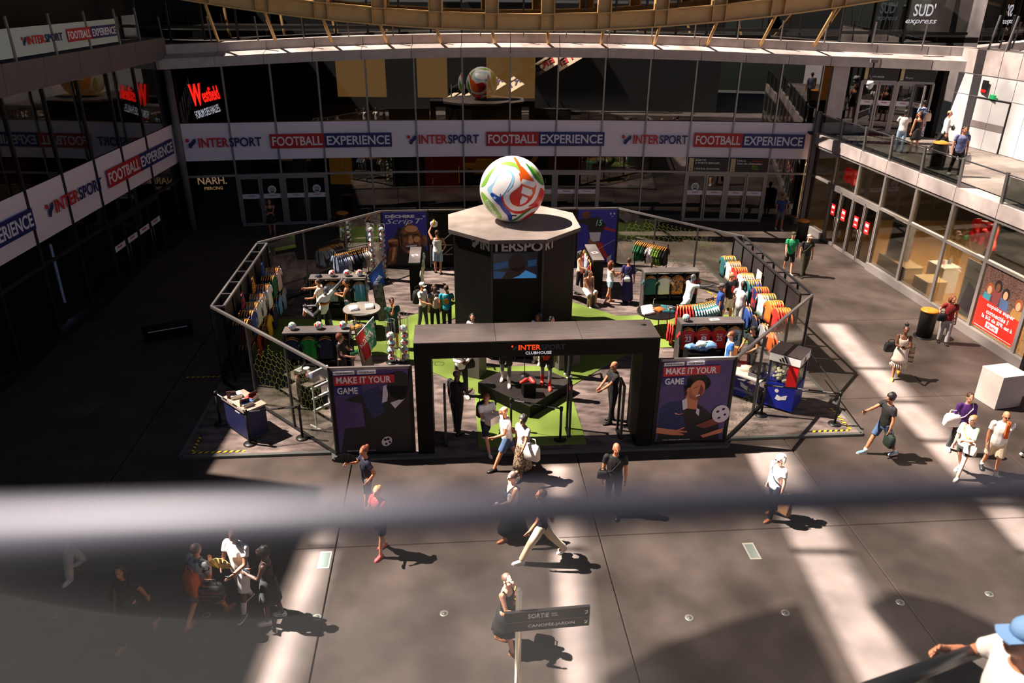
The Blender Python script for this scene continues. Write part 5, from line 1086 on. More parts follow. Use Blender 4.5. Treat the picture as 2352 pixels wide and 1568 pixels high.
# flat scarves and cards hung in the upper bays of the left wall, a pink sign on the right wall
for k, (v, f, lab) in enumerate(((9.7, 'black', 'black scarf with yellow print hung at the far end of the left wall'), (8.4, 'blue', 'blue scarf hung high on the left wall'), (7.0, 'flame', 'flame coloured scarf hung high on the left wall'), (5.6, 'redblue', 'red and dark scarf hung near the front of the left wall'))):
    o = thing('scarf', lab, 'scarf', SM(-8.2, v, 2.3, math.pi / 2)); mb = MB()
    mb.loft([[(x * .16, .03 * math.sin(z * 7 + x) + s * .012, z) for x, s in ((-1, -1), (1, -1), (1, 1), (-1, 1))] for z in (0, -.2, -.4, -.6)], FAB[f]); part(mb, 'cloth', o)
    mb = MB(); mb.box((0, 0, -.66), (.3, .02, .1), FAB[('yellow', 'white', 'red', 'maroon')[k]]); part(mb, 'fringe', o)
s = thing('display_card', 'pale pink display card clipped to the right garment wall', 'card', SM(8.28, 7.2, 1.62, -math.pi / 2)); mb = MB(); mb.box((0, 0, .25), (.42, .015, .5), mat('card_pink', (222, 190, 186), .6)); part(mb, 'card', s); mb = MB(); mb.box((0, .01, .3), (.22, .01, .2), FAB['black']); part(mb, 'print', s)
# black canvas bags on lower left front
# straight rails
def rail(a, b, h, fabs, lab, gl, n, end=.0, low=None):
    A, B = W(*a, PZ), W(*b, PZ); t = (B - A).normalized(); L = (B - A).length; rz = math.atan2(t.y, t.x); o = thing('garment_rail', lab, 'clothes rail')
    for p in (A, B):
        mb = MB(); mb.bar(p, p + Vector((0, 0, h)), .03, .03, BLACKM); part(mb, 'upright', o); mb = MB(); s_ = Vector((-t.y, t.x, 0)) * .3; mb.bar(p - s_ + Vector((0, 0, .015)), p + s_ + Vector((0, 0, .015)), .04, .03, BLACKM); part(mb, 'foot', o)
    mb = MB(); mb.bar(A + Vector((0, 0, h)), B + Vector((0, 0, h)), .035, .035, STEEL); part(mb, 'top_rail', o); mb = MB(); mb.bar(A + Vector((0, 0, h - .12)), B + Vector((0, 0, h - .12)), .02, .02, STEEL); part(mb, 'hang_rail', o)
    for k in range(n):
        f = fabs[k * len(fabs) // n]; p = A + t * (L * (k + .7) / (n + .4))
        garment(Matrix.Translation(p + Vector((0, 0, h - .165))) @ Matrix.Rotation(rz + math.pi / 2 + random.uniform(-.12, .12), 4, 'Z'), f, '%s shirt on the %s, %s from the left' % (f, gl, ORD[k]), 'shirts on the %s' % gl)
rail((-6.35, 11.75), (-5.2, 12.65), 1.5, ['bluegrey', 'bluegrey', 'white', 'navy', 'black', 'grey', 'cream'], 'black clothes rail near the back left glass', 'back left rail', 16)
rail((5.45, 12.95), (6.5, 12.0), 1.5, ['green', 'green', 'black', 'white', 'lime', 'lime', 'black'], 'black clothes rail near the back right glass', 'back right rail', 16)
# curved rail on the right with red and teal shirts
o = thing('garment_rail', 'curved steel clothes rail on the turf at right with red and teal shirts', 'clothes rail'); A, B = Vector((5.25, 6.22)), Vector((6.6, 6.6)); pts = []
for k in range(9):
    t = k / 8; p = A.lerp(B, t); pts.append(W(p.x + .05 * math.sin(t * 3.1), p.y - .12 * math.sin(t * 3.14), PZ + 1.32))
mb = MB(); mb.tube([pts[0] + Vector((0, 0, -.22)), pts[0] + Vector((0, 0, -.05))] + pts + [pts[-1] + Vector((0, 0, -.05)), pts[-1] + Vector((0, 0, -.22))], .014, BLACKM, 8); part(mb, 'rail', o)
for p in (W(5.1, 6.35, PZ), W(6.72, 6.7, PZ)): mb = MB(); mb.tube([p, p + Vector((0, 0, 1.12)), (pts[0] if p.x < pts[4].x else pts[-1]) + Vector((0, 0, -.2))], .014, BLACKM, 8); part(mb, 'leg', o)
mb = MB(); mb.tube([W(5.1, 6.35, PZ + .014), W(5.5, 5.9, PZ + .014), W(6.4, 6.1, PZ + .014), W(6.72, 6.7, PZ + .014)], .014, BLACKM, 8); part(mb, 'foot', o)
for k in range(16):
    t = (k + .5) / 16; i = min(int(t * 8), 7); p = pts[i].lerp(pts[i + 1], t * 8 - i); f = 'red' if k < 6 else 'teal'
    garment(Matrix.Translation(p + Vector((0, 0, -.045))) @ Matrix.Rotation(YAW + .2 + math.pi / 2 - .5 + t * .9, 4, 'Z'), f, ('red shirt on the curved rail, %s from the left' % ORD[k] if k < 6 else 'pale teal patterned shirt on the curved rail, %s from the left' % ORD[k]), ('red shirts on the curved rail' if k < 6 else 'teal shirts on the curved rail'), sc=.95)
for k in range(3): garment(SM(5.02 + .05 * k, 6.1 - .08 * k, .86, 1.3), 'red', 'red shirt on a low side hook of the curved rail, %s from the left' % ORD[k], 'low red shirts beside the curved rail', sc=.9)

# shelf units: grey top board, side panels, dividers, face-out shirts
def shelf_unit(u0, u1, v0, v1, lab, front, shirts, where, h=1.48, left_hidden=0):
    """front = -1: open side towards the camera"""
    o = thing('shelf_unit', lab, 'shelf', SM((u0 + u1) / 2, (v0 + v1) / 2, PZ)); w_, d = u1 - u0, v1 - v0
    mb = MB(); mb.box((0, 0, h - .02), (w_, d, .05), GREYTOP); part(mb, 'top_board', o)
    for s in (-1, 1): mb = MB(); mb.box((s * (w_ / 2 - .02), 0, h / 2 - .02), (.04, d, h - .05), mat('shelf_side', (66, 62, 62), .5)); part(mb, 'side_panel', o)
    mb = MB(); mb.box((0, 0, .22), (w_ - .08, d, .36), BLACK); part(mb, 'base_shelf', o); mb = MB(); mb.box((0, d * .08, h / 2 + .2), (w_ - .1, .02, h - .5), BLACK); part(mb, 'back_panel', o)
    n = len(shirts)
    for k in range(1, n): mb = MB(); mb.box((-w_ / 2 + w_ * k / n, 0, h / 2 + .18), (.03, d * .8, h - .45), BLACKM); part(mb, 'divider', o)
    for k, (f, tx, col, lb) in enumerate(shirts):
        x = -w_ / 2 + w_ * (k + .5) / n; bar_ = MB(); bar_.box((x, -d * .2, h - .1), (w_ / n - .08, .02, .02), CHROME); part(bar_, 'hang_bar', o)
        if not f: continue
        for j in range(2):
            g_ = garment(SM((u0 + u1) / 2, (v0 + v1) / 2, PZ) @ TR((x, front * d * (.28 + .13 * j), h - .17 - .03 * j), .08 * (1 - j)), f, (lb if j else lb + ', rear one'), 'shirts in the %s' % where, SHIRTS[0], sc=.92)
            if j and tx: text(tx, .2, .2, col, face((-.1, -.052, -.42), (1, 0, 0)), g_, .03); text(('DUPONT', 'MARTIN', 'BERNARD', 'PETIT')[k % 4], .22, .035, col, face((-.11, -.05, -.19), (1, 0, 0)), g_, .01)
            if j and f == 'striped':
                for sx in (-.13, 0, .13): poly_part([[(sx - .03, -.62), (sx + .03, -.62), (sx + .03, -.12), (sx - .03, -.12)]], mat('stripe_sky', (70, 150, 196), .7), face((0, -.048, 0), (1, 0, 0)), g_, 'stripe', .004)
    return o
shelf_unit(-6.86, -4.95, 4.28, 4.78, 'front left grey-topped shelf unit with footballs on top', -1, [('navy', None, None, 'dark navy shirt in the front left shelf unit'), ('brightgreen', None, None, 'bright green football shirt in the front left shelf unit'), ('navy', None, None, 'dark shirt in the third bay of the front left shelf unit'), ('black', None, None, 'black shirt in the right bay of the front left shelf unit')], 'front left shelf unit')
shelf_unit(-6.82, -4.9, 8.82, 9.3, 'back left grey-topped shelf unit with footballs on top', -1, [('black', None, None, 'black shirt in the back left shelf unit'), ('bluegrey', None, None, 'grey blue streaked shirt in the back left shelf unit'), ('black', None, None, 'black shirt beside the striped one in the back left shelf unit'), ('striped', None, None, 'white and sky blue striped shirt in the back left shelf unit')], 'back left shelf unit')
shelf_unit(4.86, 6.8, 4.28, 4.78, 'front right grey-topped shelf unit with numbered shirts', -1, [('red', '23', WHITE, 'red shirt numbered 23 in the leftmost bay of the front right shelf'), ('red', '8', WHITE, 'red shirt numbered 8 in the second bay of the front right shelf'), ('red', '25', WHITE, 'dark red shirt numbered 25 in the third bay of the front right shelf'), ('camo', '25', NAVY, 'pale blue shirt numbered 25 in the front right shelf unit')], 'front right shelf unit')
shelf_unit(4.84, 6.8, 8.86, 9.34, 'back right grey-topped shelf unit beside the turf', -1, [('petrol', None, None, 'dark teal shirt with red sleeves in the back right shelf unit'), ('white', None, None, 'white grey shirt in the back right shelf unit'), ('floral', None, None, 'orange patterned shirt in the back right shelf unit'), ('redblue', None, None, 'red and green shirt in the back right shelf unit')], 'back right shelf unit')
def tall_unit(u, v0, v1, lab, side, f):
    o = thing('shelf_unit', lab, 'shelf', SM(u, (v0 + v1) / 2, PZ)); d = v1 - v0
    mb = MB(); mb.box((0, 0, 1.46), (.42, d, .05), GREYTOP); part(mb, 'top_board', o); mb = MB(); mb.box((0, 0, .72), (.38, d - .04, 1.42), BLACK); part(mb, 'body', o)
    mb = MB(); mb.box((side * .26, 0, 1.36), (.02, d * .8, .02), CHROME); part(mb, 'hang_bar', o)
    for k in range(5): garment(SM(u, (v0 + v1) / 2, PZ) @ TR((side * .26, -d * .4 + d * .2 * k, 1.3), math.pi / 2 * (1 if k % 2 else .9)), f[k % len(f)], '%s shirt, %s from the front, on the %s' % (f[k % len(f)], ORD[k], lab.replace('narrow black ', '').replace('before the laughing poster', 'by the laughing poster').replace('before the jumping footballer poster', 'by the footballer poster')), '%s shirts beside the %s' % (f[k % len(f)], lab), sc=.9)
    o2 = thing('leaflet', 'red and white leaflet on the %s' % lab, 'leaflet', SM(u, (v0 + v1) / 2 - .1, PZ + 1.486, .3)); mb = MB(); mb.box((0, 0, .004), (.22, .2, .008), WHITEP); part(mb, 'paper', o2); mb = MB(); mb.box((0, 0, .0085), (.14, .1, .003), RED); part(mb, 'print', o2)
tall_unit(-3.3, 10.35, 12.2, 'narrow black shelf block before the laughing poster', 1, ['white', 'sky', 'camo', 'grey', 'camo']); tall_unit(3.45, 10.3, 12.2, 'narrow black shelf block before the jumping footballer poster', -1, ['red', 'navy', 'grey', 'bluegrey', 'red'])
# things on the shelf tops
for k, u in enumerate((-6.6, -5.85, -5.15)): ball(W(u, 4.55, PZ + 1.485 + .115), 'white football on the front left shelf unit, %s' % ('at its left end', 'in the middle', 'at its right end')[k], None, .115, 40 + k)
for k, u in enumerate((-6.05, -5.55, -5.12)): ball(W(u, 9.05, PZ + 1.485 + .115), 'white football on the back left shelf unit, %s of the three' % ('left', 'middle', 'right')[k], None, .115, 50 + k)
def cap(M, m, lab, m2=None):
    o = thing('baseball_cap', lab, 'cap', M); mb = MB(); mb.ell([(0, .095, .11), (.05, .09, .105), (.085, .06, .075), (.1, .02, .025)], m, 14); part(mb, 'crown', o)
    mb = MB(); mb.loft([[(x * .075, .09 + .075 * t - .02 * x * x * 1.0, .012 - .012 * t) for x in (-1, -.5, 0, .5, 1)] + [(x * .075, .09 + .075 * t - .02 * x * x, .004 - .012 * t) for x in (1, .5, 0, -.5, -1)] for t in (0, .5, 1)], m2 or m, smooth=False); part(mb, 'visor', o); return o
cap(SM(-6.5, 9.02, PZ + 1.49, 1.2), FAB['navy'], 'dark blue cap on the back left shelf unit')
tag(ball(W(5.05, 4.5, PZ + 1.485 + .115), 'red and green football on the front right shelf unit', None, .115, 61), None)
o = thing('leaflet', 'white leaflets on the front right shelf unit', 'leaflet', SM(5.95, 4.55, PZ + 1.486, .1)); mb = MB(); mb.box((0, 0, .005), (.3, .16, .01), WHITEP); part(mb, 'paper', o); mb = MB(); mb.box((.02, 0, .0105), (.2, .03, .002), BLK); part(mb, 'print', o)

# round tables with folded goods
def round_table(u, v, h, r, lab, topm=None):
    o = thing('round_table', lab, 'table', SM(u, v, PZ)); mb = MB(); mb.ell([(h - .045, r, r), (h, r, r)], mat('table_edge', (30, 29, 29), .5), 32, False); mb.ell([(h, r * .985, r * .985), (h + .004, r * .985, r * .985)], topm or mat('table_top', (128, 124, 118), .5), 32, False); part(mb, 'tabletop', o)
    for k in range(3):
        a = k * 2.1 + .4; mb = MB(); mb.bar((math.cos(a) * r * .55, math.sin(a) * r * .55, h - .04), (math.cos(a) * r * .75, math.sin(a) * r * .75, 0), .03, .03, BLACKM); part(mb, 'leg', o)
    return o
def folded(M, fab, lab, sx=.28, sy=.34, sz=.035, fold=2):
    o = thing('folded_shirt', lab, 'shirt', M)
    for k in range(fold): mb = MB(); mb.loft([[(x * sx / 2, y * sy / 2, z) for x, y in ((-1, -.92), (-.9, -1), (.9, -1), (1, -.92), (1, .92), (.9, 1), (-.9, 1), (-1, .92))] for z in (k * sz, k * sz + sz * .9)], FAB[fab]); part(mb, 'fold', o)
    return o
round_table(-4.95, 7.55, .88, .62, 'round dark table with white shirts near the left flags'); round_table(-5.0, 5.75, .95, .42, 'small round black table with flame coloured goods behind the front left shelf'); round_table(4.9, 7.1, .74, .68, 'round black table with folded striped and teal shirts', BLACKM)
folded(SM(-5.2, 7.5, PZ + .887, .3), 'white', 'left folded white and red shirt on the round dark table'); folded(SM(-4.7, 7.62, PZ + .887, .15), 'white', 'right folded white shirt on the round dark table')
folded(SM(-5.12, 5.68, PZ + .957, .4), 'amber', 'amber folded scarf on the small round table', .2, .24); folded(SM(-4.88, 5.8, PZ + .957, -.2), 'flame', 'flame patterned folded scarf on the small round table', .2, .24)
cap(SM(-4.95, 6.02, PZ + .955, .6), FAB['black'], 'black cap on the small round table')
for k in range(4): folded(SM(4.62 - .03 * k, 7.42 - .19 * k, PZ + .746 + .004 * k, .35), ('white', 'black', 'white', 'black')[k] if False else 'white', 'white folded shirt on the round black table, %s from the back in the left row' % ORD[k] if k < 3 else 'white folded shirt at the front of the left row on the round table', .42, .16, .03)
folded(SM(4.98, 7.15, PZ + .746, .5), 'orange', 'orange folded shirt in the middle of the round black table', .26, .3)
for k in range(3): folded(SM(5.28 - .02 * k, 7.38 - .2 * k, PZ + .746, -.3), 'petrol', 'teal folded shirt on the round black table, %s in the right row' % ('back', 'middle', 'front')[k], .4, .17, .03)
mb = MB(); mb.ell([(0, .07, .07), (.015, .07, .07), (.02, .02, .02)], CHROME, 12); mb.tube([(0, 0, .02), (0, 0, .26), (.05, 0, .3)], .012, CHROME, 8); solo(mb, 'display_stand', 'small chrome display hook on the round black table', 'stand', SM(4.85, 7.5, PZ + .746))

# ball towers and wire cages
def tower(u, v, n, lab, gl, z0=PZ, r=.115, cage=False):
    o = thing('ball_tower' if not cage else 'ball_cage', lab, 'ball rack', SM(u, v, z0)); H_ = n * r * 2 + .12
    for k in range(4 if not cage else 6):
        a = k * math.pi * 2 / (4 if not cage else 6) + .4; mb = MB(); mb.tube([(math.cos(a) * (r + .025), math.sin(a) * (r + .025), 0), (math.cos(a) * (r + .025), math.sin(a) * (r + .025), H_ + (.3 if cage else 0))], .006, STEEL, 5); part(mb, 'wire_upright', o)
    for zz in ([0.012, H_] if not cage else [.012, H_ * .5, H_ + .28]):
        mb = MB(); mb.tube([((r + .025) * math.cos(i * math.pi / 8), (r + .025) * math.sin(i * math.pi / 8), zz) for i in range(17)], .007, STEEL, 5); part(mb, 'wire_ring', o)
    mb = MB(); mb.ell([(0, .2, .2), (.01, .2, .2)], BLACKM, 20); part(mb, 'base', o)
    for k in range(n): ball(W(u + random.uniform(-.015, .015), v, z0 + .03 + r + k * 2 * r), 'football in the %s, %s from the bottom' % (gl, ORD[k]), 'footballs in the %s' % gl, r * .99)
tower(-5.02, 12.75, 10, 'left tall wire tower of footballs by the laughing poster', 'left tall tower', r=.105); tower(-4.62, 12.75, 10, 'right tall wire tower of footballs by the laughing poster', 'right tall tower', r=.105)
tower(-3.85, 5.25, 4, 'left wire cage of footballs beside the gate', 'left wire cage', r=.125, cage=True); tower(-3.45, 5.3, 5, 'right wire cage of footballs beside the gate', 'right wire cage', r=.12, cage=True)
# leaning picture racks, flags
for k, (u, v, rz, fab, lab) in enumerate(((-4.35, 8.55, .5, 'grey', 'leaning rack of printed panels under the blue flag'), (-4.55, 4.9, .6, 'green', 'leaning green panel under the red and green flag'))):
    o = thing('leaning_rack', lab, 'rack', SM(u, v, PZ, rz)); M = Matrix.Rotation(-.28, 4, 'X')
    mb = MB(M); mb.box((0, 0, .65), (.34, .03, 1.25), mat('rack_print_%d' % k, ((120, 116, 110), (96, 110, 70))[k], .6, noise=(7, ((70, 66, 62), (150, 130, 120))[k], 3, .4, .6))); part(mb, 'panel', o)
    mb = MB(M)
    for x in (-.18, .18): mb.bar((x, 0, 0), (x, 0, 1.3), .02, .03, BLACKM)
    part(mb, 'side_rail', o, kind='stuff'); mb = MB(); mb.bar((0, .4, 0), (0, .3, 1.2), .025, .025, BLACKM); part(mb, 'prop', o)
def flag(base, tip, wd, drop, m1, m2, words, lab, tcol):
    b, t = W(*base), W(*tip); o = thing('hanging_flag', lab, 'flag'); mb = MB(); mb.tube([b, t], .014, WHITEP if m2 else BLACKM, 8); part(mb, 'pole', o)
    d = (t - b).normalized(); nx, nz = 9, 10; rows = []
    for j in range(nz + 1):
        q = j / nz; rows.append([b + d * ((t - b).length * (.15 + .85 * i / nx)) + Vector((.05 * math.sin(i * 1.3 + q * 3) * q + .25 * q * (1 - i / nx), .07 * math.cos(i * 1.7) * q, -drop * q * (1.0 - .25 * abs(i / nx - .6)))) for i in range(nx + 1)])
    mb = MB(); vs = [p for r_ in rows for p in r_]; n = nx + 1
    mb.add(vs, [(j * n + i, j * n + i + 1, (j + 1) * n + i + 1, (j + 1) * n + i) for j in range(nz) for i in range(nx // 2 if m2 else nx)], m1, True)
    if m2: mb.add(vs, [(j * n + i, j * n + i + 1, (j + 1) * n + i + 1, (j + 1) * n + i) for j in range(nz) for i in range(nx // 2, nx)], m2, True)
    part(mb, 'cloth', o)
    for wtxt, j, h_ in words:
        p = rows[j][1]; q = rows[j][-1]; rr = (q - p); M = face(p + Vector((0, -.1, 0)) + rr * .05, rr, up=(.2, 0, 1)); text(wtxt, rr.length * .85, h_, tcol, M, o, .03)
flag((-4.95, 9.2, 1.35), (-4.35, 9.45, 1.95), .8, .95, mat('flag_blue', (36, 84, 176), .7), None, [('ARGENTINE', 6, .16)], 'blue ARGENTINE flag on a slanting pole left of the hub', WHITE)
flag((-4.95, 4.6, 1.1), (-4.28, 4.9, 1.75), .8, .95, mat('flag_red', (206, 44, 38), .7), mat('flag_green', (60, 160, 110), .7, noise=(10, (210, 210, 200), 3, .5, .58)), [('ALGÉRIE', 5, .2)], 'red and green ALGERIE flag on a slanting pole above the left shelf', mat('flag_letter', (226, 210, 200), .7))
# benches beside the hub
def bench(u, v, rz, lab):
    o = thing('bench', lab, 'bench', SM(u, v, PZ, rz)); mb = MB(); mb.box((0, 0, .445), (1.25, .42, .05), GREYTOP); part(mb, 'seat', o)
    for s in (-1, 1): mb = MB(); mb.box((s * .6, 0, .21), (.05, .42, .42), GREYTOP); part(mb, 'side', o)
bench(-2.6, 9.75, .95, 'grey bench left of the hub'); bench(2.75, 9.95, -.95, 'grey bench right of the hub under the seated woman')
# service desks in front of the hub
def desk(u, v, rz, lab):
    o = thing('service_desk', lab, 'desk', SM(u, v, PZ, rz)); mb = MB(); mb.box((0, 0, .5), (.8, .5, 1.0), GREYTOP); part(mb, 'body', o); mb = MB(); mb.box((0, 0, 1.02), (.84, .54, .04), BLACK); part(mb, 'top', o)
    mb = MB(); mb.box((.15, .05, 1.22), (.5, .03, .34), BLACKM, M=Matrix.Rotation(0, 4, 'X')); part(mb, 'monitor', o); mb = MB(); mb.box((.15, .05, 1.05), (.12, .1, .06), BLACKM); part(mb, 'monitor_foot', o)
    mb = MB(); mb.box((-.25, 0, 1.06), (.14, .2, .06), WHITEP); part(mb, 'card_reader', o)
desk(-1.45, 4.3, -.5, 'grey service desk left before the hub'); desk(1.45, 4.75, .5, 'grey service desk right before the hub')
# printing corner at front right, white rack and black box at front left
o = thing('work_table', 'white work table inside the front right glass with folded shirts', 'table', SM(6.15, 2.55, PZ, -.8)); mb = MB(); mb.box((0, 0, .78), (1.5, .7, .04), mat('table_beige', (190, 180, 172), .5)); part(mb, 'tabletop', o)
for x in (-.7, .7):
    for y in (-.3, .3): mb = MB(); mb.bar((x, y, 0), (x, y, .76), .04, .04, STEEL); part(mb, 'leg', o)
mb = MB(); mb.box((0, 0, .3), (1.3, .6, .03), BLACKM); part(mb, 'lower_shelf', o)
folded(SM(6.15, 2.55, PZ + .803, -.8) @ TR((-.35, .05, 0)), 'white', 'folded white shirt on the left of the work table'); folded(SM(6.15, 2.55, PZ + .803, -.8) @ TR((.1, .1, 0), .3), 'cream', 'folded cream shirt in the middle of the work table')
o = thing('heat_press', 'grey heat press at the right of the work table', 'machine', SM(6.15, 2.55, PZ + .803, -.8) @ TR((.5, 0, 0))); mb = MB(); mb.box((0, 0, .05), (.36, .44, .1), GREYTOP); part(mb, 'base', o); mb = MB(); mb.box((0, 0, .17), (.36, .4, .08), BLACKM); part(mb, 'plate', o); mb = MB(); mb.bar((0, -.2, .2), (0, -.36, .3), .03, .03, CHROME); part(mb, 'handle', o)
o = thing('shopping_bag', 'orange brown paper bag hanging inside the front right glass', 'bag', SM(6.3, 3.75, .62, -.5)); mb = MB(); mb.loft([[(x * .17, y * .08, z) for x, y in ((-1, -1), (1, -1), (1, 1), (-1, 1))] for z in (0, .4)], mat('kraft_orange', (206, 130, 70), .7), smooth=False); part(mb, 'paper', o)
mb = MB(); mb.tube([(-.07, -.08, .4), (-.05, -.08, .52), (.05, -.08, .52), (.07, -.08, .4)], .006, WHITEP, 5); part(mb, 'handle', o)
o = thing('stool', 'dark stool under the paper bag inside the front right glass', 'stool', SM(6.3, 3.75, PZ)); mb = MB(); mb.ell([(.52, .18, .18), (.555, .18, .18)], BLACKM, 16); part(mb, 'seat', o)
for k in range(4): mb = MB(); a = k * math.pi / 2 + .4; mb.bar((.12 * math.cos(a), .12 * math.sin(a), .52), (.2 * math.cos(a), .2 * math.sin(a), 0), .025, .025, BLACKM); part(mb, 'leg', o)
o = thing('garment_pile', 'heap of pale blue shirts lying before the numbered shirts', 'shirts', SM(5.35, 3.75, PZ)); mb = MB(); mb.box((0, 0, .42), (.9, .5, .84), BLACK); part(mb, 'box', o)
r_ = random.Random(5)
for k in range(7):
    x, y = r_.uniform(-.3, .3), r_.uniform(-.15, .15); mb = MB(); mb.loft([[(x + (.2 - .02 * j) * math.cos(a) + .05 * math.sin(3 * a + k), y + .12 * math.sin(a) + .03 * math.cos(4 * a), .84 + .06 * k * .6 + .05 * j) for a in [i * math.pi / 6 for i in range(12)]] for j in range(3)], FAB[('sky', 'white', 'bluegrey', 'sky', 'white', 'sky', 'camo')[k]]); part(mb, 'crumpled_shirt', o)
o = thing('white_rack', 'white metal display rack with leaflet trays inside the front left glass', 'rack', SM(-5.42, 1.6, PZ, .85)); 
for x in (-.25, .25): mb = MB(); mb.bar((x, 0, 0), (x, 0, 1.4), .03, .03, WHITEP); part(mb, 'upright', o); mb = MB(); mb.bar((x, -.25, .015), (x, .25, .015), .03, .03, WHITEP); part(mb, 'foot', o)
for z in (.5, .85, 1.15): mb = MB(); mb.box((0, .03, z), (.5, .12, .02), WHITEP); mb.box((0, -.03, z + .03), (.5, .01, .06), WHITEP); part(mb, 'tray', o)
mb = MB(); mb.box((0, 0, 1.48), (.6, .05, .32), WHITEP); part(mb, 'header', o)
o = thing('speaker_box', 'black cabinet with round white lens on top inside the front left glass', 'cabinet', SM(-6.0, 2.95, PZ, .4)); mb = MB(); mb.box((0, 0, .5), (.55, .6, 1.0), BLACK); part(mb, 'body', o); mb = MB(); mb.ell([(1.0, .09, .09), (1.02, .09, .09)], WHITEP, 16); part(mb, 'lens', o); mb = MB(); mb.box((0, .2, 1.2), (.05, .05, .4), BLACKM); part(mb, 'stem', o)

# ================================================================ things on the plaza floor
def bin_(x, y, z, lab):
    o = thing('litter_bin', lab, 'bin', TR((x, y, z))); mb = MB(); mb.ell([(0, .33, .33), (.02, .33, .33), (.03, .25, .25)], BLACKM, 20); part(mb, 'base', o); mb = MB(); mb.ell([(.03, .25, .25), (.9, .27, .27), (.93, .27, .27)], mat('bin_black', (20, 19, 18), .5), 22); part(mb, 'body', o)
    mb = MB(); mb.ell([(.93, .29, .29), (.97, .28, .28), (1.0, .2, .2), (.99, .08, .08)], mat('bin_bag_orange', (214, 132, 34), .45), 16); part(mb, 'bag_rim', o)
bin_(13.39, 34.8, 0, 'black litter bin with orange bag at the back right corner'); bin_(13.95, 24.0, 0, 'black litter bin with orange bag beside the woman in red'); bin_(16.05, 29.6, 4.5, 'black litter bin with orange bag on the terrace')
bin_(-8.0, 37.6 - 2.2, 0, 'black litter bin with orange bag in the dark before the left doors')
o = thing('stone_block', 'pale granite block seat near the right edge', 'block', TR((13.85, 19.45, 0), .25)); mb = MB(); mb.box((0, 0, .5), (.85, .75, .98), mat('granite_pale', (178, 170, 166), .6, noise=(60, (160, 152, 148), 3, .35, .65))); part(mb, 'body', o); mb = MB(); mb.box((0, 0, 1.0), (.86, .76, .03), mat('granite_top', (196, 186, 180), .6, noise=(60, (180, 170, 164), 3, .35, .65))); part(mb, 'top', o)
o = thing('map_totem', 'tall dark leaning map totem at the right edge', 'sign', TR((15.2, 20.3, 0), .25)); mb = MB(); mb.box((-.35, 0, 1.1), (.12, .12, 2.2), BLACKM); part(mb, 'post', o); mb = MB(); mb.box((.35, .02, 1.25), (1.2, .08, 1.7), CLADG); part(mb, 'board', o)
for k in range(5): mb = MB(); mb.box((.35, -.025, .6 + .3 * k), (1.1, .01, .012), BLACKM); part(mb, 'map_line', o)
mb = MB(); mb.bar((14.4, 18.9, .06), (16.4, 19.2, .06), .3, .12, CLAD); solo(mb, 'low_kerb', 'low pale kerb at the right edge behind the stone block', 'kerb')
# direction post in the foreground with two boards
o = thing('direction_post', 'steel direction post in the foreground with black SORTIE and CANOPEE JARDIN boards', 'signpost', TR((.13, 8.2, 0))); mb = MB(); mb.tube([(0, 0, 0), (0, 0, 3.2)], .045, mat('pole_pale_steel', (200, 192, 174), .35, .4), 14); part(mb, 'pole', o); mb = MB(); mb.sph((0, 0, 3.2), (.045, .045, .02), mat('pole_cap', (170, 160, 140), .4), 14, 5); part(mb, 'cap', o)
tb = Vector((1, .13, 0)).normalized(); mb = MB(); mb.ell([(.0, .32, .32), (.05, .3, .3), (.07, .08, .08)], mat('foot_blue_grey', (108, 122, 140), .35, .3), 28); part(mb, 'foot_plate', o, TR((-.05, .42, .0)))
for k, (z, tx) in enumerate(((2.78, 'SORTIE'), (2.60, 'CANOPÉE-JARDIN'))):
    mb = MB(); mb.bar(tb * -.2 + Vector((0, -.06, z)), tb * 1.0 + Vector((0, -.06, z)), .035, .165, SIGNBLK); bd = part(mb, 'board', o); mb = MB(); mb.bar(tb * -.2 + Vector((0, -.06, z + .087)), tb * 1.0 + Vector((0, -.06, z + .087)), .04, .008, STEEL); part(mb, 'board_edge', o)
    M = face(Vector((0, -.08, z - .035)) + tb * .13, tb); text(tx, .29 if k == 0 else .66, .078, WHITEP, M, bd, .005)
    text('↗', .05, .06, WHITEP, M @ Matrix.Translation((.79, 0, 0)), bd)
    if k == 0: text('EXIT', .08, .02, WHITEP, M @ Matrix.Translation((.33, .045, 0)), bd); text('SALIDA', .09, .02, WHITEP, M @ Matrix.Translation((.33, .01, 0)), bd)
# low dark floor sign in the shade left of the stand, thin stencil strips
o = thing('floor_sign', 'dark low board with a white stripe lying in the shade left of the stand', 'sign', TR((-11.4, 23.4, 0), .5)); mb = MB(); mb.box((0, 0, .2), (1.5, .5, .4), BLACK); part(mb, 'body', o); mb = MB(); mb.box((0, -.256, .36), (1.2, .01, .03), WHITEP); part(mb, 'stripe', o)
mb = MB()
for k in range(3): mb.box((-11.9 + .22 * k, 18.7, .002), (.09, 1.1, .004), mat('worn_stencil', (70, 64, 60), .8), rz=-.2)
o = tag(link('floor_marking', mb.mesh('floor_marking'), floor), None, None, None, 'stuff')

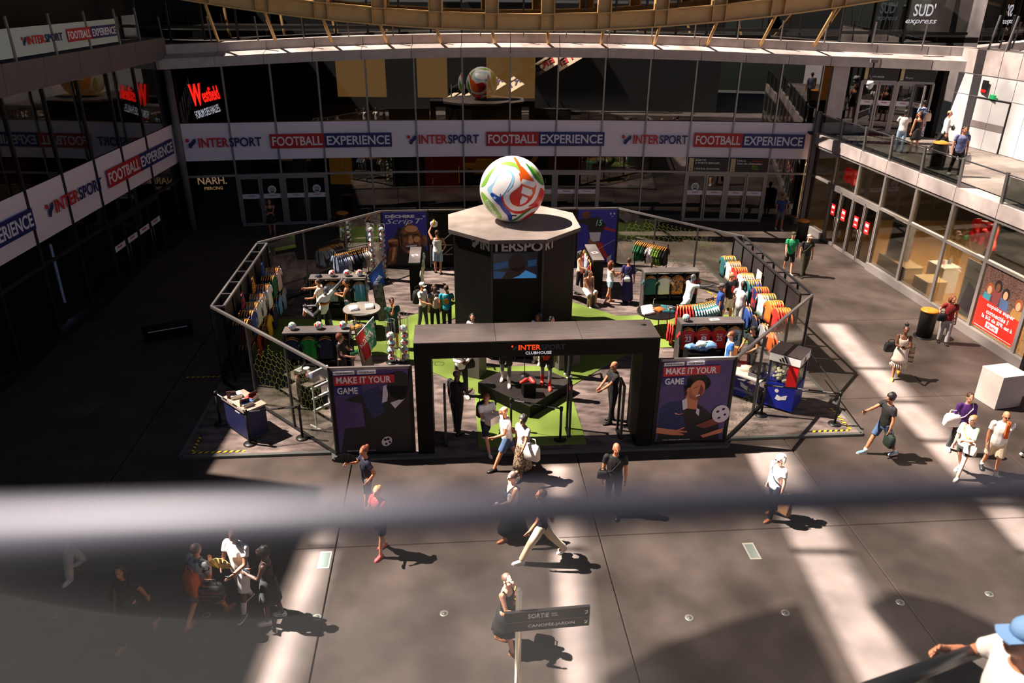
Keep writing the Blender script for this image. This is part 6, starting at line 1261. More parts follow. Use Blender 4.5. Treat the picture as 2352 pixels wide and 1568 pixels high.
# ---------------------------------------------------------------- escalator at bottom right, and its banner seen mirrored in the back glass
es = thing('escalator', 'escalator with black rubber handrail in the bottom right corner', 'escalator')
hA, hB = Vector((1.5, 2.66, 7.55)), Vector((3.95, 4.26, 6.55))
mb = MB(); mb.tube([hA, hB], .045, mat('rubber_black', (16, 17, 20), .35), 12); part(mb, 'handrail', es)
dv = (hB - hA).normalized(); off = Vector((.6, -.95, 0))
mb = MB(); mb.tube([hA + off, hB + off], .045, mat('rubber_black', (16, 17, 20), .35), 12); part(mb, 'handrail', es)
for q in (Vector((0, 0, 0)), off):
    mb = MB(); mb.bar(hA + q + Vector((0, 0, -.5)), hB + q + Vector((0, 0, -.5)), .02, .85, GLASSC); part(mb, 'glass_side', es)
    mb = MB(); mb.bar(hA + q + Vector((0, 0, -.98)), hB + q + Vector((0, 0, -.98)), .1, .12, STEEL); part(mb, 'skirt', es)
for k in range(14):
    p = hA.lerp(hB, k / 13) + off * .5 + Vector((0, 0, -1.0)); mb = MB(); mb.box((p.x, p.y, p.z), (.36, .9, .2), DKSTEEL, rz=.65); part(mb, 'step', es)
mb = MB(); mb.bar(hA + off * .5 + Vector((0, 0, -1.35)), hB + off * .5 + Vector((0, 0, -1.35)), 1.1, .3, CLADG); part(mb, 'truss', es)
bn = thing('escalator_banner', 'cream INTERSPORT banner along the second escalator, mirrored in the back glass', 'banner')
EA, EB = Vector((.6, 2.6, 1.0)), Vector((10.5, 2.2, 6.6)); t = (EB - EA).normalized(); CREAM = mat('banner_cream', (214, 190, 160), .5)
mb = MB(); mb.bar(EA, EB, .08, 1.1, CREAM, (0, -.4, 1)); part(mb, 'cloth', bn)
M = face(EB - t * 1.2 + Vector((0, .16, -.2)), -t, up=(0, -.4, 1)); logo(M, .55, bn, RED, NAVY, 7.5)
for k in range(12):
    p = EA.lerp(EB, k / 11); mb = MB(); mb.bar(p + Vector((0, .0, .55)), p + Vector((0, 0, 1.15)), .04, .04, STEEL); part(mb, 'baluster', bn)
mb = MB(); mb.bar(EA + Vector((0, 0, 1.15)), EB + Vector((0, 0, 1.15)), .06, .06, STEEL); part(mb, 'rail', bn)

# ---------------------------------------------------------------- balustrade right in front of the photographer, out of focus
bal = thing('glass_balustrade', 'blurred pale glass balustrade edge crossing the foreground', 'balustrade')
def ray(px, py, d): return Vector((0, 0, EYE)) + (FWD + RGT * ((px - 1176) / F_PX) - UPV * ((py - 784) / F_PX)) * d
bA, bB = ray(0, 1222, .25), ray(2352, 1125, .37); d_ = bB - bA; bA = bA - d_ * .6; bB = bB + d_ * .9
mb = MB(); mb.tube([bA, bB], .0086, mat('balustrade_edge', (40, 39, 46), .5, spec=.15), 14); part(mb, 'edge_profile', bal)
# lower panel
mb = MB(); q = Vector((0, .0, -1.0)); nn = Vector((0, .006, 0)); mb.add([bA + q, bB + q, bB, bA, bA + q + nn, bB + q + nn, bB + nn, bA + nn], [(0, 1, 2, 3), (7, 6, 5, 4)], glass('balustrade_glass', (250, 251, 252), .004, fres=.12)); part(mb, 'pane', bal)
# ================================================================ PEOPLE AND MANNEQUINS
REMESH = []            # (object, builder, voxel, material, extra builder): closed forms are merged into one continuous surface, all at once
def blend(name, mb, parent, m, vox, M=None, extra=None, smooth=3):
    o = link(name, bpy.data.meshes.new(name), parent, M); REMESH.append((o, mb, vox, m, extra, smooth)); return o
def finish_blend():
    tmp = []
    for o, mb, vox, m, extra, sm in REMESH:
        t = bpy.data.objects.new('tmp', mb.mesh('tmp')); COL.objects.link(t)
        r = t.modifiers.new('r', 'REMESH'); r.mode = 'VOXEL'; r.voxel_size = vox; r.use_smooth_shade = True
        if sm: s = t.modifiers.new('s', 'SMOOTH'); s.factor = .5; s.iterations = sm
        tmp.append(t)
    dg = bpy.context.evaluated_depsgraph_get(); dg.update()
    for (o, mb, vox, m, extra, sm), t in zip(REMESH, tmp):
        me = bpy.data.meshes.new_from_object(t.evaluated_get(dg)); me.materials.clear(); me.materials.append(m)
        me.polygons.foreach_set('material_index', [0] * len(me.polygons)); me.polygons.foreach_set('use_smooth', [True] * len(me.polygons))
        if extra and extra.v:
            bm = bmesh.new(); bm.from_mesh(me)
            for q in extra.mats: me.materials.append(q)
            vs = [bm.verts.new(p) for p in extra.v]
            for f, k, s in zip(extra.f, extra.mi, extra.sm):
                try: fc = bm.faces.new([vs[i] for i in f]); fc.material_index = k + 1; fc.smooth = s
                except ValueError: pass
            bm.to_mesh(me); bm.free()
        me.name = o.name; old = o.data; o.data = me; bpy.data.meshes.remove(old)
    for t in tmp: d = t.data; bpy.data.objects.remove(t); bpy.data.meshes.remove(d)
DUM = mat('dummy', (128, 128, 128))
SKIN = {'light': mat('skin_light', (214, 158, 130), .55), 'tan': mat('skin_tan', (192, 128, 94), .55), 'olive': mat('skin_olive', (168, 112, 82), .55), 'brown': mat('skin_brown', (112, 70, 48), .5), 'dark': mat('skin_dark', (70, 44, 32), .5), 'grey': mat('mannequin_grey', (104, 106, 112), .4)}
HAIR = {'black': mat('hair_black', (22, 18, 17), .6), 'brown': mat('hair_brown', (66, 42, 28), .6), 'auburn': mat('hair_auburn', (120, 62, 34), .6), 'blond': mat('hair_blond', (196, 156, 100), .6), 'white': mat('hair_white', (226, 220, 206), .6), 'greyh': mat('hair_grey', (120, 116, 112), .6)}
EYE_M = mat('eye_dark', (24, 18, 16), .3); LIP = mat('lip', (150, 76, 70), .5)
CL = {}
def cloth(name, c, c2=None, sc=8, st=None, lo=.45, hi=.55):
    if name not in CL: CL[name] = two('cloth_' + name, c, c2, sc, st, lo, hi) if c2 else mat('cloth_' + name, c, .8)
    return CL[name]
def V(*a): return Vector(a)
def ik(s, t, la, lb, pole):
    d = t - s; L = min(d.length, (la + lb) * .995); d.normalize(); t = s + d * L
    a = (la * la - lb * lb + L * L) / (2 * L); h = math.sqrt(max(la * la - a * a, 0)); p = pole - d * pole.dot(d)
    p = p.normalized() if p.length > 1e-5 else d.orthogonal().normalized()
    return s + d * a + p * h, t
ARMS = {'down': (.25, .04, .80), 'fwd': (.17, .36, 1.10), 'phone': (.07, .33, 1.18), 'cross': (-.06, .22, 1.12), 'swf': (.23, .30, .90), 'swb': (.24, -.24, .86), 'up': (.16, .22, 1.85), 'chest': (.05, .24, 1.28), 'chin': (.03, .2, 1.47), 'hip': (.24, .02, .98), 'lap': (.06, .38, .98), 'out': (.75, .1, 1.42), 'strap': (.13, .14, 1.30), 'reach': (.2, .6, 1.3), 'back': (.2, -.3, 1.2), 'rail': (.45, .45, 1.12), 'fan': (.16, .36, 1.30), 'hang': (.24, .02, .76)}
def hand(mb, wr, d, side, m, curl=.5, pn=None):
    """palm, four unequal bent fingers and a thumb leaving the side of the palm"""
    d = d.normalized(); nrm = (pn or V(-side, .2, 0)); nrm = nrm - d * nrm.dot(d); nrm = nrm.normalized() if nrm.length > 1e-4 else d.orthogonal().normalized(); w_ = d.cross(nrm).normalized() * (1 if side > 0 else -1)
    pr = []
    for t, a, b in ((-.03, .026, .024), (.0, .03, .021), (.045, .042, .016), (.085, .042, .014), (.098, .034, .011)):
        c = wr + d * t; pr.append([c + w_ * (a * math.cos(q)) + nrm * (b * math.sin(q)) for q in [i * math.pi / 4 for i in range(8)]])
    mb.loft(pr, m)
    for k, (off, ln) in enumerate(((-.032, .066), (-.011, .076), (.011, .072), (.031, .056))):
        p0 = wr + d * .085 + w_ * off; p1 = p0 + d * ln * .45 + nrm * ln * .12 * curl; p2 = p1 + (d * (1 - .55 * curl) + nrm * curl).normalized() * ln * .35; p3 = p2 + (d * (1 - curl) + nrm * curl * 1.3).normalized() * ln * .25
        mb.tube([p0, p1, p2, p3], [.0095, .009, .0082, .0058], m, 5)
    b0 = wr + d * .03 - w_ * .034; mb.tube([b0, b0 + d * .032 - w_ * .026 + nrm * .01, b0 + d * .062 - w_ * .03 + nrm * .02], [.012, .0105, .007], m, 5)
def person(lab, pos, head=270, h=1.74, sex='m', skin='light', hair=('short', 'brown'), top=('tee', None), bottom=('trousers', None), shoes=None, arms=('down', 'down'), legs=(8, 0, -6, 6), lean=0, look=(0, 0), build=1.0, sit=None, socks=None, glasses=None, hat=None, z=0.0, name='person', cat='person', group=None, mask=None, sole=None, roll=0, sleeve=.55, pelvis_z=None):
    sc = h / 1.75; X = Matrix.Translation((pos[0], pos[1], z)) @ Matrix.Rotation(R(head - 90), 4, 'Z'); root = thing(name, lab, cat, X, group)
    skm = SKIN[skin]; b = build; fem = sex == 'f'
    if not mask and sit is None: legs = (legs[0], min(legs[1], 13), legs[2], min(legs[3], 13))
    aL, kL, aR, kR = [R(q) for q in legs]
    # legs (forward kinematics from the pelvis), then drop so that the lowest foot rests at 0
    hips = {1: V(.088 * (1.06 if fem else 1), 0, .93), -1: V(-.088 * (1.06 if fem else 1), 0, .93)}; TH, SH = .435, .43; J = {}
    for s, a, k in ((-1, aL, kL), (1, aR, kR)):
        spread = .03 * s if sit is None else .11 * s
        kn = hips[s] + V(spread, math.sin(a), -math.cos(a)).normalized() * TH; an = kn + V(-spread * .4, math.sin(a - k), -math.cos(a - k)).normalized() * SH; J[s] = [hips[s], kn, an]
    low = min(J[s][2].z for s in J) - .075
    dz = -low
    if pelvis_z is not None: dz = pelvis_z - .93
    PEL = V(0, 0, .93 + dz)
    for s in J: J[s] = [(p + V(0, 0, dz)) * sc for p in J[s]]
    Rl = Matrix.Rotation(-R(lean), 3, 'X') @ Matrix.Rotation(R(roll), 3, 'Y')
    def up(p): return (PEL + Rl @ (V(*p) - V(0, 0, .93))) * sc      # point given for an upright 1.75 m figure
    sh = {s: up((s * (.175 if fem else .195) * (.6 + .4 * b), 0, 1.41)) for s in (-1, 1)}; UA, FA = .285 * sc, .25 * sc; A = {}
    for s, spec in ((-1, arms[0]), (1, arms[1])):
        q = ARMS[spec] if isinstance(spec, str) else spec; t = up((q[0] * s, q[1], q[2])); el_, w_ = ik(sh[s], t, UA, FA, V(s * .5, -.6, -.55)); A[s] = (sh[s], el_, w_)
    # --- body
    mb = MB(); wst = (.125 if fem else .145) * b; hp = (.175 if fem else .16) * b; cw = (.155 if fem else .178) * (.5 + .5 * b); dp = .105 * b
    def ringrow(zz, rx, ry, oy=0): return [up((rx * math.cos(q), oy + ry * math.sin(q), zz)) for q in [i * math.pi / 6 for i in range(12)]]
    TOR = [(.84, hp * .8, dp * .9, 0), (.92, hp, dp * 1.08, -.005), (1.02, wst * 1.08, dp * 1.0, .005 * b), (1.12, wst, dp * .92, .008 * b), (1.24, cw * .95, dp * 1.02, .012 if fem else .005), (1.34, cw * 1.02, dp * .95, .0), (1.41, cw * .86, dp * .75, -.008), (1.45, cw * .5, dp * .6, -.01)]
    mb.loft([ringrow(*r_) for r_ in TOR], DUM)
    for s in (-1, 1):
        mb.tube([J[s][0] + V(0, 0, .02), J[s][0].lerp(J[s][1], .5), J[s][1], J[s][1].lerp(J[s][2], .3), J[s][2]], [.088 * b * sc, .074 * b * sc, .056 * sc, .056 * sc, .038 * sc], DUM, 8, rnd=True)
        S0, E0, W0 = A[s]; mb.tube([S0, S0.lerp(E0, .4), E0, E0.lerp(W0, .3), W0], [.056 * sc * (.5 + .5 * b), .048 * sc, .04 * sc, .041 * sc, .028 * sc], DUM, 8, rnd=True)
        fd = V(0, 1, 0); mb.tube([J[s][2], J[s][2] + V(0, .03, -.04) * sc, J[s][2] + V(s * .01, .12, -.05) * sc], [.036 * sc, .036 * sc, .028 * sc], DUM, 7, rnd=True)
    nb, nt_ = up((0, -.01, 1.42)), up((0, .01, 1.56)); mb.tube([nb, nt_], [.058 * sc, .052 * sc], DUM, 8)
    hq = Matrix.Rotation(R(look[0]), 3, 'Z') @ Matrix.Rotation(-R(look[1]), 3, 'X'); hc = up((0, .02, 1.635)); hs = sc ** .5
    def hd(p): return hc + hq @ (V(*p) * hs)
    def hell(c, r_, n=12, k=8):
        q = MB(); q.sph(c, r_, DUM, n, k); mb.add([hd(p) for p in q.v], q.f, DUM)
    hell((0, -.008, .02), (.076, .096, .098)); hell((0, .022, -.05), (.058, .07, .062)); hell((0, .045, -.078), (.032, .042, .03))
    ex = MB()
    if not mask:
        hell((0, .098, -.022), (.014, .022, .026), 8, 6); hell((0, .08, .012), (.05, .016, .012), 8, 5)
        for s in (-1, 1):
            hell((s * .077, -.005, -.015), (.012, .022, .032), 8, 6)
            q = MB(); q.sph((s * .03, .086, -.002), (.014, .01, .008), EYE_M, 8, 5); ex.add([hd(p) for p in q.v], q.f, EYE_M, True)
        q = MB(); q.sph((0, .086, -.062), (.024, .008, .007), LIP, 8, 5); ex.add([hd(p) for p in q.v], q.f, LIP, True)
    for s in (-1, 1): hand(ex, A[s][2], (A[s][2] - A[s][1]), s, skm, .45)
    blend('body', mb, root, skm, .0135 * sc, None, ex)
    # --- clothing
    def tshell(z0, z1, grow, extra=None):
        rows = [r_ for r_ in TOR if z0 < r_[0] < z1]; rr = lambda zz: next((tuple(TOR[i][j] + (TOR[i + 1][j] - TOR[i][j]) * (zz - TOR[i][0]) / (TOR[i + 1][0] - TOR[i][0]) for j in range(4)) for i in range(len(TOR) - 1) if TOR[i][0] <= zz <= TOR[i + 1][0]), TOR[0] if zz < TOR[0][0] else TOR[-1])
        rows = [(z0,) + tuple(rr(z0)[1:])] + rows + [(z1,) + tuple(rr(z1)[1:])]
        return [ringrow(q[0], q[1] + grow, q[2] + grow, q[3]) for q in rows]
    tk, tm = top[0], top[1]
    if tk:
        c = MB(); g_ = .016 + .012 * (b - 1); hem = top[2] if len(top) > 2 else .86
        if tk in ('tank', 'strap'): c.loft(tshell(hem, 1.37 if tk == 'tank' else 1.33, g_), DUM); [c.tube([up((s * .1, .09 * b, 1.33)), up((s * .11, 0, 1.455)), up((s * .1, -.085 * b, 1.33))], .02 * sc, DUM, 6) for s in (-1, 1)]
        else:
            c.loft(tshell(hem, 1.452, g_), DUM)
            for s in (-1, 1):
                S0, E0, W0 = A[s]; fr = {'long': 1.9, 'polo': sleeve + .05}.get(tk, sleeve)
                c.sph(S0.lerp(S0 * .5 + A[-s][0] * .5, .06), .066 * sc * (.5 + .5 * b), DUM, 10, 7)
                if fr <= 1: c.tube([S0, S0.lerp(E0, fr * .5), S0.lerp(E0, fr)], [.066 * sc * (.5 + .5 * b), .064 * sc, .067 * sc], DUM, 8, rnd=False)
                else: c.tube([S0, S0.lerp(E0, .5), E0, E0.lerp(W0, .5), E0.lerp(W0, fr - 1)], [.07 * sc, .062 * sc, .056 * sc, .05 * sc, .042 * sc], DUM, 8)
            if tk == 'polo': c.tube([up((0, -.01, 1.44)), up((0, 0, 1.485))], .066 * sc, DUM, 10)
        blend({'tank': 'vest', 'strap': 'top', 'long': 'long_sleeve_shirt'}.get(tk, 'shirt') if tk != 'dress' else 'dress_top', c, root, tm, .017, smooth=2)
    bk, bm_ = bottom[0], bottom[1]; bl = bottom[2] if len(bottom) > 2 else None
    if bk in ('trousers', 'shorts'):
        c = MB(); c.loft([ringrow(q[0], q[1] + .012, q[2] + .012, q[3]) for q in [(.80, hp * .7, dp * .85, 0), TOR[1], (1.0, wst * 1.1, dp * 1.02, 0)]], DUM); f_ = bl or (1.0 if bk == 'trousers' else .42); wide = bottom[3] if len(bottom) > 3 else 1.0
        for s in (-1, 1):
            a0, k0, n0 = J[s]
            if bk == 'shorts':
                e = a0.lerp(k0, min(f_ * 2, 1.0)) if f_ <= .5 else k0.lerp(n0, (f_ - .5) * 2); c.tube([a0 + V(0, 0, .03), a0.lerp(e, .5), e], [.098 * b * sc, .094 * b * sc * wide, .09 * b * sc * wide], DUM, 9)
            else: c.tube([a0 + V(0, 0, .03), a0.lerp(k0, .5), k0, k0.lerp(n0, .5), k0.lerp(n0, f_)], [.098 * b * sc, .086 * b * sc * wide, .072 * sc * wide, .066 * sc * wide, .06 * sc * wide], DUM, 9)
        blend('trousers' if bk == 'trousers' else 'shorts', c, root, bm_, .017, smooth=2)
    elif bk in ('skirt', 'dress'):
        c = MB(); zl = bl or .5; zt = 1.02 if bk == 'skirt' else 1.06; fl = bottom[3] if len(bottom) > 3 else .10; rows = []; n = 28; kc = (J[-1][1] + J[1][1]) / 2
        for t in [0, .15, .3, .5, .75, 1]:
            zz = zt + (zl - zt) * t; cen = up((0, 0, max(zz, .93))) if zz > .86 else V(0, (J[-1][0].y + (kc.y - J[-1][0].y) * .45 * min(1, (.93 - zz) / .43)), (zz + dz) * sc); r0 = (wst + .02 + (hp - wst) * min(1, t * 3.2)); ry = dp + .02 + .025 * t
            rows.append([cen + V((r0 + fl * t * t + .012 * t * math.sin(i * 2.2)) * math.cos(2 * math.pi * i / n), (ry + fl * t + abs(J[-1][1].y - J[1][1].y) * .35 * t + .014 * t * math.sin(i * 2.7)) * math.sin(2 * math.pi * i / n), 0) * sc for i in range(n)])
        c.loft(rows, bm_); part(c, 'skirt' if bk == 'skirt' else 'dress_skirt', root)
    if shoes:
        for s in (-1, 1):
            a0, k0, n0 = J[s]; pitch = math.atan2((n0 - k0).y, -(n0 - k0).z); sm_ = shoe_mesh(shoes, sole or shoes, Hh=.1)
            tip = 0.0 if n0.z < .12 * sc else pitch * .9
            part(sm_, 'shoe', root, Matrix.Translation(n0 + V(s * .005, .0, -.075 * sc)) @ Matrix.Rotation(-R(6) * s, 4, 'Z') @ Matrix.Rotation(tip, 4, 'X') @ Matrix.Scale(sc * .98, 4))
            if socks: c = MB(); c.tube([k0.lerp(n0, socks[1]), n0 + V(0, 0, -.02)], [.052 * sc, .044 * sc], socks[0], 9); part(c, 'sock', root)
    # --- hair and headwear
    hk = hair[0]; hm = HAIR[hair[1]] if hair[1] else None
    if hk and hk != 'bald':
        c = MB(); q = MB(); r_ = random.Random(len(lab))
        if hk == 'balding': q.sph((0, -.035, -.0), (.081, .078, .075), hm, 12, 8)
        else: q.sph((0, -.022, .032), (.086, .096, .098) if hk != 'curly' else (.1, .108, .112), hm, 14, 9)
        jit = .012 if hk == 'curly' else .004
        c.add([hd(V(*p) + V(r_.uniform(-jit, jit), r_.uniform(-jit, jit), r_.uniform(-jit, jit))) for p in q.v], q.f, hm, True)
        if hk in ('long', 'pony', 'bob'):
            c.tube([hd((0, -.08, .06)), hd((0, -.105, -.02)), hd((0, -.11, -.12)), hd((0, -.1, -.2 if hk != 'bob' else -.13))] + ([hd((0, -.1, -.3)), hd((0, -.09, -.36))] if hk != 'bob' else []), ([.07, .075, .07, .055, .04, .015] if hk != 'pony' else [.05, .04, .035, .04, .03, .012])[:6 if hk != 'bob' else 4], hm, 9)
            if hk != 'pony':
                for s in (-1, 1): c.tube([hd((s * .072, -.01, .05)), hd((s * .085, -.02, -.04)), hd((s * .08, -.02, -.13))], [.03, .035, .025], hm, 7)
        if hk == 'bun': q = MB(); q.sph((0, -.1, .085), (.05, .048, .045), hm, 9, 6); c.add([hd(p) for p in q.v], q.f, hm, True)
        if hk == 'topbun': q = MB(); q.sph((0, -.03, .165), (.06, .06, .06), hm, 10, 7); c.add([hd(V(*p) + V(r_.uniform(-.01, .01), r_.uniform(-.01, .01), r_.uniform(-.01, .01))) for p in q.v], q.f, hm, True)
        part(c, 'hair', root)
        if hk == 'beard' : pass
    if hat:
        c = MB(); q = MB(); q.ell([(.03, .088, .105), (.09, .085, .1), (.125, .06, .072), (.138, .02, .03)], hat, 14); c.add([hd(V(p[0], p[1] - .01, p[2])) for p in q.v], q.f, hat, True)
        q = MB(); q.loft([[(x * .072, .085 + .075 * t - .025 * x * x, .04 - .014 * t) for x in (-1, -.5, 0, .5, 1)] + [(x * .072, .085 + .075 * t - .025 * x * x, .032 - .014 * t) for x in (1, .5, 0, -.5, -1)] for t in (0, .5, 1)], hat, smooth=False); c.add([hd(p) for p in q.v], q.f, hat); part(c, 'cap', root)
    if glasses:
        c = MB()
        for s in (-1, 1): q = MB(); q.sph((s * .032, .098, .0), (.026, .008, .02), glasses, 8, 5); c.add([hd(p) for p in q.v], q.f, glasses); c.tube([hd((s * .058, .09, .004)), hd((s * .08, .0, .006))], .003, glasses, 4)
        c.tube([hd((-.01, .102, .004)), hd((.01, .102, .004))], .003, glasses, 4); part(c, 'glasses', root)
    return dict(root=root, hand={-1: X @ (A[-1][2] + (A[-1][2] - A[-1][1]).normalized() * .07), 1: X @ (A[1][2] + (A[1][2] - A[1][1]).normalized() * .07)}, X=X, up=lambda p: X @ up(p), loc=up, J=J, A=A, sc=sc, dp=dp)
SUNG = mat('sunglasses', (14, 13, 13), .2)
def strap(P, side, m, parent=None, z0=.98):
    """strap over the shoulder opposite to the bag, in the person's own frame"""
    u = P['loc']; d = P['dp'] + .03; c = MB(); s = side
    c.tube([u((s * .2, .02, z0)), u((s * .05, d, 1.15)), u((-s * .1, d * .85, 1.36)), u((-s * .12, 0, 1.475)), u((-s * .1, -d * .9, 1.36)), u((s * .06, -d, 1.15)), u((s * .2, -.02, z0))], .013, m, 5); return part(c, 'bag_strap', parent or P['root'])
def bag(P, at, size, m, lab, rz=0, name='handbag', soft=True):
    p = P['up'](at); o = thing(name, lab, 'bag', Matrix.Translation(p) @ Matrix.Rotation(P['X'].to_euler().z + rz, 4, 'Z')); x, y, z_ = size; mb = MB()
    mb.loft([[(x * .5 * a * k, y * .5 * b_ * k, z_ * t) for a, b_ in ((-1, -.7), (-.7, -1), (.7, -1), (1, -.7), (1, .7), (.7, 1), (-.7, 1), (-1, .7))] for t, k in ((-.5, .8), (-.42, 1), (.2, .97), (.45, .8), (.5, .55))], m); part(mb, 'pouch', o)
    mb = MB(); mb.tube([(-x * .3, 0, z_ * .45), (-x * .22, 0, z_ * .8), (x * .22, 0, z_ * .8), (x * .3, 0, z_ * .45)], .011, m, 6); part(mb, 'handle', o); return o
def phone(P, side, lab):
    o = thing('phone', lab, 'phone', Matrix.Translation(P['hand'][side] + V(0, 0, .03)) @ Matrix.Rotation(P['X'].to_euler().z, 4, 'Z')); mb = MB(); mb.box((0, 0, 0), (.075, .012, .15), BLK, M=Matrix.Rotation(-.9, 4, 'X')); part(mb, 'case', o); mb = MB(); mb.box((0, -.0075, 0), (.066, .002, .14), mat('phone_screen', (40, 52, 66), .2), M=Matrix.Rotation(-.9, 4, 'X')); part(mb, 'screen', o)
def fan_(P, side, lab, m, m2, r=.21, aim=None):
    h_ = P['hand'][side]; o = thing('hand_fan', lab, 'fan', Matrix.Translation(h_) @ Matrix.Rotation(P['X'].to_euler().z + (aim or 0), 4, 'Z')); n = 14
    for k in range(n):
        a0, a1 = R(12 + 156 * k / n), R(12 + 156 * (k + 1) / n); y0, y1 = (.008, -.008) if k % 2 else (-.008, .008); mb = MB()
        pts = [(.04 * math.cos(a0), y0, .04 * math.sin(a0)), (r * math.cos(a0), y0, r * math.sin(a0)), (r * math.cos(a1), y1, r * math.sin(a1)), (.04 * math.cos(a1), y1, .04 * math.sin(a1))]; pb = [(p[0], p[1] + .003, p[2]) for p in pts]
        mb.add(pts + pb, [(0, 1, 2, 3), (7, 6, 5, 4), (0, 4, 5, 1), (1, 5, 6, 2), (2, 6, 7, 3), (3, 7, 4, 0)], m if k % 2 else m2); part(mb, 'fan_blade', o)
WH = cloth('white', (232, 230, 228)); BK = cloth('black', (15, 15, 17)); NV = cloth('navy', (18, 24, 46)); DEN = cloth('denim', (70, 96, 134)); LDEN = cloth('pale_denim', (150, 176, 200)); BEI = cloth('beige', (206, 188, 160)); GRY = cloth('grey', (96, 94, 96)); LGR = cloth('pale_grey', (176, 172, 172)); REDC = cloth('dark_red', (134, 22, 26)); BLUC = cloth('polo_blue', (36, 72, 150)); PUR = cloth('purple', (78, 30, 112)); SAGE = cloth('sage', (150, 166, 140)); TEE = cloth('green_tee', (36, 160, 104)); CORAL = cloth('coral', (232, 92, 88)); KHA = cloth('khaki', (70, 66, 46)); TEALC = cloth('teal_tee', (44, 160, 186)); CRM = cloth('cream', (220, 206, 190)); DKG = cloth('dark_green', (14, 74, 60))
FLOR = cloth('blue_floral', (34, 56, 120), (200, 214, 226), 16, None, .52, .56); LEO = cloth('spotted_print', (150, 128, 104), (50, 40, 34), 26, None, .5, .54); GREYP2 = cloth('grey_leaf_print', (166, 172, 172), (44, 50, 52), 12, None, .54, .58); INDG = cloth('indigo', (40, 34, 92))
SHW, SHB, SHT = mat('shoe_white', (220, 216, 210), .5), mat('shoe_black', (18, 17, 17), .4), mat('sandal_brown', (150, 92, 56), .5); SHP = mat('sandal_pink', (220, 90, 96), .5); SHY = mat('shoe_ochre', (208, 140, 40), .5); SHBL = mat('shoe_blue', (110, 160, 190), .5); SHS = mat('shoe_silver', (190, 184, 170), .4)
# ---- walking past the front of the stand
P = person('boy in white T-shirt and dark shorts holding a white box, black backpack', (-.62, 16.75), 300, 1.62, skin='light', hair=('curly', 'auburn'), top=('tee', WH), bottom=('shorts', NV, .46), shoes=SHW, sole=SHW, arms=('phone', 'phone'), legs=(-24, 18, 26, 6), look=(-10, -20)); 
bag(P, (0, -.22, 1.2), (.32, .16, .42), BK, 'black backpack on the boy with the white box', name='backpack')
o = thing('carton', 'white cardboard box carried by the boy', 'box', Matrix.Translation(P['up']((0, .42, 1.22))) @ Matrix.Rotation(P['X'].to_euler().z + .3, 4, 'Z')); mb = MB(); mb.box((0, 0, 0), (.42, .2, .2), mat('carton_white', (216, 208, 196), .7)); part(mb, 'box', o); mb = MB(); mb.box((0, 0, .103), (.06, .2, .006), mat('carton_tape', (196, 186, 170), .6)); part(mb, 'tape', o)
P = person('bald older man in a white T-shirt and denim shorts walking left before the gate', (-.1, 15.95), 200, 1.76, skin='tan', hair=('bald', None), top=('tee', WH, .82), bottom=('shorts', DEN, .44), shoes=SHB, arms=('fwd', 'swb'), legs=(26, 4, -22, 22), look=(0, -28), build=1.12, lean=6)
P = person('woman with curly dark hair, grey top, patterned skirt and white tote bag', (.28, 15.55), 225, 1.68, 'f', 'brown', ('curly', 'black'), ('tee', cloth('taupe', (164, 146, 142)), .9), ('skirt', LEO, .3, .04), SHB, arms=('swf', 'hang'), legs=(14, 4, -14, 12), look=(10, -14)); strap(P, -1, WH); bag(P, (-.28, .0, .86), (.44, .14, .44), cloth('tote_white', (214, 208, 200)), 'white tote bag on the shoulder of the curly haired woman', .3, 'tote_bag')
P = person('woman in white sleeveless top and long dark skirt holding a white cup', (.05, 13.3), 200, 1.66, 'f', 'light', ('bun', 'brown'), ('strap', WH, .95), ('skirt', BK, .22, .12), SHT, arms=('fwd', 'down'), legs=(16, 2, -16, 14), glasses=SUNG); strap(P, 1, NV); bag(P, (.24, .06, .98), (.2, .1, .18), NV, 'small dark shoulder bag of the woman with the white cup', .2)
o = thing('paper_cup', 'white paper cup in the hand of the woman in white top', 'cup', Matrix.Translation(P['hand'][-1] + V(0, 0, .0))); mb = MB(); mb.ell([(-.04, .028, .028), (.06, .038, .038)], WHITEP, 12); part(mb, 'cup', o); mb = MB(); mb.ell([(.06, .04, .04), (.068, .036, .036)], WHITEP, 12); part(mb, 'lid', o)
P = person('man in dark navy T-shirt and beige trousers striding left, white trainers', (.62, 12.6), 187, 1.8, skin='tan', hair=('short', 'brown'), top=('tee', NV), bottom=('trousers', BEI, .96, 1.12), shoes=SHW, sole=SHW, arms=('swf', 'swb'), legs=(30, 6, -30, 14), look=(0, -10))
P = person('bald man in black clothes with a black shoulder bag walking towards the camera', (2.27, 14.2), 262, 1.8, skin='tan', hair=('bald', None), top=('tee', BK), bottom=('trousers', BK), shoes=SHB, arms=('down', 'down'), legs=(12, 2, -10, 10), look=(14, -6)); strap(P, 1, BK); bag(P, (.25, .08, 1.0), (.24, .1, .2), BK, 'black shoulder bag of the bald man in black')
P = person('woman with hair in a bun fanning herself, dark navy T-shirt', (-3.15, 14.15), 205, 1.68, 'f', 'tan', ('bun', 'auburn'), ('tee', NV), ('shorts', cloth('grey_shorts', (120, 116, 116)), .4), SHW, arms=('down', 'hip'), legs=(8, 0, -6, 6)) if False else person('woman with hair in a bun fanning herself, dark navy T-shirt', (-3.15, 14.15), 205, 1.68, 'f', 'tan', ('bun', 'auburn'), ('tee', NV), ('shorts', cloth('grey_shorts', (120, 116, 116)), .4), SHW, arms=('hip', 'fan'), legs=(8, 0, -6, 6), look=(20, 0))
fan_(P, 1, 'black open hand fan held up by the woman in navy', BK, cloth('black_fan', (22, 21, 23)), .26, 1.25)
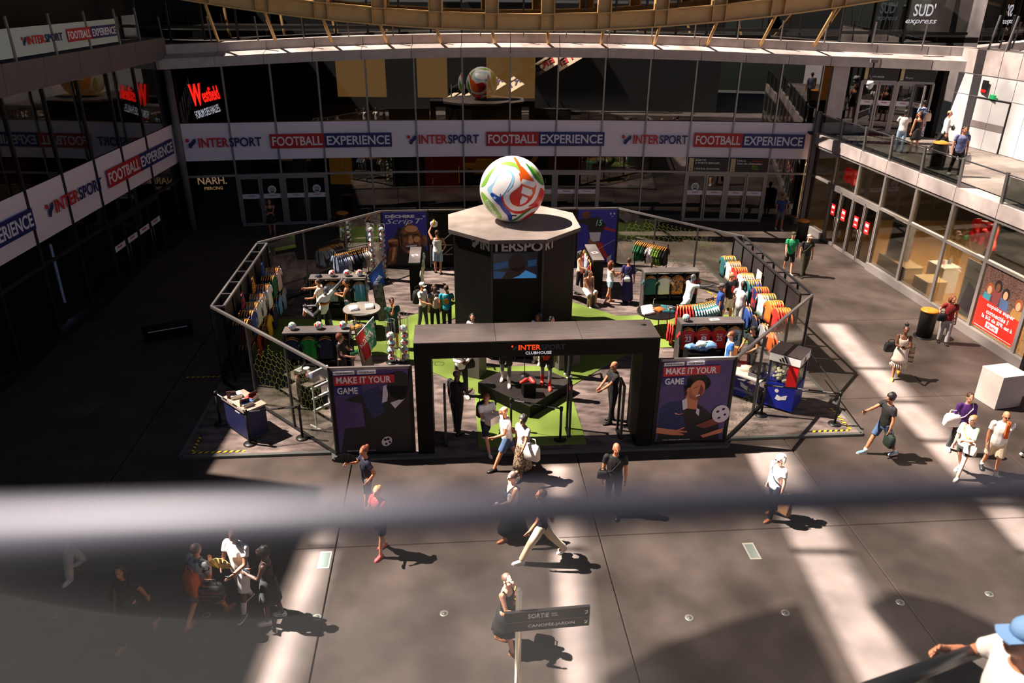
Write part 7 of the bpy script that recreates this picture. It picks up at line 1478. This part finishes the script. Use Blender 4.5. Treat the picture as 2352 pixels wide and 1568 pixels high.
P = person('woman in a coral top with sunglasses pushed up and pink sandals', (-2.65, 12.75), 232, 1.64, 'f', 'light', ('bun', 'blond'), ('tee', CORAL, .9), ('shorts', NV, .4), SHP, arms=('chest', 'phone'), legs=(10, 2, -8, 8), look=(20, -26), build=1.1); strap(P, 1, BK); bag(P, (.24, .02, .95), (.26, .12, .24), NV, 'dark bag on the hip of the woman in coral')
P = person('man in patterned grey shirt and grey shorts, seen from behind, orange backpack', (-5.55, 10.85), 60, 1.78, skin='tan', hair=('short', 'brown'), top=('polo', GREYP2, .84), bottom=('shorts', GRY, .46), shoes=SHT, arms=('down', 'strap'), legs=(-20, 20, 24, 4), build=1.15)
bag(P, (.12, -.26, 1.15), (.32, .2, .46), cloth('orange_bag', (190, 88, 30)), 'orange backpack on the man in the patterned shirt', 0, 'backpack'); bag(P, (.42, -.12, .98), (.42, .22, .36), cloth('woven_stripes', (22, 24, 26), (190, 100, 50), 5, (.4, .4, 9), .56, .6), 'dark striped woven bag carried by the man with the orange backpack', .5)
P = person('man in white printed T-shirt and white shorts with white socks', (-4.95, 11.15), 250, 1.86, skin='brown', hair=('short', 'black'), top=('tee', WH, .84), bottom=('shorts', WH, .5, 1.15), shoes=SHB, sole=SHW, socks=(WH, .45), arms=('fwd', 'phone'), legs=(14, 2, -12, 10), look=(15, -24)); 
fan_(P, 1, 'yellow patterned hand fan held by the man in white', cloth('yellow_fan', (226, 178, 50)), cloth('yellow_fan_print', (236, 206, 120), (120, 110, 60), 30, None, .5, .55), .24, .2); phone(P, -1, 'dark phone in the hand of the man in white')
P = person('woman in black dress and white trainers looking at her phone', (-4.35, 10.85), 185, 1.7, 'f', 'dark', ('curly', 'black'), ('strap', BK, .9), ('dress', BK, .52, .02), SHW, sole=SHW, arms=('phone', 'fwd'), legs=(8, 4, -8, 4), look=(0, -30)); phone(P, 1, 'phone held low by the woman in black dress')
P = person('person in black clothes with long dark hair walking in the dark at bottom left', (-6.65, 10.35), 255, 1.7, 'f', 'olive', ('long', 'black'), ('tee', BK), ('trousers', BK), SHT, arms=('swb', 'down'), legs=(-24, 26, 20, 6), look=(20, -10)); strap(P, 1, BK); bag(P, (.28, -.05, .95), (.3, .12, .24), BK, 'black bag on the hip of the dark clothed walker')
P = person('person in pale wide trousers, upper body behind the blurred balustrade', (-8.65, 12.05), 250, 1.74, 'f', 'tan', ('short', 'greyh'), ('long', NV), ('trousers', CRM, 1.0, 1.3), SHW, arms=('down', 'swf'), legs=(16, 4, -14, 12))
P = person('woman with ponytail in dark vest and skirt carrying a flowered bag, behind the signpost', (-.05, 10.25), 330, 1.66, 'f', 'light', ('pony', 'brown'), ('strap', BK, .95), ('skirt', BK, .5, .08), SHT, arms=('hang', 'fwd'), legs=(-10, 12, 14, 2), look=(-20, -20))
bag(P, (-.26, .02, .86), (.42, .14, .4), cloth('flower_bag', (120, 40, 34), (206, 150, 50), 14, None, .46, .54), 'bag printed with red and yellow flowers on the woman behind the signpost', .4, 'tote_bag')
P = person('white haired woman in a white blouse holding a brown bag in the sunbeam', (5.78, 14.05), 205, 1.64, 'f', 'light', ('bob', 'white'), ('tee', WH, .84), ('trousers', NV), SHT, arms=('down', 'hang'), legs=(10, 4, -8, 6), look=(10, 0), glasses=SUNG, build=1.1); strap(P, -1, BK)
bag(P, (-.3, -.05, .52), (.34, .14, .42), mat('kraft_brown', (176, 124, 82), .7), 'brown paper bag of the white haired woman', .2, 'shopping_bag')
# ---- right side of the plaza
P = person('man in black T-shirt and denim shorts pointing left, light blue trainers', (9.28, 16.65), 190, 1.8, skin='tan', hair=('curly', 'black'), top=('tee', BK), bottom=('shorts', DEN, .44), shoes=SHBL, sole=SHW, socks=(WH, .8), arms=('down', (.12, .5, 1.25)), legs=(-20, 22, 22, 2)); phone(P, 1, 'small dark phone in the raised hand of the bearded man in black')
bag(P, (-.27, .0, .62), (.32, .16, .34), cloth('bottle_green', (22, 40, 34)), 'dark green shopping bag of the man in black T-shirt')
P = person('woman in white halter dress with fringe and ochre shoes looking at her phone', (11.62, 20.95), 250, 1.7, 'f', 'brown', ('topbun', 'black'), ('strap', CRM, .95), ('dress', CRM, .62, .06), SHY, arms=('phone', 'phone'), legs=(-16, 14, 16, 2), look=(0, -26)); phone(P, 1, 'phone with red case held by the woman in the fringed dress')
mb = MB(); r_ = random.Random(9)
for k in range(26): a = k * math.pi / 13; mb.tube([P['loc']((.2 * math.cos(a), .05 + .2 * math.sin(a), .6)), P['loc']((.25 * math.cos(a + .1), .05 + .25 * math.sin(a), .44 + r_.uniform(-.03, .03)))], [.016, .006], CRM, 5)
part(mb, 'fringe', P['root'], kind='stuff'); bag(P, (.32, -.02, 1.0), (.34, .16, .3), BK, 'black shoulder bag of the woman in the fringed dress', .4); bag(P, (-.3, .02, .82), (.16, .1, .5), cloth('striped_bag', (206, 180, 150), (60, 36, 28), 4, (.3, .3, 8), .48, .52), 'striped brown bag hanging beside the left hand of the woman in the fringed dress')
P = person('woman in dark red T-shirt and pale trousers standing beside the right bin', (14.32, 23.5), 255, 1.66, 'f', 'light', ('bob', 'auburn'), ('tee', REDC, .86), ('trousers', LGR, 1.0, 1.2), SHB, arms=('down', 'hip'), legs=(8, 0, -4, 4), look=(24, 4), build=1.12); strap(P, 1, BK); bag(P, (.24, .1, .98), (.26, .1, .26), BK, 'black crossbody bag of the woman in red')
P = person('man in green T-shirt and cap walking beside the stand at back right', (11.3, 30.2), 262, 1.78, skin='light', hair=('short', 'brown'), top=('tee', TEE), bottom=('shorts', BK, .45), shoes=SHW, hat=KHA, legs=(16, 4, -14, 12), arms=('down', 'swf')); 
P = person('man in black T-shirt and camouflage trousers with pinkish cap at back right', (11.85, 29.95), 265, 1.76, skin='light', hair=('short', 'brown'), top=('tee', BK), bottom=('trousers', KHA), shoes=SHB, hat=cloth('faded_pink', (190, 150, 146)), legs=(-12, 12, 14, 2), glasses=SUNG); strap(P, 1, cloth('olive_strap', (60, 64, 40)))
P = person('young woman in a purple satin shirt with a white bag strap', (11.25, 16.75), 262, 1.72, 'f', 'light', ('short', 'brown'), ('long', PUR, .84), ('trousers', BK), SHW, arms=('down', 'down'), legs=(8, 2, -8, 8)); strap(P, 1, WH); bag(P, (.28, .04, .98), (.38, .14, .34), cloth('bag_white', (226, 222, 220)), 'white shoulder bag of the woman in purple')
P = person('woman with tied blond hair in sage green top and black shorts', (10.8, 15.75), 215, 1.68, 'f', 'light', ('bun', 'blond'), ('tee', SAGE, .88), ('shorts', BK, .3), SHW, arms=('phone', 'down'), legs=(14, 4, -16, 14), look=(0, -24), sleeve=.9); strap(P, -1, cloth('orange_strap', (206, 110, 50))); bag(P, (-.2, .16, .93), (.28, .1, .24), cloth('bag_beige', (206, 194, 176)), 'beige crossbody bag on the woman in sage green')
P = person('man in white shirt and beige shorts wiping his face with an orange cloth', (11.62, 15.85), 255, 1.74, skin='tan', hair=('balding', 'black'), top=('polo', WH, .84), bottom=('shorts', BEI, .46), shoes=SHB, socks=(WH, .75), arms=('chin', 'down'), legs=(14, 2, -12, 10), glasses=SUNG, build=1.15)
o = thing('cloth_towel', 'orange cloth held to the face by the man in white shirt', 'cloth', Matrix.Translation(P['hand'][-1])); mb = MB(); mb.loft([[(.05 * math.cos(a) + .03 * t, .03 * math.sin(a) + .01 * math.sin(3 * a), .05 - t * .45) for a in [i * math.pi / 5 for i in range(10)]] for t in (0, .3, .7, 1)], cloth('orange_cloth', (206, 96, 30))); part(mb, 'cloth', o)
P = person('person in white trousers and brown sandals leaving at the right edge', (12.15, 14.6), 20, 1.7, 'f', 'tan', ('bob', 'brown'), ('tee', WH), ('trousers', WH, .85, 1.2), SHT, legs=(18, 4, -18, 16))
P = person('person whose white trainer shows at the right edge above', (13.2, 16.75), 10, 1.75, skin='tan', hair=('short', 'black'), top=('tee', GRY), bottom=('trousers', BK), shoes=SHW, legs=(18, 4, -18, 16))
P = person('man in blue shirt with dark shorts standing in the dark at the back right corner', (12.9, 36.6), 270, 1.74, skin='olive', hair=('short', 'black'), top=('tee', cloth('blue_tee', (28, 50, 110))), bottom=('shorts', GRY, .46), shoes=SHW, arms=('down', 'down'))
P = person('woman in black top and skirt with crossed arms before the dark left doors', (-11.2, 34.9), 285, 1.68, 'f', 'tan', ('long', 'brown'), ('strap', BK), ('skirt', BK, .62, .06), SHT, arms=('cross', 'cross'), legs=(4, 0, -4, 4), look=(8, -16))
# ---- inside the stand
def st(u, v): return W(u, v).xy
SZ = PZ
P = person('security guard in black T-shirt standing inside the gate at left', st(-1.9, .95), 55, 1.82, skin='dark', hair=('bald', None), top=('tee', BK, .84), bottom=('trousers', BK), shoes=SHB, arms=('down', 'fwd'), legs=(4, 0, -4, 4), build=1.12, z=SZ, look=(-20, 0))
P = person('bald security guard in black standing beside the right gate pillar', st(2.22, 1.25), 195, 1.8, skin='tan', hair=('bald', None), top=('polo', BK, .84), bottom=('trousers', BK), shoes=SHB, arms=('lap', 'lap'), legs=(5, 0, -3, 3), build=1.1, z=SZ)
P = person('man in white shirt and black trousers reading a phone on the turf', st(-1.75, 3.0), 290, 1.78, skin='brown', hair=('short', 'black'), top=('long', WH, .84), bottom=('trousers', BK), shoes=SHW, sole=SHW, arms=('phone', 'phone'), legs=(10, 2, -10, 8), look=(0, -24), z=SZ); phone(P, 1, 'phone of the man in white shirt on the turf'); strap(P, -1, BK); bag(P, (-.24, .08, .98), (.26, .12, .24), BK, 'black bag of the man in white shirt on the turf')
P = person('man in white T-shirt and black trousers at the right corner of the podium', st(1.42, 3.95), 60, 1.76, skin='tan', hair=('short', 'brown'), top=('tee', WH, .84), bottom=('trousers', BK), shoes=SHW, arms=('phone', 'phone'), legs=(6, 0, -6, 6), z=SZ)
P = person('staff woman in white printed T-shirt and jeans with crossed arms before the hub', st(-1.35, 5.0), 240, 1.66, 'f', 'light', ('long', 'black'), ('tee', WH, .9), ('trousers', LDEN), SHW, arms=('cross', 'cross'), legs=(4, 0, -4, 4), look=(30, 0), z=SZ)
P = person('staff woman with dark skin in white T-shirt and white trousers before the hub', st(.62, 4.95), 250, 1.66, 'f', 'brown', ('long', 'black'), ('tee', WH, .9), ('trousers', CRM, 1.0, 1.2), SHW, arms=('down', 'down'), legs=(4, 0, -4, 4), look=(-10, 0), z=SZ)
P = person('staff woman in white T-shirt with dark sleeves turned to the right before the hub', st(.98, 4.7), 320, 1.66, 'f', 'light', ('long', 'black'), ('tee', WH, .88), ('trousers', BEI), SHW, arms=('down', 'down'), legs=(4, 0, -4, 4), look=(15, 0), z=SZ)
P = person('woman in white cap and vest with black backpack standing on the turf', st(-2.95, 7.7), 330, 1.68, 'f', 'tan', ('short', 'brown'), ('tee', WH, .88), ('trousers', cloth('dark_print', (60, 58, 60))), SHB, arms=('down', 'fwd'), legs=(6, 0, -6, 6), hat=WH, z=SZ); bag(P, (0, -.22, 1.2), (.34, .2, .46), BK, 'black backpack on the woman in the white cap', 0, 'backpack')
P = person('boy in turquoise T-shirt with orange print on the back on the turf', st(-2.15, 7.5), 95, 1.64, skin='tan', hair=('short', 'brown'), top=('tee', TEALC, .84), bottom=('trousers', BK), shoes=SHW, arms=('down', 'fwd'), legs=(6, 0, -6, 6), z=SZ)
mb = MB(); bp_ = P['loc']; mb.prism(el(0, 0, .09, .1), 0, .004, mat('print_orange2', (226, 140, 50), .7)); part(mb, 'back_print', P['root'], Matrix.Translation(bp_((0, -.132, 1.2))) @ Matrix.Rotation(math.pi / 2, 4, 'X'))
P = person('girl with long hair and pale backpack beside the turquoise T-shirt', st(-2.55, 7.75), 120, 1.58, 'f', 'light', ('long', 'brown'), ('tee', GRY, .88), ('trousers', BK), SHW, legs=(4, 0, -4, 4), z=SZ); bag(P, (0, -.2, 1.12), (.28, .16, .38), cloth('pink_pack', (196, 170, 156)), 'pale pink backpack on the girl with long hair', 0, 'backpack')
P = person('man in white vest and denim shorts reaching up to the back wall', st(-2.5, 13.3), 95, 1.8, skin='tan', hair=('short', 'brown'), top=('tank', WH), bottom=('shorts', LDEN, .5, 1.1), shoes=SHB, arms=((.22, .3, 1.8), 'hip'), legs=(6, 0, -4, 4), z=SZ)
o = thing('wall_badge', 'yellow and white badge display held up on the back wall', 'badge', SM(-2.62, 13.95, 1.95)); mb = MB(); mb.ell([(-.14, .05, .03), (-.1, .14, .04), (.06, .15, .04), (.12, .05, .03)], WHITEP, 14); part(mb, 'frame', o); mb = MB(); mb.ell([(-.06, .06, .05), (.04, .08, .05), (.16, .02, .05)], YELLOW, 10); part(mb, 'emblem', o)
P = person('seated woman in white skirt and strap top on the right bench', st(2.95, 9.75), 300, 1.68, 'f', 'tan', ('bun', 'brown'), ('strap', cloth('brown_top', (140, 96, 76)), .95), ('shorts', WH, .5, 1.2), SHW, arms=('lap', 'lap'), legs=(80, 78, 72, 70), sit=1, pelvis_z=.6, lean=14, look=(10, -10), z=SZ)
P = person('woman in pale strap top behind the seated woman holding a white fan', st(2.85, 10.75), 330, 1.7, 'f', 'tan', ('long', 'black'), ('strap', CRM), ('trousers', BK), SHB, arms=('down', 'fwd'), legs=(4, 0, -4, 4), z=SZ); fan_(P, 1, 'white open fan of the woman behind the seated one', WH, CRM, .2)
P = person('woman in white top and denim shorts with long hair by the back right', st(3.8, 9.75), 20, 1.64, 'f', 'tan', ('long', 'auburn'), ('strap', WH), ('shorts', LDEN, .28), SHT, arms=('phone', 'phone'), legs=(8, 0, -10, 8), look=(10, -10), z=SZ)
P = person('person in long indigo robe seen from behind with small white bag', st(4.45, 9.75), 80, 1.72, 'f', 'tan', ('bun', 'brown'), ('tee', INDG, .9), ('dress', INDG, .14, .05), SHB, arms=('down', 'down'), legs=(8, 4, -8, 8), z=SZ, sleeve=.9); strap(P, -1, BK); bag(P, (-.02, -.18, .98), (.24, .08, .16), WH, 'small white bag on the back of the indigo robe')
P = person('man in black T-shirt with red print and sunglasses reaching to the shirts', st(7.55, 7.75), 300, 1.84, skin='tan', hair=('balding', 'greyh'), top=('tee', BK, .84), bottom=('shorts', CRM, .48), shoes=SHW, arms=((.1, .3, 1.0), (-.7, .3, 1.35)) if False else ('fwd', 'down'), legs=(6, 0, -6, 6), glasses=SUNG, build=1.15, z=SZ)
mb = MB(); mb.prism(el(0, 0, .08, .13), 0, .004, RED); part(mb, 'red_print', P['root'], Matrix.Translation(P['loc']((0, .14, 1.2))) @ Matrix.Rotation(math.pi / 2, 4, 'X') @ Matrix.Scale(-1, 4, (0, 0, 1)))
P = person('man in white T-shirt with navy sleeves and grey trousers by the right wall', st(7.7, 7.0), 235, 1.78, skin='dark', hair=('short', 'black'), top=('tee', WH, .84), bottom=('trousers', LGR), shoes=SHW, arms=('down', 'hip'), legs=(6, 0, -6, 6), z=SZ)
P = person('man in blue polo shirt with grey cap seen from the side at right', st(6.95, 6.9), 165, 1.74, skin='tan', hair=('short', 'greyh'), top=('polo', BLUC, .84), bottom=('trousers', NV), shoes=SHB, arms=('down', 'fwd'), legs=(6, 0, -6, 6), hat=GRY, build=1.1, z=SZ)
P = person('staff man in black cap and black T-shirt working at the table behind glass', st(6.85, 3.55), 215, 1.7, skin='tan', hair=('short', 'black'), top=('tee', BK, .84), bottom=('trousers', BK), shoes=SHB, arms=('fwd', 'fwd'), hat=BK, look=(0, -26), lean=8, z=SZ)
P = person('man with short brown hair in blue and white shirt behind the right poster', st(5.95, 3.05), 175, 1.76, skin='light', hair=('short', 'auburn'), top=('tee', cloth('blue_white', (50, 110, 190), (226, 226, 230), 2.2, (2, .2, .2), .48, .5), .84), bottom=('trousers', NV), shoes=SHW, z=SZ)
P = person('man in white shirt reaching over a dark rail behind the kicking mannequin', st(-6.35, 8.05), 175, 1.76, skin='tan', hair=('short', 'black'), top=('tee', CRM, .84), bottom=('trousers', BK), shoes=SHB, arms=('fwd', 'reach'), legs=(6, 0, -6, 6), look=(0, -14), z=SZ)
P = person('woman in dark strap top and pale denim shorts before the striped shirt', st(-5.5, 8.35), 185, 1.62, 'f', 'tan', ('bun', 'black'), ('strap', BK), ('shorts', LDEN, .36), SHW, arms=('phone', 'phone'), legs=(8, 2, -10, 8), look=(0, -16), z=SZ)
P = person('man in dark green jersey holding his hand to his mouth on the turf', st(-3.85, 6.25), 300, 1.74, skin='tan', hair=('short', 'black'), top=('tee', DKG, .84), bottom=('shorts', BK, .44), shoes=SHW, arms=('down', 'chin'), legs=(4, 0, -4, 4), z=SZ)
P = person('curly haired woman in black with white headband before the left shelf', st(-5.15, 3.75), 350, 1.66, 'f', 'light', ('curly', 'auburn'), ('tee', BK, .86), ('trousers', BK), SHB, arms=('fwd', 'fwd'), legs=(4, 0, -4, 4), look=(0, -18), z=SZ); folded(Matrix.Translation(P['up']((.0, .42, 1.14))) @ Matrix.Rotation(.3, 4, 'Z'), 'green', 'dark green shirt held by the curly haired woman', .24, .2)
# ---- terrace and behind the glass
P = person('man in white T-shirt and light jeans seen from behind on the terrace', (16.0, 32.7), 75, 1.72, skin='dark', hair=('short', 'black'), top=('tee', WH), bottom=('trousers', LDEN, .97, 1.1), shoes=SHB, arms=('fwd', 'down'), z=4.5)
P = person('woman in short black dress and sandals on the terrace', (16.5, 32.5), 100, 1.68, 'f', 'tan', ('long', 'black'), ('strap', BK), ('dress', BK, .58, .02), SHT, look=(60, 0), z=4.5, legs=(4, 0, -4, 4))
P = person('person in long blue flowered dress entering the open terrace door', (18.35, 36.0), 90, 1.68, 'f', 'brown', ('bun', 'black'), ('tee', FLOR, .9), ('dress', FLOR, .12, .06), SHB, z=4.5, sleeve=.9); bag(P, (.26, -.02, 1.0), (.3, .14, .36), cloth('bag_sand', (206, 176, 150)), 'sand coloured bag on the shoulder of the flowered dress')
P = person('bald man in white blouse and black trousers walking on the terrace with a green pouch', (17.6, 32.4), 340, 1.78, skin='light', hair=('balding', 'brown'), top=('long', WH, .84), bottom=('trousers', BK), shoes=SHW, arms=('cross', 'down'), legs=(-24, 26, 20, 4), z=4.5); bag(P, (.1, .24, 1.1), (.26, .1, .16), cloth('pouch_green', (46, 70, 46)), 'green pouch under the arm of the man in white blouse')
P = person('man in blue patterned shirt at the terrace balustrade', (16.05, 28.3), 262, 1.78, skin='tan', hair=('short', 'black'), top=('tee', cloth('blue_tiedye', (70, 78, 120), (150, 154, 190), 4, None, .4, .7), .84), bottom=('trousers', BK), shoes=SHW, arms=('down', 'down'), legs=(12, 2, -12, 10), look=(14, -8), z=4.5, build=1.1)
bag(P, (-.3, .05, .6), (.28, .12, .3), cloth('plastic_white', (216, 212, 208)), 'white plastic bag of the man at the terrace balustrade')
P = person('woman in pink top and shorts behind the terrace glass door', (16.75, 38.3), 300, 1.68, 'f', 'light', ('long', 'brown'), ('tee', cloth('pink_top', (216, 176, 196))), ('shorts', cloth('pink_shorts', (190, 160, 170)), .36), SHW, z=4.5, legs=(16, 4, -16, 14))
P = person('man in white shirt with a strap seen from behind through terrace glass', (15.75, 38.6), 100, 1.76, skin='brown', hair=('bald', None), top=('tee', WH, .84), bottom=('trousers', BK), shoes=SHB, z=4.5); strap(P, 1, BK)
P = person('dark silhouette of a person phoning on the upper floor behind glass', (-3.0, 40.6), 330, 1.76, skin='dark', hair=('short', 'black'), top=('long', BK), bottom=('trousers', BK), shoes=SHB, arms=('down', (.1, .14, 1.58)), legs=(16, 4, -16, 14), z=4.2)
# ---- man riding the escalator, one hand on the rubber handrail
P = person('man in white printed T-shirt and light blue cap holding the escalator handrail', (2.86, 3.2), 172, 1.78, skin='tan', hair=('short', 'black'), top=('tee', cloth('white_printed', (222, 216, 210)), .84), bottom=('shorts', GRY, .46), shoes=SHW, arms=('fwd', (.24, .26, 1.28)), legs=(6, 0, -6, 6), hat=cloth('cap_blue', (112, 150, 190)), look=(8, -6), z=5.78)
o = thing('wrist_watch', 'dark blue watch on the wrist of the man on the escalator', 'watch', Matrix.Translation(P['hand'][-1] - V(0, 0, .02))); mb = MB(); mb.ell([(-.012, .034, .034), (.012, .034, .034)], NV, 12); part(mb, 'case', o)
# ---- mannequins
def mannequin(lab, *a, **k): return person(lab, *a, skin='grey', hair=(None, None), mask=True, name='mannequin', cat='mannequin', **k)
P = mannequin('grey mannequin in sky blue striped shirt and white socks on the podium', st(-.5, 2.95), 268, 1.84, top=('tee', cloth('sky_stripes', (226, 228, 232), (90, 156, 200), 9, (1, .05, .05), .47, .5), .82), bottom=('shorts', BK, .42), shoes=SHW, socks=(WH, .05), legs=(10, 0, -10, 6), arms=('down', (.3, .1, .98)), z=PT)
mb = MB(); 
tag(ball(W(-.80, 2.88, PT + 1.03), 'red and white football held at the hip by the striped mannequin', None, .115, 77), None)
P = mannequin('grey mannequin in red shirt, dark shorts and red socks on the podium', st(.62, 2.72), 268, 1.84, top=('tee', cloth('red_jersey', (196, 48, 26)), .80), bottom=('shorts', BK, .42), shoes=BOOTRED, socks=(cloth('red_socks', (190, 30, 28)), .05), legs=(10, 0, -8, 4), arms=('down', 'down'), z=PT)
P = mannequin('grey kicking mannequin in white shirt with black red gold stripe and red boots', st(-6.1, 7.05), 330, 1.84, top=('tee', WH, .82), bottom=('shorts', BK, .40), shoes=mat('boot_coral', (236, 70, 50), .4), sole=SOLEW, socks=(WH, .1), legs=(18, 6, -52, 62), arms=((.5, .15, 1.85), (.45, -.25, 1.1)), lean=14, z=SZ + .12)
mb = MB()
for k, m_ in enumerate((BLK, RED, YELLOW)): mb.loft([[P['loc'](((.2) * math.cos(a), .13 * math.sin(a), 1.16 + .035 * (2 - k) + t)) for a in [i * math.pi / 8 for i in range(16)]] for t in (0, .03)], m_)
part(mb, 'chest_stripe', P['root'])
mb = MB(); mb.tube([(0, 0, 0), (0, 0, .9)], .016, BLACKM, 8); mb.ell([(0, .18, .18), (.012, .18, .18)], BLACKM, 18); solo(mb, 'mannequin_stand', 'thin black stand rod carrying the kicking mannequin', 'stand', SM(-6.1, 7.15, SZ))
P = mannequin('grey running mannequin in pale shirt with outstretched arm behind the curved rail', st(5.98, 7.4), 20, 1.84, top=('tee', cloth('pale_mint', (206, 222, 222)), .80), bottom=('shorts', WH, .42), shoes=mat('boot_lime', (206, 220, 60), .4), sole=SOLEW, socks=(WH, .1), legs=(16, 6, -48, 60), arms=((.35, .3, .95), (.3, .62, 1.5)), lean=10, z=SZ + .1)
o = thing('display_torso', 'pale pink shirt on a thin stand between the podium mannequins', 'shirt', SM(.08, 3.4, PT)); mb = MB(); mb.tube([(0, 0, 0), (0, 0, 1.5)], .012, BLACKM, 8); part(mb, 'rod', o); mb = MB(); mb.ell([(0, .14, .14), (.012, .14, .14)], BLACKM, 16); part(mb, 'base', o)
g_ = link('shirt', SHIRTS[2], o, Matrix.Translation((0, -.03, 1.42))); g_.material_slots[0].link = 'OBJECT'; g_.material_slots[0].material = FAB['pink']
finish_blend()
# ================================================================ lettering is turned into meshes and fitted to its place
def finish_texts():
    dg = bpy.context.evaluated_depsgraph_get(); dg.update(); cache = {}
    for o, w_, h_, M in TEXTS:
        cu = o.data; key = (cu.body, round(cu.offset, 4), round(cu.shear, 3), round(cu.extrude, 4), cu.materials[0].name, cu.resolution_u)
        if key not in cache:
            me = bpy.data.meshes.new_from_object(o.evaluated_get(dg)); me.name = 'lettering'; cache[key] = me
        me = cache[key]
        if not me.vertices: continue
        xs_ = [v.co.x for v in me.vertices]; ys_ = [v.co.y for v in me.vertices]; x0, x1, y0, y1 = min(xs_), max(xs_), min(ys_), max(ys_)
        sx, sy = w_ / max(x1 - x0, 1e-4), h_ / max(y1 - y0, 1e-4)
        n_ = link('lettering', me, o.parent, M @ Matrix.Diagonal((sx, sy, sy, 1)) @ Matrix.Translation((-x0, -y0, 0)))
        if 'label' in o: n_['label'] = o['label']
    for o, *_ in TEXTS: bpy.data.objects.remove(o)
finish_texts()
